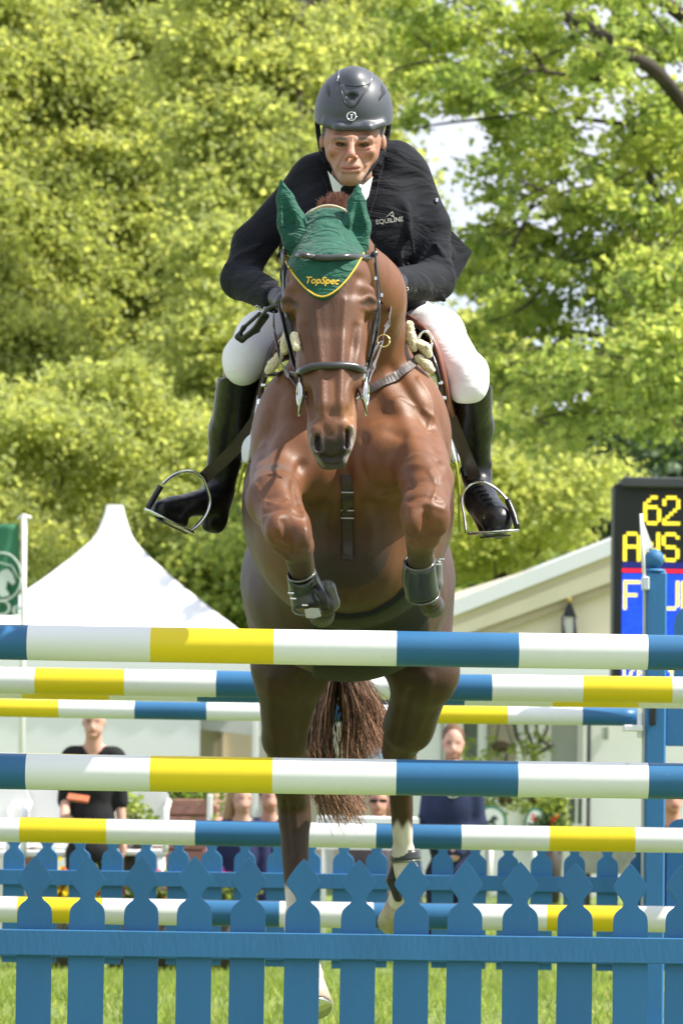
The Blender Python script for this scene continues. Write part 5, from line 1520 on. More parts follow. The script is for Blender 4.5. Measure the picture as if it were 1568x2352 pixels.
# ------------------------------------------------------------------ bridle
def build_bridle():
    root = empty('bridle', P(757, 720, 9.9), 'black leather bridle with noseband and steel bit on the horse\'s head', 'bridle')
    both = bvh_of([c for c in horse.children if c.name.startswith('body')][0], BON)
    BL = MT['black_leather']
    st = mat('grey_shine_leather', (.045, .045, .05), .28, var=.1, vscale=40, spec=.6)
    bb = [on(x, y, .009, both) for x, y in ((660, 581), (690, 590), (725, 595), (757, 597), (800, 594), (835, 588), (848, 586))]
    bb = [P(649, 578, 10.04)] + bb + [P(860, 583, 10.04)]
    MB().tube(spline(bb, 5), .0088, 10).build('browband', st, root)
    nb = [on(x, y, .010, both) for x, y in ((700, 853), (722, 847), (760, 843), (800, 845), (822, 849))]
    nb = [P(687, 855, 9.93)] + nb + [P(835, 853, 9.93)]
    MB().tube(spline([P(688, 862, 10.0)] + nb + [P(836, 862, 10.0)], 5), [.008] + [.0105] * (5 * 8 - 1) + [.008], 10).build('noseband', st, root)
    def side(pts, w, name, m=BL, lift=.004):
        q = [(on(x, y, lift, both) if Y is None else P(x, y, Y)) for x, y, Y in pts]
        strap(q, w, .0022, bvh=both).build(name, m, root)
    side([(650, 580, 10.03), (653, 640, 10.0), (655, 700, 9.97), (670, 770, 9.95), (684, 835, 9.93), (694, 890, 9.90)], .0075, 'cheekpiece')
    side([(860, 586, 10.03), (864, 640, 10.01), (866, 700, 9.98), (855, 770, 9.96), (842, 835, 9.93), (836, 890, 9.90)], .0075, 'cheekpiece')
    side([(641, 700, 10.06), (655, 760, 10.02), (672, 830, 9.99), (680, 852, 9.97)], .0055, 'cheekpiece')
    side([(870, 690, 10.06), (868, 750, 10.02), (852, 820, 9.99), (842, 852, 9.97)], .0055, 'cheekpiece')
    side([(858, 560, 10.08), (868, 640, 10.08), (876, 700, 10.07)], .006, 'cheekpiece')
    for xx, s in ((690, -1), (838, 1)):
        c = P(xx + s * 2, 905, 9.86)
        ring = [c + Vector((.006 * s * math.cos(a), .012 * math.cos(a), .030 * math.sin(a))) for a in np.linspace(0, 2 * math.pi, 25)]
        b = MB(); b.tube(ring, .0036, 8); b.tube([c + Vector((0, 0, .045)), c - Vector((0, 0, .06))], .0036, 8)
        b.build('bit_ring', MT['steel'], root)
        m = MB(); e1 = P(xx - 12 * s, 918, 9.87)
        m.tube([P(xx - 16*s, 893, 9.86), P(xx - 3*s, 925, 9.84), P(xx + 4*s, 952, 9.84)], [(.008, .003), (.007, .003), (.001, .001)], 8)
        m.build('curb_strap', BL, root)
        k = P(xx - 8*s, 862, 9.895); MB().box((k.x - .010, k.y - .006, k.z - .012), (k.x + .010, k.y + .006, k.z + .012), bev=.003).build('buckle', MT['steel'], root)
    MB().tube(spline([P(692, 905, 9.86), P(730, 925, 9.86), P(765, 930, 9.86), P(800, 925, 9.86), P(836, 905, 9.86)], 4), .005, 8).build('bit', MT['steel'], root)
    # reins
    rg = mat('grey_lit_rein', (.14, .13, .14), .35, var=.15, vscale=30, spec=.6)  # grey has the light on the picture-right reins painted in
    q = [P(840, 905, 9.87), P(850, 862, 9.96), P(868, 812, 10.08), P(882, 770, 10.18), P(896, 710, 10.36), P(904, 655, 10.52)]
    strap(q, .0085, .0015).build('rein', rg, root)
    q = [P(840, 905, 9.87), P(843, 850, 9.98), P(862, 800, 10.10), P(880, 784, 10.16)]
    strap(q, .0075, .0015).build('rein', rg, root)
    q = [P(690, 905, 9.87), P(668, 870, 9.98), P(645, 830, 10.1), P(632, 780, 10.25), P(630, 720, 10.46)]
    strap(q, .0085, .0015).build('rein', MT['brown_leather'], root)
    q = [P(692, 900, 9.88), P(675, 800, 10.05), P(660, 720, 10.2), P(646, 700, 10.42)]
    strap(q, .0065, .0015).build('rein', MT['brown_leather'], root)
    c = P(880, 783, 10.15)
    MB().tube([c + Vector((.017 * math.cos(a), .004*math.sin(a), .017 * math.sin(a))) for a in np.linspace(0, 2 * math.pi, 21)], .0026, 8).build('rein_ring', MT['brass'], root)
    for (x, y, Y) in ((862, 640, 9.99), (876, 678, 10.05), (651, 690, 9.98)):
        k = P(x, y, Y); MB().box((k.x - .0035, k.y - .005, k.z - .005), (k.x + .0035, k.y + .003, k.z + .005), bev=.001).build('buckle', MT['steel'], root)
build_bridle()

# ------------------------------------------------------------------ breastplate, saddle, cloth, girth
def fuzzy(name, prims, root, m=None):
    o = sculpt(name, prims, .005, m or MT['sheepskin'], root, relax=1)
    me = o.data; n = len(me.vertices); a = np.empty(n*3, np.float32); me.vertices.foreach_get('co', a); a = a.reshape(-1, 3)
    nr = np.array([v.normal[:] for v in me.vertices])
    a = a + nr * (noise3(a, 200, 9)[:, None] * .0016 + .0007 * RNG.normal(size=(n, 1)))
    me.vertices.foreach_set('co', a.astype(np.float32).ravel()); me.update()
    return o
def build_breastplate():
    root = empty('breastplate', P(830, 850, 10.4), 'brown leather breastplate with cream sheepskin pads across the horse\'s chest', 'breastplate')
    gl = mat('grey_brown_leather', (.085, .070, .068), .38, var=.15, vscale=25, bump=.1, bscale=150, spec=.5)
    q = [on(x, y, .006) for x, y in ((850, 898), (870, 888), (900, 872), (930, 852), (955, 828), (974, 804))]
    strap(q, .0125, .003).build('chest_strap', gl, root)
    q = [on(x, y, .006) for x, y in ((690, 868), (665, 864), (640, 864), (612, 866))]
    strap(q, .0125, .003).build('chest_strap', MT['brown_leather'], root)
    q = [on(796, y, .005) for y in (1092, 1110, 1140, 1170, 1200, 1240, 1285)]
    s = strap(q, .015, .003).build('centre_strap', MT['brown_leather'], root)
    for y in (1128, 1168, 1186):
        c = on(796, y, .010); MB().box((c.x - .018, c.y - .004, c.z - .002), (c.x + .018, c.y + .004, c.z + .003), bev=.001).build('buckle', mat('dull_metal', (.35, .33, .32), .35, .8), root)
    q = [on(x, y, .006) for x, y in ((812, 1085), (798, 1095))]
    def s3(x, y, dY=-.01):
        p = on(x, y, .01); xx, yy = pix(np.array([tuple(p)])); return (float(xx[0]), float(yy[0]), p.y + dY)
    for pts in ([(932, 748), (944, 778), (950, 800)], [(962, 790), (978, 800), (984, 815)], [(962, 824), (980, 840), (990, 850)],
                [(660, 765), (656, 790), (652, 808)], [(640, 820), (626, 838), (616, 852)], [(684, 772), (690, 800)]):
        q = [s3(*p) for p in pts]; pr = []
        for a, b in zip(q[:-1], q[1:]): pr.append(('c', *a, 11.5, *b, 9.5, {'k': .015}))
        fuzzy('sheepskin_pad', pr, root)
    c = on(976, 786, .03)
    MB().tube([c + Vector((.019 * math.cos(a), .006 * math.cos(a), .032 * math.sin(a))) for a in np.linspace(0, 2 * math.pi, 21)], .004, 8).build('ring', MT['steel'], root)
build_breastplate()

def build_saddle():
    root = empty('saddle', P(800, 750, 11.3), 'tan and dark brown leather jumping saddle under the rider, on the horse\'s back', 'saddle')
    # seat and pommel
    pr = [('e', 800, 775, 11.35, .15, .24, .045, {'k': .04}), ('c', 740, 745, 11.02, 28, 880, 735, 11.02, 28, {'k': .05}),
          ('c', 880, 735, 11.05, 30, 960, 790, 11.05, 26, {'k': .04}), ('c', 740, 745, 11.05, 30, 650, 800, 11.05, 26, {'k': .04})]
    sculpt('seat', pr, .009, MT['tan_leather'], root)
    # flaps: curved sheets hugging both sides
    def flap(rows, name, m, th=.012):
        V = []; nr = len(rows); nc = len(rows[0])
        for r_ in rows:
            for p in r_: V.append(P(*p))
        F = [(i*nc+j, i*nc+j+1, (i+1)*nc+j+1, (i+1)*nc+j) for i in range(nr-1) for j in range(nc-1)]
        o = link(name, np_mesh(name, V, F), m, root)
        s = o.modifiers.new('sub', 'SUBSURF'); s.levels = 2; s.render_levels = 2
        d = o.modifiers.new('th', 'SOLIDIFY'); d.thickness = th; d.offset = 0
        return o
    flap([[(915, 722, 10.92), (950, 728, 11.2), (960, 735, 11.6)],
          [(975, 745, 10.86), (1000, 770, 11.2), (1005, 790, 11.6)],
          [(1003, 800, 10.84), (1028, 830, 11.2), (1030, 850, 11.6)],
          [(1018, 870, 10.83), (1042, 890, 11.2), (1042, 910, 11.55)],
          [(1030, 935, 10.88), (1050, 960, 11.2), (1048, 975, 11.5)],
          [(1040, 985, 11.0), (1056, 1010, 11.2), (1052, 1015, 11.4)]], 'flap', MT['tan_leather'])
    flap([[(905, 735, 10.95), (920, 745, 11.1), (940, 750, 11.3)],
          [(985, 790, 10.80), (995, 800, 11.0), (1000, 810, 11.3)],
          [(1004, 850, 10.74), (1012, 860, 11.0), (1016, 870, 11.3)],
          [(1016, 930, 10.80), (1024, 940, 11.0), (1026, 950, 11.3)]], 'girth_panel', MT['black_leather'], .01)
    flap([[(700, 740, 10.95), (660, 745, 11.2), (650, 752, 11.6)],
          [(640, 770, 10.86), (612, 790, 11.2), (608, 800, 11.6)],
          [(618, 830, 10.84), (592, 850, 11.2), (590, 865, 11.6)],
          [(604, 890, 10.86), (576, 920, 11.2), (576, 930, 11.55)],
          [(590, 940, 10.92), (566, 985, 11.2), (568, 990, 11.5)],
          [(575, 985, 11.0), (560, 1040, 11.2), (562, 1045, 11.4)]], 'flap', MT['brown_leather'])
    for (x, y, Y) in ((1010, 880, 10.78), (1018, 915, 10.78), (606, 885, 10.82), (600, 920, 10.82)):
        k = P(x, y, Y); MB().box((k.x - .008, k.y - .012, k.z - .006), (k.x + .008, k.y + .008, k.z + .006), bev=.003).build('buckle', MT['steel'], root)
    # belly guard and girth
    g = empty('girth', P(840, 1350, 10.9), 'wide black girth with stud guard under the horse\'s belly', 'girth')
    F_ = [p for p in HORSE if (p[0] == 'e' and p[3] > 10.6 and p[2] > 1000) or (p[0] == 'c' and p[2] < 900 and p[3] > 11)]
    bl, bh = prim_bounds(F_, .05)
    def cut(F):
        x, y, z = F.coords(); X, Yp = F.pixgrid()
        gd = np.maximum(np.maximum(10.70 - y, y - 11.7), (1300 - Yp + .0016 * (X - 850) ** 2) / 800) + 0 * x
        gd = np.maximum(gd, (np.abs(X - 850) - 135) / 800)
        return gd.astype(np.float32)
    gmt = mat('matt_black_girth', (.010, .010, .010), .6, var=.2, vscale=20, spec=.25)
    sculpt('girth_band', F_, .010, gmt, g, grow=.012, cut=cut, lo=(bl[0], 10.6, bl[2]), hi=(bh[0], 11.8, bh[2]), relax=2)
    pr = [('c', 770, 1330, 10.80, 36, 905, 1322, 10.80, 36, {'k': .05, 's': (1, .8, .8)}), ('c', 800, 1350, 10.86, 50, 900, 1350, 10.86, 50, {'k': .05, 's': (1, .8, .8)})]
    sculpt('stud_guard', pr, .008, gmt, g)
    # saddle cloth
    cl = empty('saddle_cloth', P(800, 900, 11.3), 'white saddle cloth with yellow piping showing below the saddle flaps', 'saddle cloth')
    wm = mat('white_saddle_cloth', (.72, .73, .80), .8, var=.03, bump=.3, bscale=70)
    def sheet(rows, nm, m, rt, th=.014):
        V = [P(*p) for r_ in rows for p in r_]; nc = len(rows[0]); nr = len(rows)
        F = [(i*nc+j, i*nc+j+1, (i+1)*nc+j+1, (i+1)*nc+j) for i in range(nr-1) for j in range(nc-1)]
        o = link(nm, np_mesh(nm, V, F), m, rt); s = o.modifiers.new('sub', 'SUBSURF'); s.levels = s.render_levels = 2
        d = o.modifiers.new('th', 'SOLIDIFY'); d.thickness = th; d.offset = 0
    sheet([[(600, 900, 10.84), (584, 900, 11.4)], [(592, 960, 10.84), (568, 970, 11.4)], [(582, 1010, 10.86), (556, 1020, 11.4)], [(574, 1062, 10.9), (550, 1068, 11.4)]], 'panel', wm, cl)
    sheet([[(1008, 930, 10.84), (1030, 940, 11.4)], [(1020, 980, 10.84), (1040, 990, 11.4)], [(1030, 1020, 10.86), (1048, 1030, 11.4)], [(1038, 1062, 10.9), (1052, 1070, 11.4)]], 'panel', wm, cl)
    sheet([[(560, 1008, 10.84), (594, 985, 10.80)], [(555, 1035, 10.84), (574, 1028, 10.81)], [(558, 1066, 10.85), (574, 1064, 10.82)]], 'panel', wm, cl, .006)
    for q in ([(562, 1062, 11.0), (552, 1100, 11.05), (546, 1130, 11.1)], [(1046, 1062, 11.0), (1053, 1120, 11.05), (1054, 1180, 11.1), (1055, 1220, 11.2)]):
        MB().tube(spline([P(*p) for p in q], 4), .0045, 6).build('piping', mat('yellow_green_piping', (.50, .52, .08), .6), cl)
build_saddle()

# ------------------------------------------------------------------ leg boots
def build_boots():
    bm = mat('black_boot_shell', (.025, .030, .030), .28, var=.15, vscale=20, spec=.6, coat=.2)
    pale = mat('pale_boot_lining', (.42, .43, .36), .6, var=.1)
    tr = mat('smoky_boot_edge', (.12, .13, .11), .2, var=.1, spec=.6)
    def boot(lab, rings, tilt=0, extra=None, clips=()):
        root = empty('tendon_boot', P(*rings[0][0]), lab, 'leg boot', 'black protective boots on the horse\'s legs')
        pts = [P(*a) for a, r_ in rings]; rad = [M(r_, a[2]) for a, r_ in rings]
        MB().tube(spline(pts, 3), list(np.interp(np.linspace(0, len(rad)-1, (len(rad)-1)*3+1), range(len(rad)), rad)), 20, cap=False).build('shell', bm, root).modifiers.new('t', 'SOLIDIFY').thickness = -.005
        for i in (0, len(rings)-1):
            c = pts[i]; d = (pts[-1] - pts[0]).normalized()
            u = d.cross(Vector((0, 1, 0))).normalized(); w = d.cross(u)
            MB().tube([c + (u*math.cos(a) + w*math.sin(a)) * (rad[i] + .003) for a in np.linspace(0, 2*math.pi, 25)], .0035, 6).build('rim', tr, root)
        if extra: extra(root)
        for (x, y, Y) in clips:
            k = P(x, y, Y); MB().box((k.x - .008, k.y - .006, k.z - .0035), (k.x + .008, k.y + .006, k.z + .0035), bev=.002).build('clip', MT['steel'], root)
        return root
    def wh(root):
        m = MB(); m.ngon([P(699, 1400, 10.22), P(715, 1396, 10.215), P(733, 1397, 10.22), P(738, 1415, 10.22), P(722, 1420, 10.215), P(703, 1419, 10.22)], Vector((0, .02, 0)))
        m.build('liner', pale, root)
        pr = [('c', 752, 1350, 10.36, 20, 762, 1385, 10.38, 18, {'k': .01}), ('c', 762, 1385, 10.38, 18, 752, 1406, 10.40, 12, {'k': .01})]
        sculpt('strike_pad', pr, .006, tr, root)
        m = MB(); m.tube([P(722, 1345, 10.2), P(742, 1372, 10.2), P(748, 1400, 10.22)], [(.006, .012)] * 3, 8); m.build('strap', MT['black_leather'], root)
    boot('black tendon boot on the folded foreleg at picture left, white lining showing', [((692, 1318, 10.22), 29), ((702, 1350, 10.27), 36), ((712, 1390, 10.28), 38)], extra=wh, clips=((668, 1362, 10.19), (673, 1375, 10.19), (700, 1390, 10.19)))
    boot('black tendon boot on the folded foreleg at picture right, steel clip beside it', [((963, 1290, 10.22), 32), ((963, 1330, 10.26), 36), ((970, 1366, 10.29), 35)], clips=((1013, 1284, 10.2), (1005, 1296, 10.2)))
    pr = [('c', 1004, 1296, 10.30, 12, 1000, 1340, 10.31, 16, {'k': .01}), ('c', 1000, 1340, 10.31, 15, 994, 1385, 10.33, 8, {'k': .01})]
    r2 = [o for o in COL.objects if o.name.startswith('tendon_boot')][-1]
    sculpt('strike_pad', pr, .006, tr, r2)
    def cup(root):
        pr = [('c', 912, 1982, 12.42, 14, 902, 2020, 12.43, 15, {'k': .01}), ('c', 902, 2020, 12.43, 15, 914, 2062, 12.43, 11, {'k': .01})]
        sculpt('fetlock_cup', pr, .006, MT['black_leather'], root)
        for s in (-1, 1): pass
    boot('short black fetlock boot on the white hind leg at picture right', [((929, 1954, 12.41), 31), ((931, 1978, 12.41), 32)], extra=cup, clips=())
build_boots()
# ================================================================== rider
SKIN_M = mat('sun_tanned_skin', (.5, .25, .17), .55, attr=True, var=.05, vscale=30, bump=.12, bscale=220, spec=.35, sss=.08)
HEADP = [
 ('e', 811, 268, 10.845, .088, .105, .108, {'k': .02}),
 ('e', 809, 325, 10.785, .084, .085, .078, {'k': .03}),
 ('c', 774, 358, 10.77, 22, 796, 404, 10.735, 18, {'k': .025}),
 ('c', 843, 358, 10.77, 22, 812, 404, 10.735, 18, {'k': .025}),
 ('e', 804, 378, 10.735, .042, .045, .050, {'k': .03}),
 ('e', 804, 410, 10.715, .027, .022, .018, {'k': .02}),
 ('e', 772, 345, 10.722, .024, .022, .018, {'k': .02}),
 ('e', 842, 347, 10.722, .024, .022, .018, {'k': .02}),
 ('c', 766, 318, 10.708, 8, 798, 321, 10.690, 8, {'k': .022}),
 ('c', 816, 321, 10.690, 8, 850, 320, 10.708, 8, {'k': .022}),
 ('e', 784, 331, 10.706, .015, .012, .0075, {'k': .008, 'op': 'sub'}),
 ('e', 834, 333, 10.706, .015, .012, .0075, {'k': .008, 'op': 'sub'}),
 ('e', 784, 331, 10.728, .0145, .0125, .012, {'k': .004}),
 ('e', 834, 333, 10.728, .0145, .0125, .012, {'k': .004}),
 ('c', 807, 318, 10.688, 6, 806, 350, 10.665, 9, {'k': .010}),
 ('e', 806, 356, 10.662, .012, .013, .010, {'k': .008}),
 ('e', 795, 361, 10.680, .008, .010, .007, {'k': .006}),
 ('e', 817, 361, 10.680, .008, .010, .007, {'k': .006}),
 ('e', 798, 367, 10.666, .003, .005, .002, {'k': .002, 'op': 'sub'}),
 ('e', 813, 367, 10.666, .003, .005, .002, {'k': .002, 'op': 'sub'}),
 ('e', 804, 385, 10.700, .030, .020, .022, {'k': .015}),
 ('c', 786, 384, 10.690, 3.5, 824, 383, 10.690, 3.5, {'k': .008}),
 ('c', 788, 393, 10.690, 4.5, 822, 392, 10.690, 4.5, {'k': .008}),
 ('c', 783, 388.5, 10.682, 1.8, 826, 387.5, 10.682, 1.8, {'k': .003, 'op': 'sub'}),
 ('c', 790, 356, 10.690, 2.2, 776, 380, 10.702, 2.5, {'k': .006, 'op': 'sub'}),
 ('c', 823, 357, 10.690, 2.2, 836, 381, 10.702, 2.5, {'k': .006, 'op': 'sub'}),
 ('c', 775, 345, 10.700, 1.2, 792, 343, 10.692, 1.2, {'k': .004, 'op': 'sub'}),
 ('c', 826, 346, 10.692, 1.2, 844, 345, 10.702, 1.2, {'k': .004, 'op': 'sub'}),
 ('e', 741, 328, 10.83, .011, .020, .028, {'k': .008}),
 ('e', 879, 330, 10.83, .011, .020, .028, {'k': .008}),
 ('c', 808, 392, 10.86, 46, 806, 450, 10.97, 50, {'k': .03}),
]
TORSO = [
 ('e', 815, 520, 11.02, .165, .14, .21, {'k': .05, 'rot': (-.5, 0, 0)}),
 ('e', 815, 640, 11.25, .165, .16, .20, {'k': .06, 'rot': (-.5, 0, 0)}),
 ('c', 745, 408, 11.0, 50, 890, 390, 11.0, 56, {'k': .06}),
 ('e', 815, 720, 11.45, .175, .16, .12, {'k': .06}),
]
ARML = [('c', 700, 436, 11.0, 52, 580, 562, 10.98, 44, {'k': .05}), ('c', 580, 562, 10.98, 44, 553, 640, 10.93, 42, {'k': .03}), ('c', 553, 644, 10.93, 44, 632, 684, 10.70, 36, {'k': .03})]
ARMR = [('c', 935, 408, 11.0, 56, 982, 520, 11.0, 49, {'k': .05}), ('c', 982, 520, 11.0, 49, 996, 640, 10.96, 45, {'k': .03}), ('c', 998, 645, 10.96, 46, 905, 652, 10.64, 36, {'k': .03})]
THIGHL = [('c', 730, 735, 11.40, 78, 606, 778, 11.12, 60, {'k': .04}), ('c', 606, 778, 11.12, 60, 563, 826, 11.0, 53, {'k': .04}), ('c', 566, 822, 11.0, 50, 556, 846, 10.98, 40, {'k': .02})]
THIGHR = [('c', 890, 738, 11.40, 78, 1002, 770, 11.16, 62, {'k': .04}), ('c', 1002, 770, 11.16, 62, 1066, 860, 10.98, 51, {'k': .03}), ('c', 1070, 860, 10.98, 53, 1076, 878, 10.96, 47, {'k': .02})]
SHINL = [('c', 550, 850, 11.02, 46, 530, 990, 11.22, 44, {'k': .03}), ('c', 530, 990, 11.22, 43, 500, 1130, 11.30, 31, {'k': .03})]
SHINR = [('c', 1082, 880, 11.00, 45, 1086, 980, 11.18, 41, {'k': .03}), ('c', 1086, 980, 11.18, 40, 1094, 1090, 11.28, 28, {'k': .03})]
FOOTL = [('c', 500, 1135, 11.28, 30, 498, 1188, 11.28, 24, {'k': .03}), ('c', 482, 1150, 11.24, 32, 400, 1168, 11.14, 25, {'k': .03, 's': (1, 1, .9)}), ('c', 400, 1168, 11.14, 24, 372, 1170, 11.10, 20, {'k': .02})]
FOOTR = [('c', 1094, 1095, 11.26, 28, 1104, 1150, 11.2, 31, {'k': .03}), ('c', 1104, 1150, 11.2, 32, 1140, 1196, 11.05, 34, {'k': .03}), ('c', 1104, 1170, 11.28, 24, 1120, 1205, 11.2, 22, {'k': .03})]
HANDL = [('e', 660, 692, 10.60, .038, .048, .030, {'k': .015})]
HANDR = [('e', 892, 640, 10.54, .030, .048, .042, {'k': .015})]
def fingers(cx, cy, Y, s, spread):
    out = []
    for i in range(4):
        L = (1.0, 1.08, 1.0, .82)[i]
        y = cy + (i - 1.5) * spread
        out += [('c', cx, y, Y, 7.5, cx + s*13*L, y + 3, Y - .035*L, 7, {'k': .004}),
                ('c', cx + s*13*L, y + 3, Y - .035*L, 7, cx + s*26*L, y + 7, Y - .018*L, 6.4, {'k': .003}),
                ('c', cx + s*26*L, y + 7, Y - .018*L, 6.4, cx + s*18*L, y + 10, Y + .006, 5.8, {'k': .003})]
    out += [('c', cx - s*4, cy - spread*1.8, Y + .01, 9, cx + s*10, cy - spread*2.4, Y - .03, 8, {'k': .006}), ('c', cx + s*10, cy - spread*2.4, Y - .03, 8, cx + s*20, cy - spread*1.6, Y - .045, 6.5, {'k': .003})]
    return out
FINL = fingers(660, 692, 10.58, 1, 11); FINR = fingers(892, 640, 10.52, -1, 12)

FSTROKES = [([(776, 307), (808, 309), (842, 307)], 1.6, -.0014), ([(804, 318), (805, 327)], 1.4, -.0016), ([(812, 318), (811, 327)], 1.4, -.0016),
 ([(772, 342), (784, 346), (795, 342)], 1.8, -.0022), ([(824, 343), (836, 347), (848, 343)], 1.8, -.0022), ([(774, 338), (786, 340), (796, 337)], 1.8, .0015), ([(824, 338), (836, 341), (848, 338)], 1.8, .0015),
 ([(793, 357), (784, 368), (777, 384), (776, 396)], 2.2, -.0034), ([(821, 358), (831, 369), (837, 385), (836, 396)], 2.2, -.0034), ([(786, 362), (776, 376)], 5, .0022), ([(828, 363), (840, 377)], 5, .0022),
 ([(764, 360), (768, 380), (780, 398)], 3, -.0024), ([(850, 360), (846, 380), (832, 398)], 3, -.0024), ([(756, 330), (764, 336)], 1.5, -.0015), ([(756, 340), (765, 341)], 1.5, -.0015), ([(862, 330), (853, 336)], 1.5, -.0015), ([(862, 341), (853, 342)], 1.5, -.0015),
 ([(784, 387), (804, 389), (826, 386)], 1.3, -.0030), ([(788, 399), (804, 402), (820, 399)], 2.0, -.0026), ([(803, 368), (803, 378)], 2, -.0014), ([(803, 408), (803, 414)], 4, .002),
 ([(777, 324), (790, 326)], 2, .0018), ([(826, 327), (842, 325)], 2, .0018)]
def skin_col(V):
    x, y = pix(V); n = len(V)
    C = np.tile(np.array([.39, .205, .14]), (n, 1))
    def mix(c, w): return C * (1 - w[:, None]) + np.array(c) * w[:, None]
    C = mix([.44, .21, .15], .3 * sm(-.1, .6, noise3(V, 90, 3)))
    C = mix([.56, .23, .17], .45 * sm(20, 6, np.hypot(x - 806, (y - 355))))           # nose
    C = mix([.54, .23, .17], .3 * sm(30, 10, np.hypot(np.abs(x - 808) - 38, (y - 352))))  # cheeks
    C = mix([.46, .15, .12], .8 * sm(24, 18, np.abs(x - 804)) * sm(8, 5, np.abs(y - 388)))  # lips
    C = mix([.20, .06, .05], .9 * sm(24, 18, np.abs(x - 804)) * sm(2.2, 1.0, np.abs(y - 388)))
    br = sm(5, 2.5, np.abs(y - 318 - .004 * (np.abs(x - 808) - 24) ** 2)) * sm(12, 16, np.abs(x - 808)) * sm(46, 38, np.abs(x - 808))
    C = mix([.12, .09, .075], .9 * br * (y < 328))
    C = mix([.32, .17, .125], .35 * sm(14, 8, np.hypot(np.abs(x - 809) - 25, (y - 333) * 1.3)))  # brow shade tinted into the eye sockets
    C = mix([.38, .27, .22], .30 * sm(388, 400, y) + .15 * sm(370, 380, y))            # stubble
    C = mix([.36, .18, .13], .32 * np.clip(near(x, y, [(793, 357), (784, 368), (777, 388)], 2) + near(x, y, [(821, 358), (831, 369), (837, 388)], 2) + near(x, y, [(772, 343), (784, 347), (795, 343)], 2) + near(x, y, [(824, 344), (836, 348), (848, 344)], 2), 0, 1))  # crease shade coloured into the folds and under the eyes
    C = mix([.36, .18, .125], .25 * sm(0, .5, noise3(V, 140, 8)))
    C = mix([.28, .15, .11], .28 * np.clip(near(x, y, [(776, 330), (793, 330)], 3.2) + near(x, y, [(826, 331), (843, 332)], 3.2), 0, 1))  # more painted brow shade across the eyes
    C = mix([.22, .20, .19], .75 * sm(58, 64, np.abs(x - 810)) * sm(322, 308, y))       # grey hair at temples
    return C

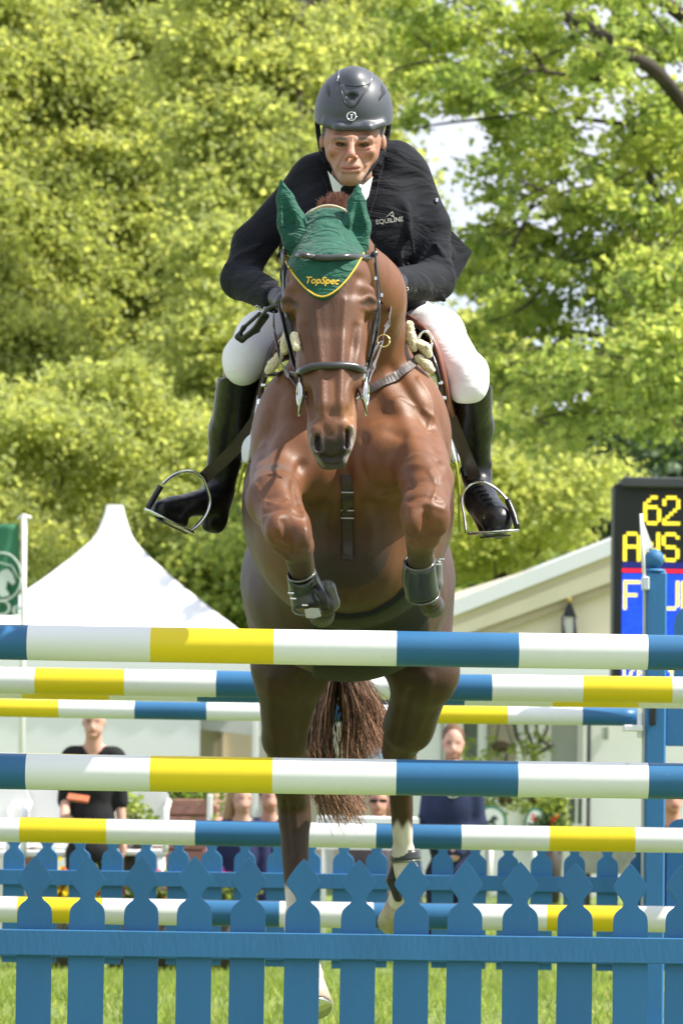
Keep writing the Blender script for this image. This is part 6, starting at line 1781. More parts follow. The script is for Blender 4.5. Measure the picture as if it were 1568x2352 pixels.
def build_rider():
    root = empty('person', P(815, 760, 11.35), 'rider in black jacket, white breeches and grey helmet crouched forward over the jumping horse', 'person')
    ALL = HEADP + TORSO + ARML + ARMR + THIGHL + THIGHR + SHINL + SHINR + FOOTL + FOOTR
    # one continuous body (head modelled finely, same surface continues under the clothes)
    lo, hi = prim_bounds([p for p in ALL if not (isinstance(p[-1], dict) and p[-1].get('op'))], .04)
    F = Field(lo, hi, .0062)
    run_prims(F, HEADP[:6] + HEADP[-1:]); run_prims(F, [p for p in ALL if p not in HEADP], grow=-.012)
    X, Yp = F.pixgrid()
    F.cut(((402 - Yp) / 790).astype(np.float32))
    body = F.mesh('body', 1)
    bV = F.V; 
    lo2, hi2 = prim_bounds(HEADP, .03)
    G = Field(lo2, hi2, .0026); run_prims(G, HEADP)
    X, Yp = G.pixgrid(); G.cut(((Yp - 440) / 790).astype(np.float32))
    head = G.mesh('head', 1)
    V = np.vstack([bV, G.V])
    fa = np.empty(len(body.loops), np.int32); body.loops.foreach_get('vertex_index', fa)
    fb = np.empty(len(head.loops), np.int32); head.loops.foreach_get('vertex_index', fb)
    me0 = G.mesh('tmp', 1)
    displace(me0, FSTROKES); a_ = np.empty(len(me0.vertices)*3, np.float32); me0.vertices.foreach_get('co', a_); V = np.vstack([bV, a_.reshape(-1, 3)]); bpy.data.meshes.remove(me0)
    me = np_mesh('body', V, np.vstack([fa.reshape(-1, 4), fb.reshape(-1, 4) + len(bV)]))
    set_col(me, skin_col(V)); link('body', me, SKIN_M, root)
    for (x, y) in ((785, 331), (834, 333)):
        c = P(x, y, 10.724); e = MB().ball((c.x, c.y, c.z), .0118, 14, 10).build('eye', mat('eye_white', (.40, .36, .34), .2, var=.02), root)
        d = (CAMP - c).normalized()
        MB().ball(tuple(c + d * .0075 + Vector((0, 0, .000))), .0056, 12, 8).build('iris', MT['eye'], e)
        lid = [c + Vector((math.cos(a) * .0145, -.0110 - .002 * math.sin(a), -.0002 + math.sin(a) * .0030)) for a in np.linspace(0.1, math.pi - .1, 9)]
        MB().tube(lid, .0034, 8).build('eyelid', mat('eyelid_skin', (.26, .12, .09), .6), root)
    sculpt('hair', [('e', 811, 300, 10.885, .094, .085, .062, {}), ('e', 750, 304, 10.82, .010, .03, .022, {'k': .02}), ('e', 868, 306, 10.82, .010, .03, .022, {'k': .02})], .004, mat('short_grey_hair', (.13, .12, .115), .8, var=.3, vscale=60, bump=.6, bscale=200), root)
    # shirt collar and tie
    def blade(pts, name, m, th=.006, sub=False):
        mb = MB(); mb.ngon([P(*p) for p in pts], Vector((0, th, 0))); return mb.build(name, m, root)
    blade([(752, 392, 10.85), (770, 412, 10.80), (790, 432, 10.76), (797, 446, 10.76), (790, 470, 10.80), (765, 440, 10.84)], 'collar', MT['shirt'])
    blade([(856, 405, 10.84), (842, 418, 10.80), (824, 432, 10.76), (818, 448, 10.76), (830, 474, 10.80), (846, 450, 10.83)], 'collar', MT['shirt'])
    sculpt('shirt_front', [('c', 808, 440, 10.85, 30, 808, 520, 10.93, 36, {'k': .02})], .006, MT['shirt'], root)
    sculpt('neck_tie', [('c', 790, 436, 10.765, 9, 822, 436, 10.765, 9, {'k': .01}), ('c', 806, 438, 10.765, 12, 806, 520, 10.79, 14, {'k': .01, 's': (1, .5, 1)})], .004, MT['jacket'], root)
    # jacket
    JP = TORSO + ARML + ARMR + [
        ('e', 740, 520, 10.93, .085, .07, .13, {'k': .06}), ('e', 885, 510, 10.93, .09, .07, .14, {'k': .06}),
        ('c', 722, 396, 10.98, 38, 764, 376, 10.97, 30, {'k': .05}), ('c', 905, 372, 10.98, 46, 860, 360, 10.98, 32, {'k': .05}),
        # cloth folds at elbows and body
        ('c', 520, 610, 10.905, 5, 590, 628, 10.875, 6, {'k': .012}), ('c', 528, 655, 10.90, 5, 585, 600, 10.88, 6, {'k': .012}),
        ('c', 960, 615, 10.885, 6, 1040, 640, 10.93, 6, {'k': .012}), ('c', 955, 665, 10.86, 5, 1020, 690, 10.92, 6, {'k': .012}),
        ('c', 1000, 560, 10.91, 5, 1030, 610, 10.94, 6, {'k': .012}), ('c', 930, 470, 10.88, 6, 950, 580, 10.87, 5, {'k': .02}),
        ('c', 905, 560, 10.90, 6, 935, 640, 10.86, 6, {'k': .02}), ('c', 660, 500, 10.90, 6, 640, 590, 10.88, 5, {'k': .02}),
        ('c', 600, 560, 10.905, 5, 545, 590, 10.90, 5, {'k': .012}), ('c', 608, 690, 10.72, 5, 588, 655, 10.80, 6, {'k': .01}),
        ('c', 950, 640, 10.78, 5, 935, 690, 10.80, 6, {'k': .01}),
        # lower front and tails
        ('c', 700, 640, 11.15, 60, 690, 680, 11.2, 40, {'k': .05}), ('c', 930, 640, 11.15, 62, 940, 680, 11.2, 42, {'k': .05}),
        ('c', 990, 560, 11.28, 34, 1030, 590, 11.38, 24, {'k': .03}),
        
        # neck opening
        ('c', 808, 395, 10.80, 36, 808, 500, 10.84, 12, {'k': .02, 'op': 'sub'}), ('c', 808, 330, 10.86, 58, 808, 396, 10.88, 50, {'k': .02, 'op': 'sub'}),
        ('c', 700, 700, 11.5, 10, 700, 700, 11.5, 10, {'k': .01})]
    def jcut(F):
        X, Yp = F.pixgrid()
        # cuffs end before the hands
        a = np.minimum(X - 648, 640 + 0*X - 0)        # left cuff
        g = np.where((Yp > 640) & (X < 760) & (F.coords()[1] < 10.9), (X - 640) / 790, -1)
        g2 = np.where((Yp > 600) & (X > 860) & (X < 930) & (F.coords()[1] < 10.78), (905 - X) / 790, -1)
        return np.maximum(g, g2).astype(np.float32)
    jk = sculpt('jacket', JP, .0065, MT['jacket'], root, relax=1, cut=jcut)
    jb = bvh_of(jk)
    tl = MB(); tl.ngon([P(1005, 505, 11.30), P(1040, 533, 11.34), P(1084, 578, 11.42), P(1068, 610, 11.40), P(1044, 652, 11.36), P(1010, 690, 11.30), P(985, 640, 11.25)], Vector((-.01, .02, 0)))
    o = tl.build('jacket_tail', MT['jacket'], root)
    # lapels and front edge
    for pts in ([(742, 372), (752, 410), (768, 450), (782, 490), (792, 520)], [(868, 372), (862, 410), (850, 450), (835, 490), (822, 520)]):
        q = [on(x, y, .004, jb, 10.85) for x, y in pts]
        strap(q, .020, .003, bvh=jb).build('lapel', MT['jacket'], root)
    # buttons at the cuffs
    for pts in (((590, 706), (600, 707), (611, 708)), ((910, 660), (920, 662), (931, 663))):
        for x, y in pts:
            c = on(x, y, .003, jb, 10.7)
            MB().tube([c + Vector((.0052 * math.cos(a), -.002, .0052 * math.sin(a))) for a in np.linspace(0, 2*math.pi, 13)], .0016, 6).build('button', MT['steel'], root)
    c = on(1000, 461, .005, jb, 10.9)
    MB().box((c.x - .0045, c.y - .004, c.z - .006), (c.x + .0045, c.y + .003, c.z + .006), bev=.001).build('sleeve_badge', MT['steel'], root)
    gm = mat('silver_thread', (.45, .45, .42), .5, var=.1)
    c = on(893, 508, .006, jb, 10.9)
    t = text_obj('embroidery', 'EQUILINE', c, .019, gm, root, th=.001, roll=.14, offset=.0002)
    lg = MB(); q = [(886, 499), (893, 494), (900, 487), (903, 496), (896, 495), (905, 500)]
    def press(me, lift):
        for v in me.vertices:
            d = (v.co - CAMP).normalized(); h = jb.ray_cast(CAMP, d)
            if h[0] is not None: v.co = h[0] + h[1] * lift
    press(t.data, .0025)
    o = MB().tube([on(x, y, .003, jb, 10.9) for x, y in q], .0016, 5).build('embroidered_horse', gm, root)
    # breeches
    BR = THIGHL + THIGHR + [('e', 812, 715, 11.45, .17, .15, .11, {'k': .05}),
        ('c', 1055, 905, 10.93, 20, 1090, 900, 10.93, 20, {'k': .03})]
    sculpt('breeches', BR, .0065, MT['breeches'], root, relax=2)
    # boots
    lm = mat('boot_leather', (.007, .007, .009), .34, var=.3, vscale=12, bump=.4, bscale=28, spec=.4, coat=.08)
    def bootcut(y0):
        def f(F):
            X, Yp = F.pixgrid(); return ((y0 - Yp) / 770).astype(np.float32)
        return f
    cr = [('c', 1060, 1078, 11.2, 4, 1122, 1066, 11.24, 5, {'k': .01}), ('c', 1066, 1092, 11.2, 4, 1118, 1090, 11.24, 4, {'k': .01})]
    sole_l = [('c', 372, 1182, 11.10, 9, 420, 1200, 11.16, 10, {'k': .02}), ('c', 480, 1205, 11.26, 15, 496, 1208, 11.28, 15, {'k': .02})]
    l = sculpt('boot', SHINL + FOOTL + sole_l, .006, lm, root, grow=.004, cut=bootcut(868), relax=2); tag(l, 'tall black boot at picture left, toe pointing outwards')
    r = sculpt('boot', SHINR + FOOTR + cr + [('c', 1120, 1215, 11.2, 12, 1145, 1222, 11.08, 14, {'k': .02})], .006, lm, root, grow=.004, cut=bootcut(885), relax=2); tag(r, 'tall black laced boot at picture right, toe towards the camera')
    for k, (x, y) in enumerate(((1098, 1118), (1104, 1128), (1110, 1138), (1117, 1148))):
        a = on(x - 9, y + 3, .002, bvh_of(r) if k == 0 else RB, 11.1) if k else None
        if k == 0: 
            RB = bvh_of(r); globals()['RB'] = RB; a = on(x - 9, y + 3, .002, RB, 11.1)
        b = on(x + 12, y - 2, .002, RB, 11.1)
        MB().tube([a, a.lerp(b, .5) + Vector((0, -.003, .002)), b], .0022, 6).build('lace', MT['jacket'], r)
    # gloves with curled fingers
    sculpt('glove', HANDL + FINL + [('c', 640, 684, 10.66, 26, 655, 690, 10.62, 26, {'k': .02})], .004, MT['black_leather'], root)
    sculpt('glove', HANDR + FINR + [('c', 908, 650, 10.62, 29, 896, 644, 10.57, 27, {'k': .02})], .004, MT['black_leather'], root)
    return root, jb
rider, JB = build_rider()

def build_helmet():
    root = rider
    Y0 = 10.83
    HP = [('e', 812, 262, Y0, .1165, .145, .137, {})]
    def cut(F):
        x, y, z = F.coords(); c = P(812, 262, Y0)
        # tilted rim plane: low in front
        zr = P(812, 280, Y0).z + .37 * (y - Y0)
        return (zr + .0 * x - z + 0.0).astype(np.float32)
    lo, hi = prim_bounds(HP, .03)
    F = Field(lo, hi, .003); run_prims(F, HP)
    brim = [('c', 748, 283, 10.735, 8, 778, 292, 10.695, 8, {'k': .02}), ('c', 778, 292, 10.695, 8, 846, 294, 10.695, 8, {'k': .02}), ('c', 846, 294, 10.695, 8, 878, 285, 10.735, 8, {'k': .02})]
    run_prims(F, brim)
    # central ridge panel with its vent and the two side vents
    run_prims(F, [('e', 812, 205, 10.80, .062, .105, .066, {'k': .012}),
                  ('c', 788, 205, 10.710, 9, 806, 240, 10.694, 6, {'k': .012}), ('c', 832, 205, 10.710, 9, 806, 240, 10.694, 6, {'k': .012}),
                  ('e', 808, 220, 10.690, .016, .012, .010, {'k': .006, 'op': 'sub'})])
    F.cut(cut(F))
    # hollow
    G = Field(lo, hi, .003); run_prims(G, [('e', 812, 270, Y0 + .005, .103, .130, .125, {})])
    F.d = np.maximum(F.d, -G.d)
    sh = link('helmet', F.mesh('helmet', 1), MT['helmet'], root)
    hb = bvh_of(sh)
    def patch(pts, name, m, lift=.0012, th=.002):
        cx = sum(p[0] for p in pts) / len(pts); cy = sum(p[1] for p in pts) / len(pts)
        ring = []
        n = len(pts)
        for i in range(n):
            a, b = pts[i], pts[(i+1) % n]
            for t in (0, .25, .5, .75): ring.append((a[0] + (b[0]-a[0]) * t, a[1] + (b[1]-a[1]) * t))
        V = [on(cx, cy, lift, hb, 10.8)]; F_ = []; k = len(ring)
        for s in (.33, .66, 1.0):
            for p in ring: V.append(on(cx + (p[0]-cx)*s, cy + (p[1]-cy)*s, lift, hb, 10.8))
        for i in range(k): F_.append((0, 1+i, 1+(i+1) % k))
        for r_ in range(2):
            for i in range(k): F_.append((1+r_*k+i, 1+(r_+1)*k+i, 1+(r_+1)*k+(i+1) % k, 1+r_*k+(i+1) % k))
        me = bpy.data.meshes.new(name); me.from_pydata(V, [], F_); me.update()
        for p in me.polygons: p.use_smooth = True
        o = link(name, me, m, sh); s = o.modifiers.new('t', 'SOLIDIFY'); s.thickness = th; s.offset = 1
        return o
    patch([(744, 193), (752, 186), (757, 210), (757, 222), (748, 212)], 'side_vent', MT['helmet_dark'])
    patch([(876, 193), (886, 213), (869, 232), (872, 210)], 'side_vent', MT['helmet_dark'])
    patch([(793, 215), (824, 215), (817, 229), (799, 229)], 'front_vent', MT['helmet_dark'])
    for q in ([(780, 162), (778, 176), (776, 188)], [(853, 168), (852, 180), (849, 192)]):
        MB().tube([on(x, y, .002, hb, 10.8) for x, y in q], .0018, 6).build('trim_strip', MT['steel'], sh)
    MB().tube(spline([on(x, y, .0008, hb, 10.75) for x, y in ((776, 190), (795, 196), (815, 198), (835, 196), (849, 192))], 3), .0012, 6).build('seam', MT['helmet_dark'], sh)
    MB().tube(spline([on(x, y, .0008, hb, 10.75) for x, y in ((777, 192), (785, 212), (792, 236), (806, 246), (820, 238), (830, 222), (848, 196))], 3), .0024, 6).build('seam', MT['helmet_dark'], sh)
    c = on(807, 267, .003, hb, 10.7)
    MB().tube([c + Vector((.0125 * math.cos(a), .0, .0125 * math.sin(a))) for a in np.linspace(0, 2*math.pi, 29)], .0026, 8).build('badge_ring', MT['steel'], sh)
    b = MB(); b.tube([c + Vector((0, .003, 0)), c + Vector((0, -.0005, 0))], [.0115, .0115], 20); b.build('badge', MT['helmet_dark'], sh)
    b = MB(); b.prism([(c.x - .005, c.z + .006), (c.x + .004, c.z + .007), (c.x + .006, c.z + .002), (c.x + .002, c.z + .003), (c.x + .003, c.z - .008), (c.x - .003, c.z - .008), (c.x - .001, c.z + .001)], c.y - .0025, c.y - .0006)
    b.build('badge_emblem', MT['steel'], sh)
    # harness
    hs = MT['jacket']
    for pts in ([(728, 278, 10.84), (734, 320, 10.83), (752, 360, 10.80), (775, 400, 10.76), (800, 426, 10.73)],
                [(893, 282, 10.84), (886, 325, 10.83), (866, 365, 10.80), (838, 402, 10.76), (812, 426, 10.73)],
                [(730, 300, 10.88), (738, 345, 10.90), (750, 375, 10.88)], [(890, 300, 10.88), (880, 350, 10.90), (868, 380, 10.88)]):
        MB().tube(spline([P(*p) for p in pts], 4), [(.0075, .003)] * ((len(pts)-1) * 4 + 1), 8, flat=(1, 0, 0)).build('chin_strap', hs, sh)
    c = P(806, 427, 10.73); MB().ball((c.x, c.y, c.z), (.022, .012, .010), 12, 8).build('chin_cup', hs, sh)
build_helmet()

# stirrups with leathers
def stirrup(label, top, pts_leather, arch, plate, toe_side):
    root = empty('stirrup', P(*arch[len(arch)//2]), label, 'stirrup', 'steel stirrups with black rubber grips')
    q = [P(*p) for p in pts_leather]
    mb = MB(); qs = spline(q, 5); vs = []; fs = []; w = .019
    for i, p in enumerate(qs):
        tg = (qs[min(i+1, len(qs)-1)] - qs[max(i-1, 0)]).normalized(); s = tg.cross(Vector((0, -1, 0))).normalized()
        for a, b in ((-1, -.002), (1, -.002), (1, .002), (-1, .002)): vs.append(p + s * w * a + Vector((0, b, 0)))
    for i in range(len(qs)-1):
        for k in range(4): fs.append((i*4+k, i*4+(k+1) % 4, (i+1)*4+(k+1) % 4, (i+1)*4+k))
    mb._add(vs, fs); mb.build('stirrup_leather', MT['brown_leather'], root)
    A = spline([P(*p) for p in arch], 6)
    n = len(A)
    MB().tube(A, [(.0095, .0045)] * n, 10, flat=(0, 1, 0)).build('iron', MT['steel'], root)
    g = [P(*p) for p in toe_side]
    MB().tube(spline(g, 4), [(.013, .0095)] * ((len(g)-1)*4+1), 10, flat=(0, 1, 0)).build('rubber_grip', MT['black_leather'], root)
    a, b = P(*plate[0]), P(*plate[1])
    t = MB(); t.tube([a, a.lerp(b, .5), b], [(.026, .005)] * 3, 8, flat=(0, 1, 0)); t.build('tread', MT['steel'], root)
    t = MB(); d = Vector((0, 0, -.014)); t.tube([a.lerp(b, .25) + d, a.lerp(b, .85) + d], [(.020, .003)] * 2, 8, flat=(0, 1, 0)); t.build('tread_underside', MT['black_leather'], root)
stirrup('steel stirrup round the boot at picture left, hanging tilted outwards', None,
        [(596, 955, 10.92), (540, 1030, 11.0), (478, 1088, 11.1), (466, 1100, 11.12)],
        [(374, 1112, 11.08), (392, 1096, 11.09), (418, 1084, 11.10), (440, 1083, 11.10), (462, 1094, 11.11), (474, 1118, 11.12), (482, 1150, 11.13), (474, 1180, 11.13), (452, 1208, 11.13), (437, 1219, 11.12)],
        ((337, 1170, 11.06), (441, 1222, 11.12)), [(370, 1116, 11.07), (356, 1140, 11.07), (341, 1166, 11.06)])
stirrup('steel stirrup round the boot at picture right, its grip on the outer side', None,
        [(1034, 960, 10.92), (1062, 1030, 11.0), (1084, 1082, 11.08), (1090, 1100, 11.10)],
        [(1070, 1222, 11.02), (1066, 1190, 11.04), (1060, 1150, 11.06), (1070, 1124, 11.06), (1090, 1110, 11.06), (1112, 1108, 11.05), (1138, 1122, 11.05), (1160, 1143, 11.04), (1166, 1152, 11.04)],
        ((1074, 1226, 11.02), (1190, 1218, 11.0)), [(1165, 1150, 11.04), (1178, 1180, 11.02), (1187, 1212, 11.0)])
# crop in the hand at picture left
wp = empty('riding_crop', P(600, 730, 10.62), 'short black riding crop held against the white breeches at picture left', 'riding crop')
MB().tube(spline([P(655, 700, 10.56), P(622, 705, 10.60), P(604, 722, 10.66), P(585, 752, 10.72), P(558, 776, 10.78)], 4), [.006] * 17, 8).build('shaft', MT['black_leather'], wp)
sculpt('flap', [('c', 612, 726, 10.68, 7, 590, 758, 10.76, 6, {'k': .01}), ('c', 590, 758, 10.76, 6, 556, 781, 10.80, 6, {'k': .01}), ('c', 596, 720, 10.70, 5, 560, 752, 10.79, 5, {'k': .01}), ('c', 560, 752, 10.79, 5, 546, 774, 10.80, 6, {'k': .01}), ('c', 546, 774, 10.80, 6, 556, 781, 10.80, 6, {'k': .01})], .004, MT['black_leather'], wp)
# ================================================================== people in the background
def person(label, cx, chin_y, Y, shirt, trousers, hair, skin=(.52, .28, .20), facing=0, seated=False, female=False, arms='down', beard=None, group=None, tie=False, polo=False, s=1.0, hairlong=False):
    """built in metres round the chin; facing 0 = to the camera, +1 = to picture right"""
    chin = P(cx, chin_y, Y)
    ox, oz = chin.x, chin.z
    g = gz if not seated else oz - 1.05
    root = empty('person', (ox, Y, g), label, 'person', group)
    H = .0115
    def q(x, y, z): return (ox + x * s, Y + y * s, oz + z * s)
    fx = facing
    def field(lo, hi, h=H): return Field(np.array(q(*lo)) - .02, np.array(q(*hi)) + .02, h)
    sw = (.14 if tie else .16) if not female else .15
    leg = oz - gz
    hip = -.83
    head = [(('e'), (0, .02, .115), (.076, .095, .108)), ('e', (0, -.01, .05), (.066, .075, .068)), ('e', (.0 + .075*fx, -.085 * (1-abs(fx)), .055), (.012, .016, .022)), ('c', (0, .03, .02), .058, (0, .05, -.08), .066), ('c', (-.07, .05, -.095), .038, (.07, .05, -.095), .038),
            ('e', (-.077, .03, .09), (.010, .016, .028)), ('e', (.077, .03, .09), (.010, .016, .028)), ('e', (0 + .04*fx, -.06*(1-abs(fx)), .0), (.028, .025, .02))]
    torso = [('c', (-sw+.04, .05, -.135), .058, (sw-.04, .05, -.135), .058), ('e', (0, .05, -.34), (.145 if not female else .13, .11, .22)), ('e', (0, .05, -.60), (.150, .11, .20)), ('e', (0, .05, hip+.02), (.165, .12, .13))]
    if arms == 'folded':
        arm = [('c', (-sw, .05, -.15), .055, (-sw-.04, .02, -.44), .048), ('c', (-sw-.04, .02, -.44), .046, (.02, -.11, -.42), .038), ('c', (sw, .05, -.15), .055, (sw+.04, .02, -.44), .048), ('c', (sw+.04, .02, -.44), .046, (-.04, -.10, -.47), .038)]
        hands = [((.05, -.12, -.42), (-1, 0)), ((-.08, -.11, -.48), (1, 0))]
    elif arms == 'clasped':
        arm = [('c', (-sw, .05, -.15), .055, (-sw-.04, .06, -.46), .046), ('c', (-sw-.04, .06, -.46), .045, (-.03, -.11, -.66), .036), ('c', (sw, .05, -.15), .055, (sw+.04, .06, -.46), .046), ('c', (sw+.04, .06, -.46), .045, (.04, -.11, -.66), .036)]
        hands = [((-.01, -.13, -.68), (1, 0)), ((.02, -.12, -.69), (-1, 0))]
    else:
        arm = [('c', (-sw, .05, -.15), .055, (-sw-.03, .07, -.46), .046), ('c', (-sw-.03, .07, -.46), .042, (-sw-.02, -.18, -.58), .034), ('c', (sw, .05, -.15), .055, (sw+.03, .07, -.46), .046), ('c', (sw+.03, .07, -.46), .042, (sw+.06, .02, -.75), .034)]
        hands = [((-sw-.01, -.21, -.58), (1, 0)), ((sw+.06, .0, -.79), (0, -1))]
    if seated:
        legs = [('c', (-.09, .05, hip), .085, (-.11, -.38, hip+.02), .062), ('c', (-.11, -.38, hip+.02), .058, (-.11, -.38, hip-.38), .04), ('c', (.09, .05, hip), .085, (.11, -.38, hip+.02), .062), ('c', (.11, -.38, hip+.02), .058, (.11, -.38, hip-.38), .04)]
    else:
        legs = [('c', (-.085, .05, hip), .088, (-.10, .04, -.5*leg-.38), .062), ('c', (-.10, .04, -.5*leg-.38), .06, (-.11, .06, -leg+.08), .042), ('c', (.085, .05, hip), .088, (.10, .04, -.5*leg-.38), .062), ('c', (.10, .04, -.5*leg-.38), .06, (.11, .06, -leg+.08), .042)]
        feet = [('c', (-.11, .07, -leg+.05), .04, (-.12, -.10, -leg+.035), .033), ('c', (.11, .07, -leg+.05), .04, (.12, -.10, -leg+.035), .033)]
    if seated: feet = []
    hd = []
    for c, d in hands:
        hd.append(('e', c, (.035, .025, .04)))
        for i in range(4): hd.append(('c', (c[0] + .012*d[0], c[1], c[2] + .018 - .012*i + .01*d[1]), .009, (c[0] + .05*d[0], c[1] - .012, c[2] + .016 - .013*i + .05*d[1]), .008))
        hd.append(('c', (c[0], c[1] - .01, c[2] + .02), .011, (c[0] + .03*d[0], c[1] - .03, c[2] + .045), .009))
    def mk(nm, pr, m, grow=0, h=H, cutz=None, k=.02, sub=(), colf=None):
        pts = []
        for p in pr:
            if p[0] == 'e': pts += [np.array(p[1]) - p[2], np.array(p[1]) + p[2]]
            else: pts += [np.array(p[1]) - p[2], np.array(p[1]) + p[2], np.array(p[3]) - p[4], np.array(p[3]) + p[4]]
        pts = np.array(pts)
        F = Field(np.array(q(*pts.min(0))) - .05, np.array(q(*pts.max(0))) + .05, h)
        for p in pr:
            if p[0] == 'e': F.ell(q(*p[1]), np.array(p[2]) * s, k=k, grow=grow)
            else: F.cone(q(*p[1]), p[2]*s, q(*p[3]), p[4]*s, k=k, grow=grow)
        for p in sub: F.ell(q(*p[1]), np.array(p[2]) * s, k=.015, op='sub')
        if cutz is not None:
            x, y, z = F.coords()
            if cutz[0] is not None: F.cut(((oz + cutz[0]*s) - z + 0*x + 0*y).astype(np.float32))
            if cutz[1] is not None: F.cut((z - (oz + cutz[1]*s) + 0*x + 0*y).astype(np.float32))
        me = F.mesh(nm, 1)
        if me is None: return None
        if colf is not None: set_col(me, colf(F.V))
        return link(nm, me, m, root)
    def scol(V):
        X = (V[:, 0] - ox)/s; Yy = (V[:, 1] - Y)/s; Z = (V[:, 2] - oz)/s
        C = np.tile(np.array(skin), (len(V), 1))
        def mix(C, c, w): return C*(1-w[:, None]) + np.array(c)*w[:, None]
        X2 = X - .045*fx
        C = mix(C, (.07, .035, .03), .85 * sm(.016, .008, np.abs(Z - .100)) * sm(.012, .020, np.abs(X2)) * sm(.054, .044, np.abs(X2)) * (Yy < .03))
        C = mix(C, (.36, .18, .14), .5 * sm(.03, .01, np.abs(Z - .085)) * sm(.010, .020, np.abs(X2)) * (Yy < .03))
        C = mix(C, (.36, .10, .09), .7 * sm(.010, .005, np.abs(Z - .025)) * sm(.032, .022, np.abs(X2)) * (Yy < .02))
        if beard is not None: C = mix(C, beard, .75 * sm(.045, .02, Z) * sm(-.05, -.03, Z) * (Yy < .05) * (1 - sm(.012, .004, np.abs(Z-.025))*sm(.03, .02, np.abs(X2))))
        return C
    allp = head + torso + arm + legs + feet + hd
    mk('body', allp, SKIN_M, h=.010, colf=scol, grow=-.004)
    cm = mat('cloth', shirt, .85, var=.15, vscale=8, bump=.5, bscale=22, spec=.2)
    slv = [arm[0], arm[2]] if polo else arm
    mk('jacket' if tie else 'shirt', torso + slv, cm, grow=.014, cutz=(hip - .06, -.07), k=.03,
       sub=[('e', (0, -.09, -.15), (.050, .12, .13 if tie else .07)), ('e', (0, .03, -.08), (.066, .08, .05))])
    if tie:
        mk('dress_shirt', [('c', (0, .0, -.085), .064, (0, -.045, -.24), .05)], MT['shirt'], grow=.004)
        mk('neck_tie', [('c', (0, -.085, -.12), .012, (0, -.112, -.26), .02)], mat('tie', (.06, .07, .13), .5), h=.007)
    if trousers is not None:
        mk('trousers', legs + [torso[-1]], mat('trouser_cloth', trousers, .85, var=.12, bump=.4, bscale=18, spec=.2), grow=.012, cutz=(None, hip + .06), k=.02)
        if feet: mk('shoes', feet, mat('shoe_leather', (.02, .018, .016), .4), grow=.008)
    if hair is not None:
        hp = [('e', (0 - .01*fx, .045, .140), (.081, .098, .104))]
        sub = [('e', (.03*fx, -.105, .065), (.078, .125, .122))]
        if hairlong: hp += [('c', (-.06 - .02*fx, .07, .12), .045, (-.09 - .05*fx, .05, -.16), .035), ('c', (.05 - .06*fx, .09, .12), .045, (.03 - .09*fx, .09, -.20), .035)]
        mk('hair', hp, mat('hair_strands', hair, .6, var=.35, vscale=60, bump=.8, bscale=90, stretch=(1, 1, .2)), h=.007, sub=sub)
    return root
person('man in a black polo shirt standing in front of the white pagoda tent', 215, 1690, 26, (.018, .018, .020), (.02, .02, .022), None, arms='forward', polo=True, skin=(.60, .34, .26))
person('bearded man in a navy suit and white shirt before the white building', 1040, 1739, 26, (.022, .030, .075), (.02, .026, .06), (.13, .065, .035), arms='clasped', tie=True, beard=(.24, .11, .07), skin=(.58, .33, .26))
person('woman in a navy jacket with long fair hair, seated left of the horse\'s hind leg', 555, 1862, 27, (.025, .03, .09), (.03, .03, .05), (.30, .19, .10), seated=True, female=True, facing=.8, hairlong=True, skin=(.55, .33, .26), s=.92)
person('dark-haired seated person in navy, half hidden by the horse\'s hind leg', 618, 1858, 27.6, (.02, .03, .08), (.03, .03, .05), (.03, .025, .022), seated=True, female=True, facing=.7, skin=(.55, .31, .24), s=.92)
person('seated person in pink, far left of the two women in navy', 488, 1862, 28.6, (.75, .04, .32), (.05, .05, .06), (.10, .05, .03), seated=True, female=True, facing=.5, skin=(.55, .32, .25), s=.9)
person('seated spectator in sunglasses with grey brown hair behind the horse\'s tail', 868, 1868, 28, (.12, .10, .12), (.05, .05, .06), (.16, .11, .07), seated=True, skin=(.58, .30, .22), s=.95)
person('seated spectator wearing a white cap, right of the one in sunglasses', 900, 1870, 29, (.05, .06, .09), (.05, .05, .06), (.70, .68, .64), seated=True, skin=(.55, .29, .22), s=.95)
person('person in black standing behind the blue jump wing at the right edge', 1543, 1862, 24, (.015, .015, .018), (.02, .02, .022), (.05, .03, .02), facing=.3, skin=(.60, .30, .22), s=.9)
for o in list(COL.objects):
    if o.name.startswith('person') and 'sunglasses with' in o.get('label', ''):
        c = o.location; ch = P(868, 1868, 28)
        g = MB(); g.box((ch.x - .065, 27.9, ch.z + .08), (ch.x - .008, 27.915, ch.z + .108), bev=.004); g.box((ch.x + .008, 27.9, ch.z + .08), (ch.x + .065, 27.915, ch.z + .108), bev=.004); g.box((ch.x - .01, 27.9, ch.z + .095), (ch.x + .01, 27.91, ch.z + .10))
        g.build('sunglasses', MT['eye'], o)
# phone or papers held by the man in black
pm = empty('notebook', P(178, 1838, 25.75), 'small orange-edged notebook held by the man in the black polo shirt', 'notebook')
a = P(178, 1834, 25.72); MB().box((a.x - .07, a.y - .06, a.z - .01), (a.x + .08, a.y + .06, a.z + .012), bev=.004, rot=Euler((.3, .12, 0)).to_matrix()).build('cover', mat('orange_brown_cover', (.45, .13, .06), .5), pm)

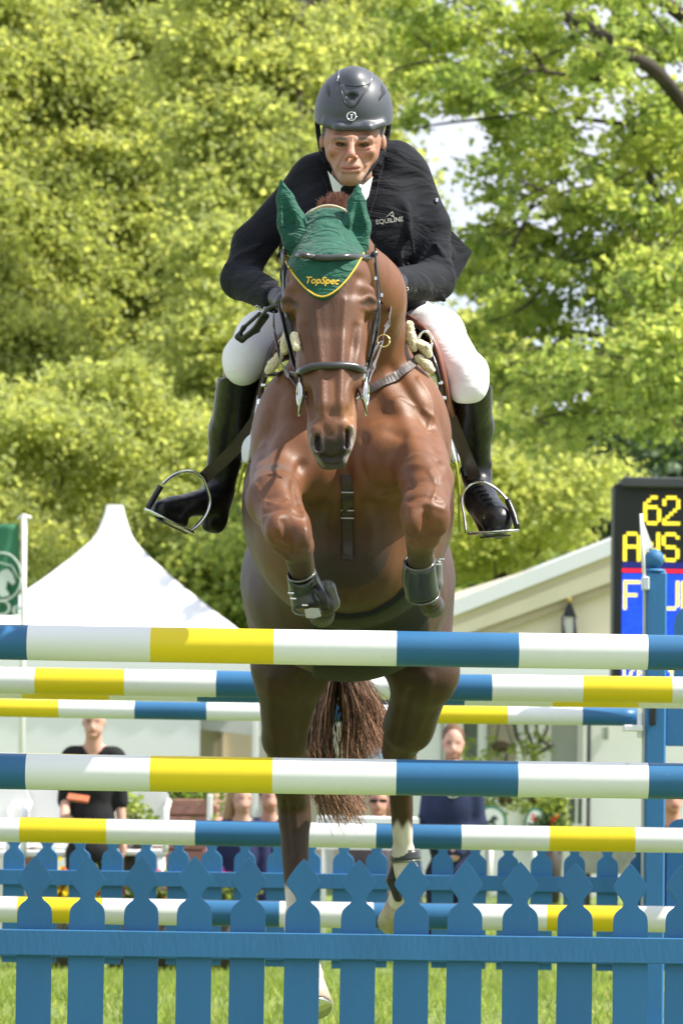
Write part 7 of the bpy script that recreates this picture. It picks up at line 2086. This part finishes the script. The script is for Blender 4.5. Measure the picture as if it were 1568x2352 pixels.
# ================================================================== planters, chairs, flowers
def planter(label, px0, px1, py0, py1, Y, depth=.35):
    a, b = P(px0, py1, Y), P(px1, py0, Y)
    root = empty('wooden_planter', ((a.x+b.x)/2, Y, gz), label, 'planter', 'reddish wooden planters by the pagoda tent')
    wm = mat('reddish_planks', (.38, .19, .155), .7, var=.15, vscale=4, bump=.3, bscale=30, stretch=(.3, 1, 2))
    hgt = (b.z - gz); n = max(2, int(hgt / .125)); ph = hgt / n
    for i in range(n):
        MB().box((a.x, Y, gz + i*ph + .006), (b.x, Y + .03, gz + (i+1)*ph - .006), bev=.006).build('plank', wm, root)
    MB().box((a.x + .02, Y + .034, gz), (b.x - .02, Y + depth, b.z - .04)).build('box', wm, root)
    for x in (a.x - .045, b.x + .005): MB().box((x, Y - .01, gz), (x + .04, Y + .05, b.z + .03), bev=.006).build('post', MT['white_plastic'], root)
    cen = np.array([[a.x + (b.x-a.x)*t, Y + .15, b.z + .03] for t in np.linspace(.08, .92, 9)]); rad = .09 + .07 * RNG.random(9)
    Pn, C, S = clump_cloud(cen, rad, 2200, PAL_MID, .045, (1, 1, .9))
    tag(link('foliage', leaf_mesh('foliage', Pn, S, C), MT['leaf'], root), kind='stuff')
planter('reddish wooden planter with white posts at the far left, beside the man in black', 16, 84, 1832, 1880, 27)
planter('longer reddish wooden planter with plants between the man in black and the seated women', 350, 474, 1834, 1880, 27)
def chair(label, px, py, Y, w=.52):
    a = P(px, py, Y)
    root = empty('garden_chair', (a.x, Y, gz), label, 'chair', 'white garden chairs by the pagoda tent')
    m = MT['white_plastic']
    z = a.z; V = []
    mb = MB()
    out = [(-w/2, 0), (w/2, 0), (w/2, .36), (w/2 - .05, .46), (0, .50), (-w/2 + .05, .46), (-w/2, .36)]
    mb.prism([(a.x + x, z - .30 + zz) for x, zz in out], Y, Y + .03); mb.build('backrest', m, root)
    MB().box((a.x - w/2, Y - .45, z - .36), (a.x + w/2, Y + .01, z - .32), bev=.01).build('seat', m, root)
    for sx in (-1, 1):
        for yy in (Y - .42, Y - .02): MB().tube([(a.x + sx*(w/2-.04), yy, z - .36), (a.x + sx*(w/2), yy, gz)], .02, 8).build('leg', m, root)
        MB().tube(spline([(a.x + sx*w/2, Y, z + .02), (a.x + sx*w/2, Y - .2, z - .02), (a.x + sx*w/2, Y - .42, z - .06), (a.x + sx*w/2, Y - .43, z - .34)], 3), .022, 8).build('armrest', m, root)
chair('white garden chair between the left planter and the man in black', 118, 1850, 26.6)
chair('white garden chair just right of the man in black', 330, 1846, 26.6, .36)
chair('white garden chair cut by the left edge of the picture', -12, 1850, 26.5, .5)

def flower_pot(label, px, py, Y, petals, r=.16, pal=PAL_MID):
    a = P(px, py, Y)
    root = empty('flower_pot', (a.x, Y, gz), label, 'flowers', 'pots of bright flowers behind the far pickets')
    MB().tube([(a.x, Y, gz), (a.x, Y, max(a.z - .12, gz + .1))], [r*.7, r], 14).build('pot', mat('dark_pot', (.05, .045, .04), .6), root)
    cen = np.array([[a.x + RNG.normal()*r*.5, Y + RNG.normal()*r*.3, a.z - .05 + RNG.normal()*.05] for _ in range(8)]); rad = .09 + .05 * RNG.random(8)
    Pn, C, S = clump_cloud(cen, rad, 1500, pal, .05, (1, 1, .9))
    tag(link('foliage', leaf_mesh('foliage', Pn, S, C), MT['leaf'], root), kind='stuff')
    n = 26 if Y < 30 else 4; Q = np.array([[a.x + RNG.normal()*r*.6, Y - r*.4 + RNG.normal()*.05, a.z + RNG.normal()*.07] for _ in range(n)])
    Q = np.repeat(Q, 5, 0) + RNG.normal(size=(n*5, 3)) * .015
    Cc = np.array([petals[i % len(petals)] for i in range(n)]); Cc = np.repeat(Cc, 5, 0)
    tag(link('blossom', leaf_mesh('blossom', Q, np.full(n*5, .045), Cc, up=.2), MT['leaf'], root), kind='stuff')
Yw, Or, Pk, Rd, Wt = (.75, .55, .03), (.75, .2, .03), (.6, .05, .3), (.6, .03, .03), (.7, .7, .68)
flower_pot('pot of yellow pansies low behind the far pickets at the left', 146, 2040, 25, [Yw, Yw, Or])
flower_pot('pot of pink and yellow flowers behind the far pickets under the man in black', 292, 2040, 25, [Pk, Yw])
flower_pot('pot of red and lilac flowers low behind the far pickets, second from the horse', 372, 2040, 25, [Rd, (.5, .35, .6), Or])
flower_pot('pot of yellow and purple flowers low behind the far pickets, nearest the horse', 510, 2036, 25, [Yw, Pk, (.3, .05, .35)])
flower_pot('leafy pot with red geraniums against the white building wall', 1262, 1884, 38, [Rd, Rd, Or], .15, PAL_DRK)
flower_pot('small green potted bush between the man in black and the white chair', 292, 1862, 26.4, [Wt, (.4, .45, .2)], .15, PAL_GRN)

def basket(label, px, py, Y, r):
    a = P(px, py, Y)
    root = empty('hanging_basket', a, label, 'hanging basket', 'hanging baskets on the white building')
    cen = np.array([[a.x + RNG.normal()*r*.8, Y + RNG.normal()*r*.25, a.z + RNG.normal()*r*.30] for _ in range(10)]); rad = r * (.3 + .3 * RNG.random(10))
    Pn, C, S = clump_cloud(cen, rad, 1000, PAL_GRN, .05, (1, 1, .7), droop=.6)
    tag(link('foliage', leaf_mesh('foliage', Pn, S, C), MT['leaf'], root), kind='stuff')
    MB().ball((a.x, Y + .05, a.z), (r*.4, r*.35, r*.25), 12, 8).build('bowl', mat('basket_fibre', (.10, .07, .04), .9), root)
    for k in range(3):
        an = k * 2.1; MB().tube([(a.x + r*.5*math.cos(an), Y + r*.4*math.sin(an), a.z), (a.x, Y, a.z + .42)], .006, 5).build('chain', mat('iron', (.03, .03, .03), .5), root)
    MB().tube(spline([(a.x, Y, a.z + .42), (a.x + .02, Y + .2, a.z + .5), (a.x + .02, 41 - .02, a.z + .42)], 4), .012, 6).build('bracket', mat('iron', (.03, .03, .03), .5), root)
basket('hanging basket of ferny green leaves just right of the man in the navy suit', 1150, 1715, 40.3, .26)
basket('trailing green basket over the larger oval sign', 1160, 1838, 40.3, .22)
basket('trailing green basket over the narrower oval sign', 1228, 1838, 40.4, .16)
def vine():
    root = empty('climbing_vine', (P(1215, 1770, 40.8).x, 40.8, gz), 'bare dark vine stems climbing the white building wall', 'vine')
    m = mat('vine_bark', (.06, .055, .045), .8, var=.3)
    for pts in ([(1180, 1640), (1183, 1675), (1190, 1700), (1206, 1722), (1220, 1732), (1240, 1728), (1272, 1708)], [(1232, 1640), (1232, 1680), (1240, 1700), (1232, 1716), (1222, 1730), (1222, 1800), (1226, 1960), (1226, 2050)],
                [(1206, 1640), (1208, 1675), (1216, 1694), (1222, 1716)], [(1252, 1640), (1256, 1672), (1246, 1700), (1262, 1712)]):
        MB().tube(spline([P(x, y, 40.85 - .05*RNG.random()) for x, y in pts], 3), .022, 6).build('stem', m, root)
    cen = np.array([tuple(P(x + RNG.normal()*8, y, 40.8)) for x in (1262, 1248, 1268) for y in range(1835, 1900, 9)]); rad = .1 + .08 * RNG.random(len(cen))
    Pn, C, S = clump_cloud(cen, rad, 1600, PAL_GRN, .06, (1, .6, .8))
    tag(link('foliage', leaf_mesh('foliage', Pn, S, C), MT['leaf'], root), kind='stuff')
vine()
def bench(label, px0, px1, py, Y):
    a, b = P(px0, py, Y), P(px1, py, Y)
    root = empty('trough', ((a.x+b.x)/2, Y, gz), label, 'trough')
    MB().box((a.x, Y, a.z - .30), (b.x, Y + .4, a.z), bev=.01).build('basin', mat('grey_stone', (.32, .32, .28), .8, var=.2, bump=.3), root)
    MB().box((a.x - .03, Y - .03, a.z + .003), (b.x + .03, Y + .43, a.z + .05), bev=.01).build('rim', mat('pale_stone', (.55, .55, .5), .8, var=.15), root)
    for x in (a.x + .03, b.x - .13): MB().box((x, Y + .02, gz), (x + .1, Y + .36, a.z - .303)).build('leg', mat('dark_stone', (.05, .04, .045), .8), root)
bench('grey stone trough standing against the white wall left of the blue wing', 1326, 1472, 1935, 36)
# table with sunlit white top behind the tail, and a small blue notice
tb = empty('table', (P(850, 1770, 25.5).x, 25.5, gz), 'long table under a white cloth behind the horse\'s hind legs', 'table')
a, b = P(728, 1876, 25.5), P(962, 1876, 25.5)
MB().box((a.x, 25.5, a.z - .025), (b.x, 26.2, a.z), bev=.006).build('tabletop', MT['tent'], tb)
MB().box((a.x - .002, 25.492, a.z - .22), (b.x + .002, 25.498, a.z - .003)).build('cloth_edge', MT['shirt'], tb)
for x in (a.x + .05, b.x - .05):
    for y in (25.56, 26.14): MB().tube([(x, y, gz), (x, y, a.z - .03)], .018, 8).build('leg', MT['white_plastic'], tb)
nb = empty('notice_board', (P(862, 1770, 30).x, 30, gz), 'small pale blue notice on a post seen between the horse\'s hind legs', 'sign')
a, b = P(849, 1742, 30), P(880, 1692, 30)
MB().box((a.x, 30, a.z), (b.x, 30.03, b.z), bev=.004).build('board', mat('pale_blue_board', (.22, .42, .66), .5), nb)
MB().box((a.x + .02, 29.994, b.z - .05), (b.x - .02, 29.999, b.z - .02)).build('strip', MT['white_plastic'], nb)
MB().tube([((a.x+b.x)/2, 30.05, gz), ((a.x+b.x)/2, 30.05, a.z + .1)], .025, 8).build('post', MT['white_plastic'], nb)
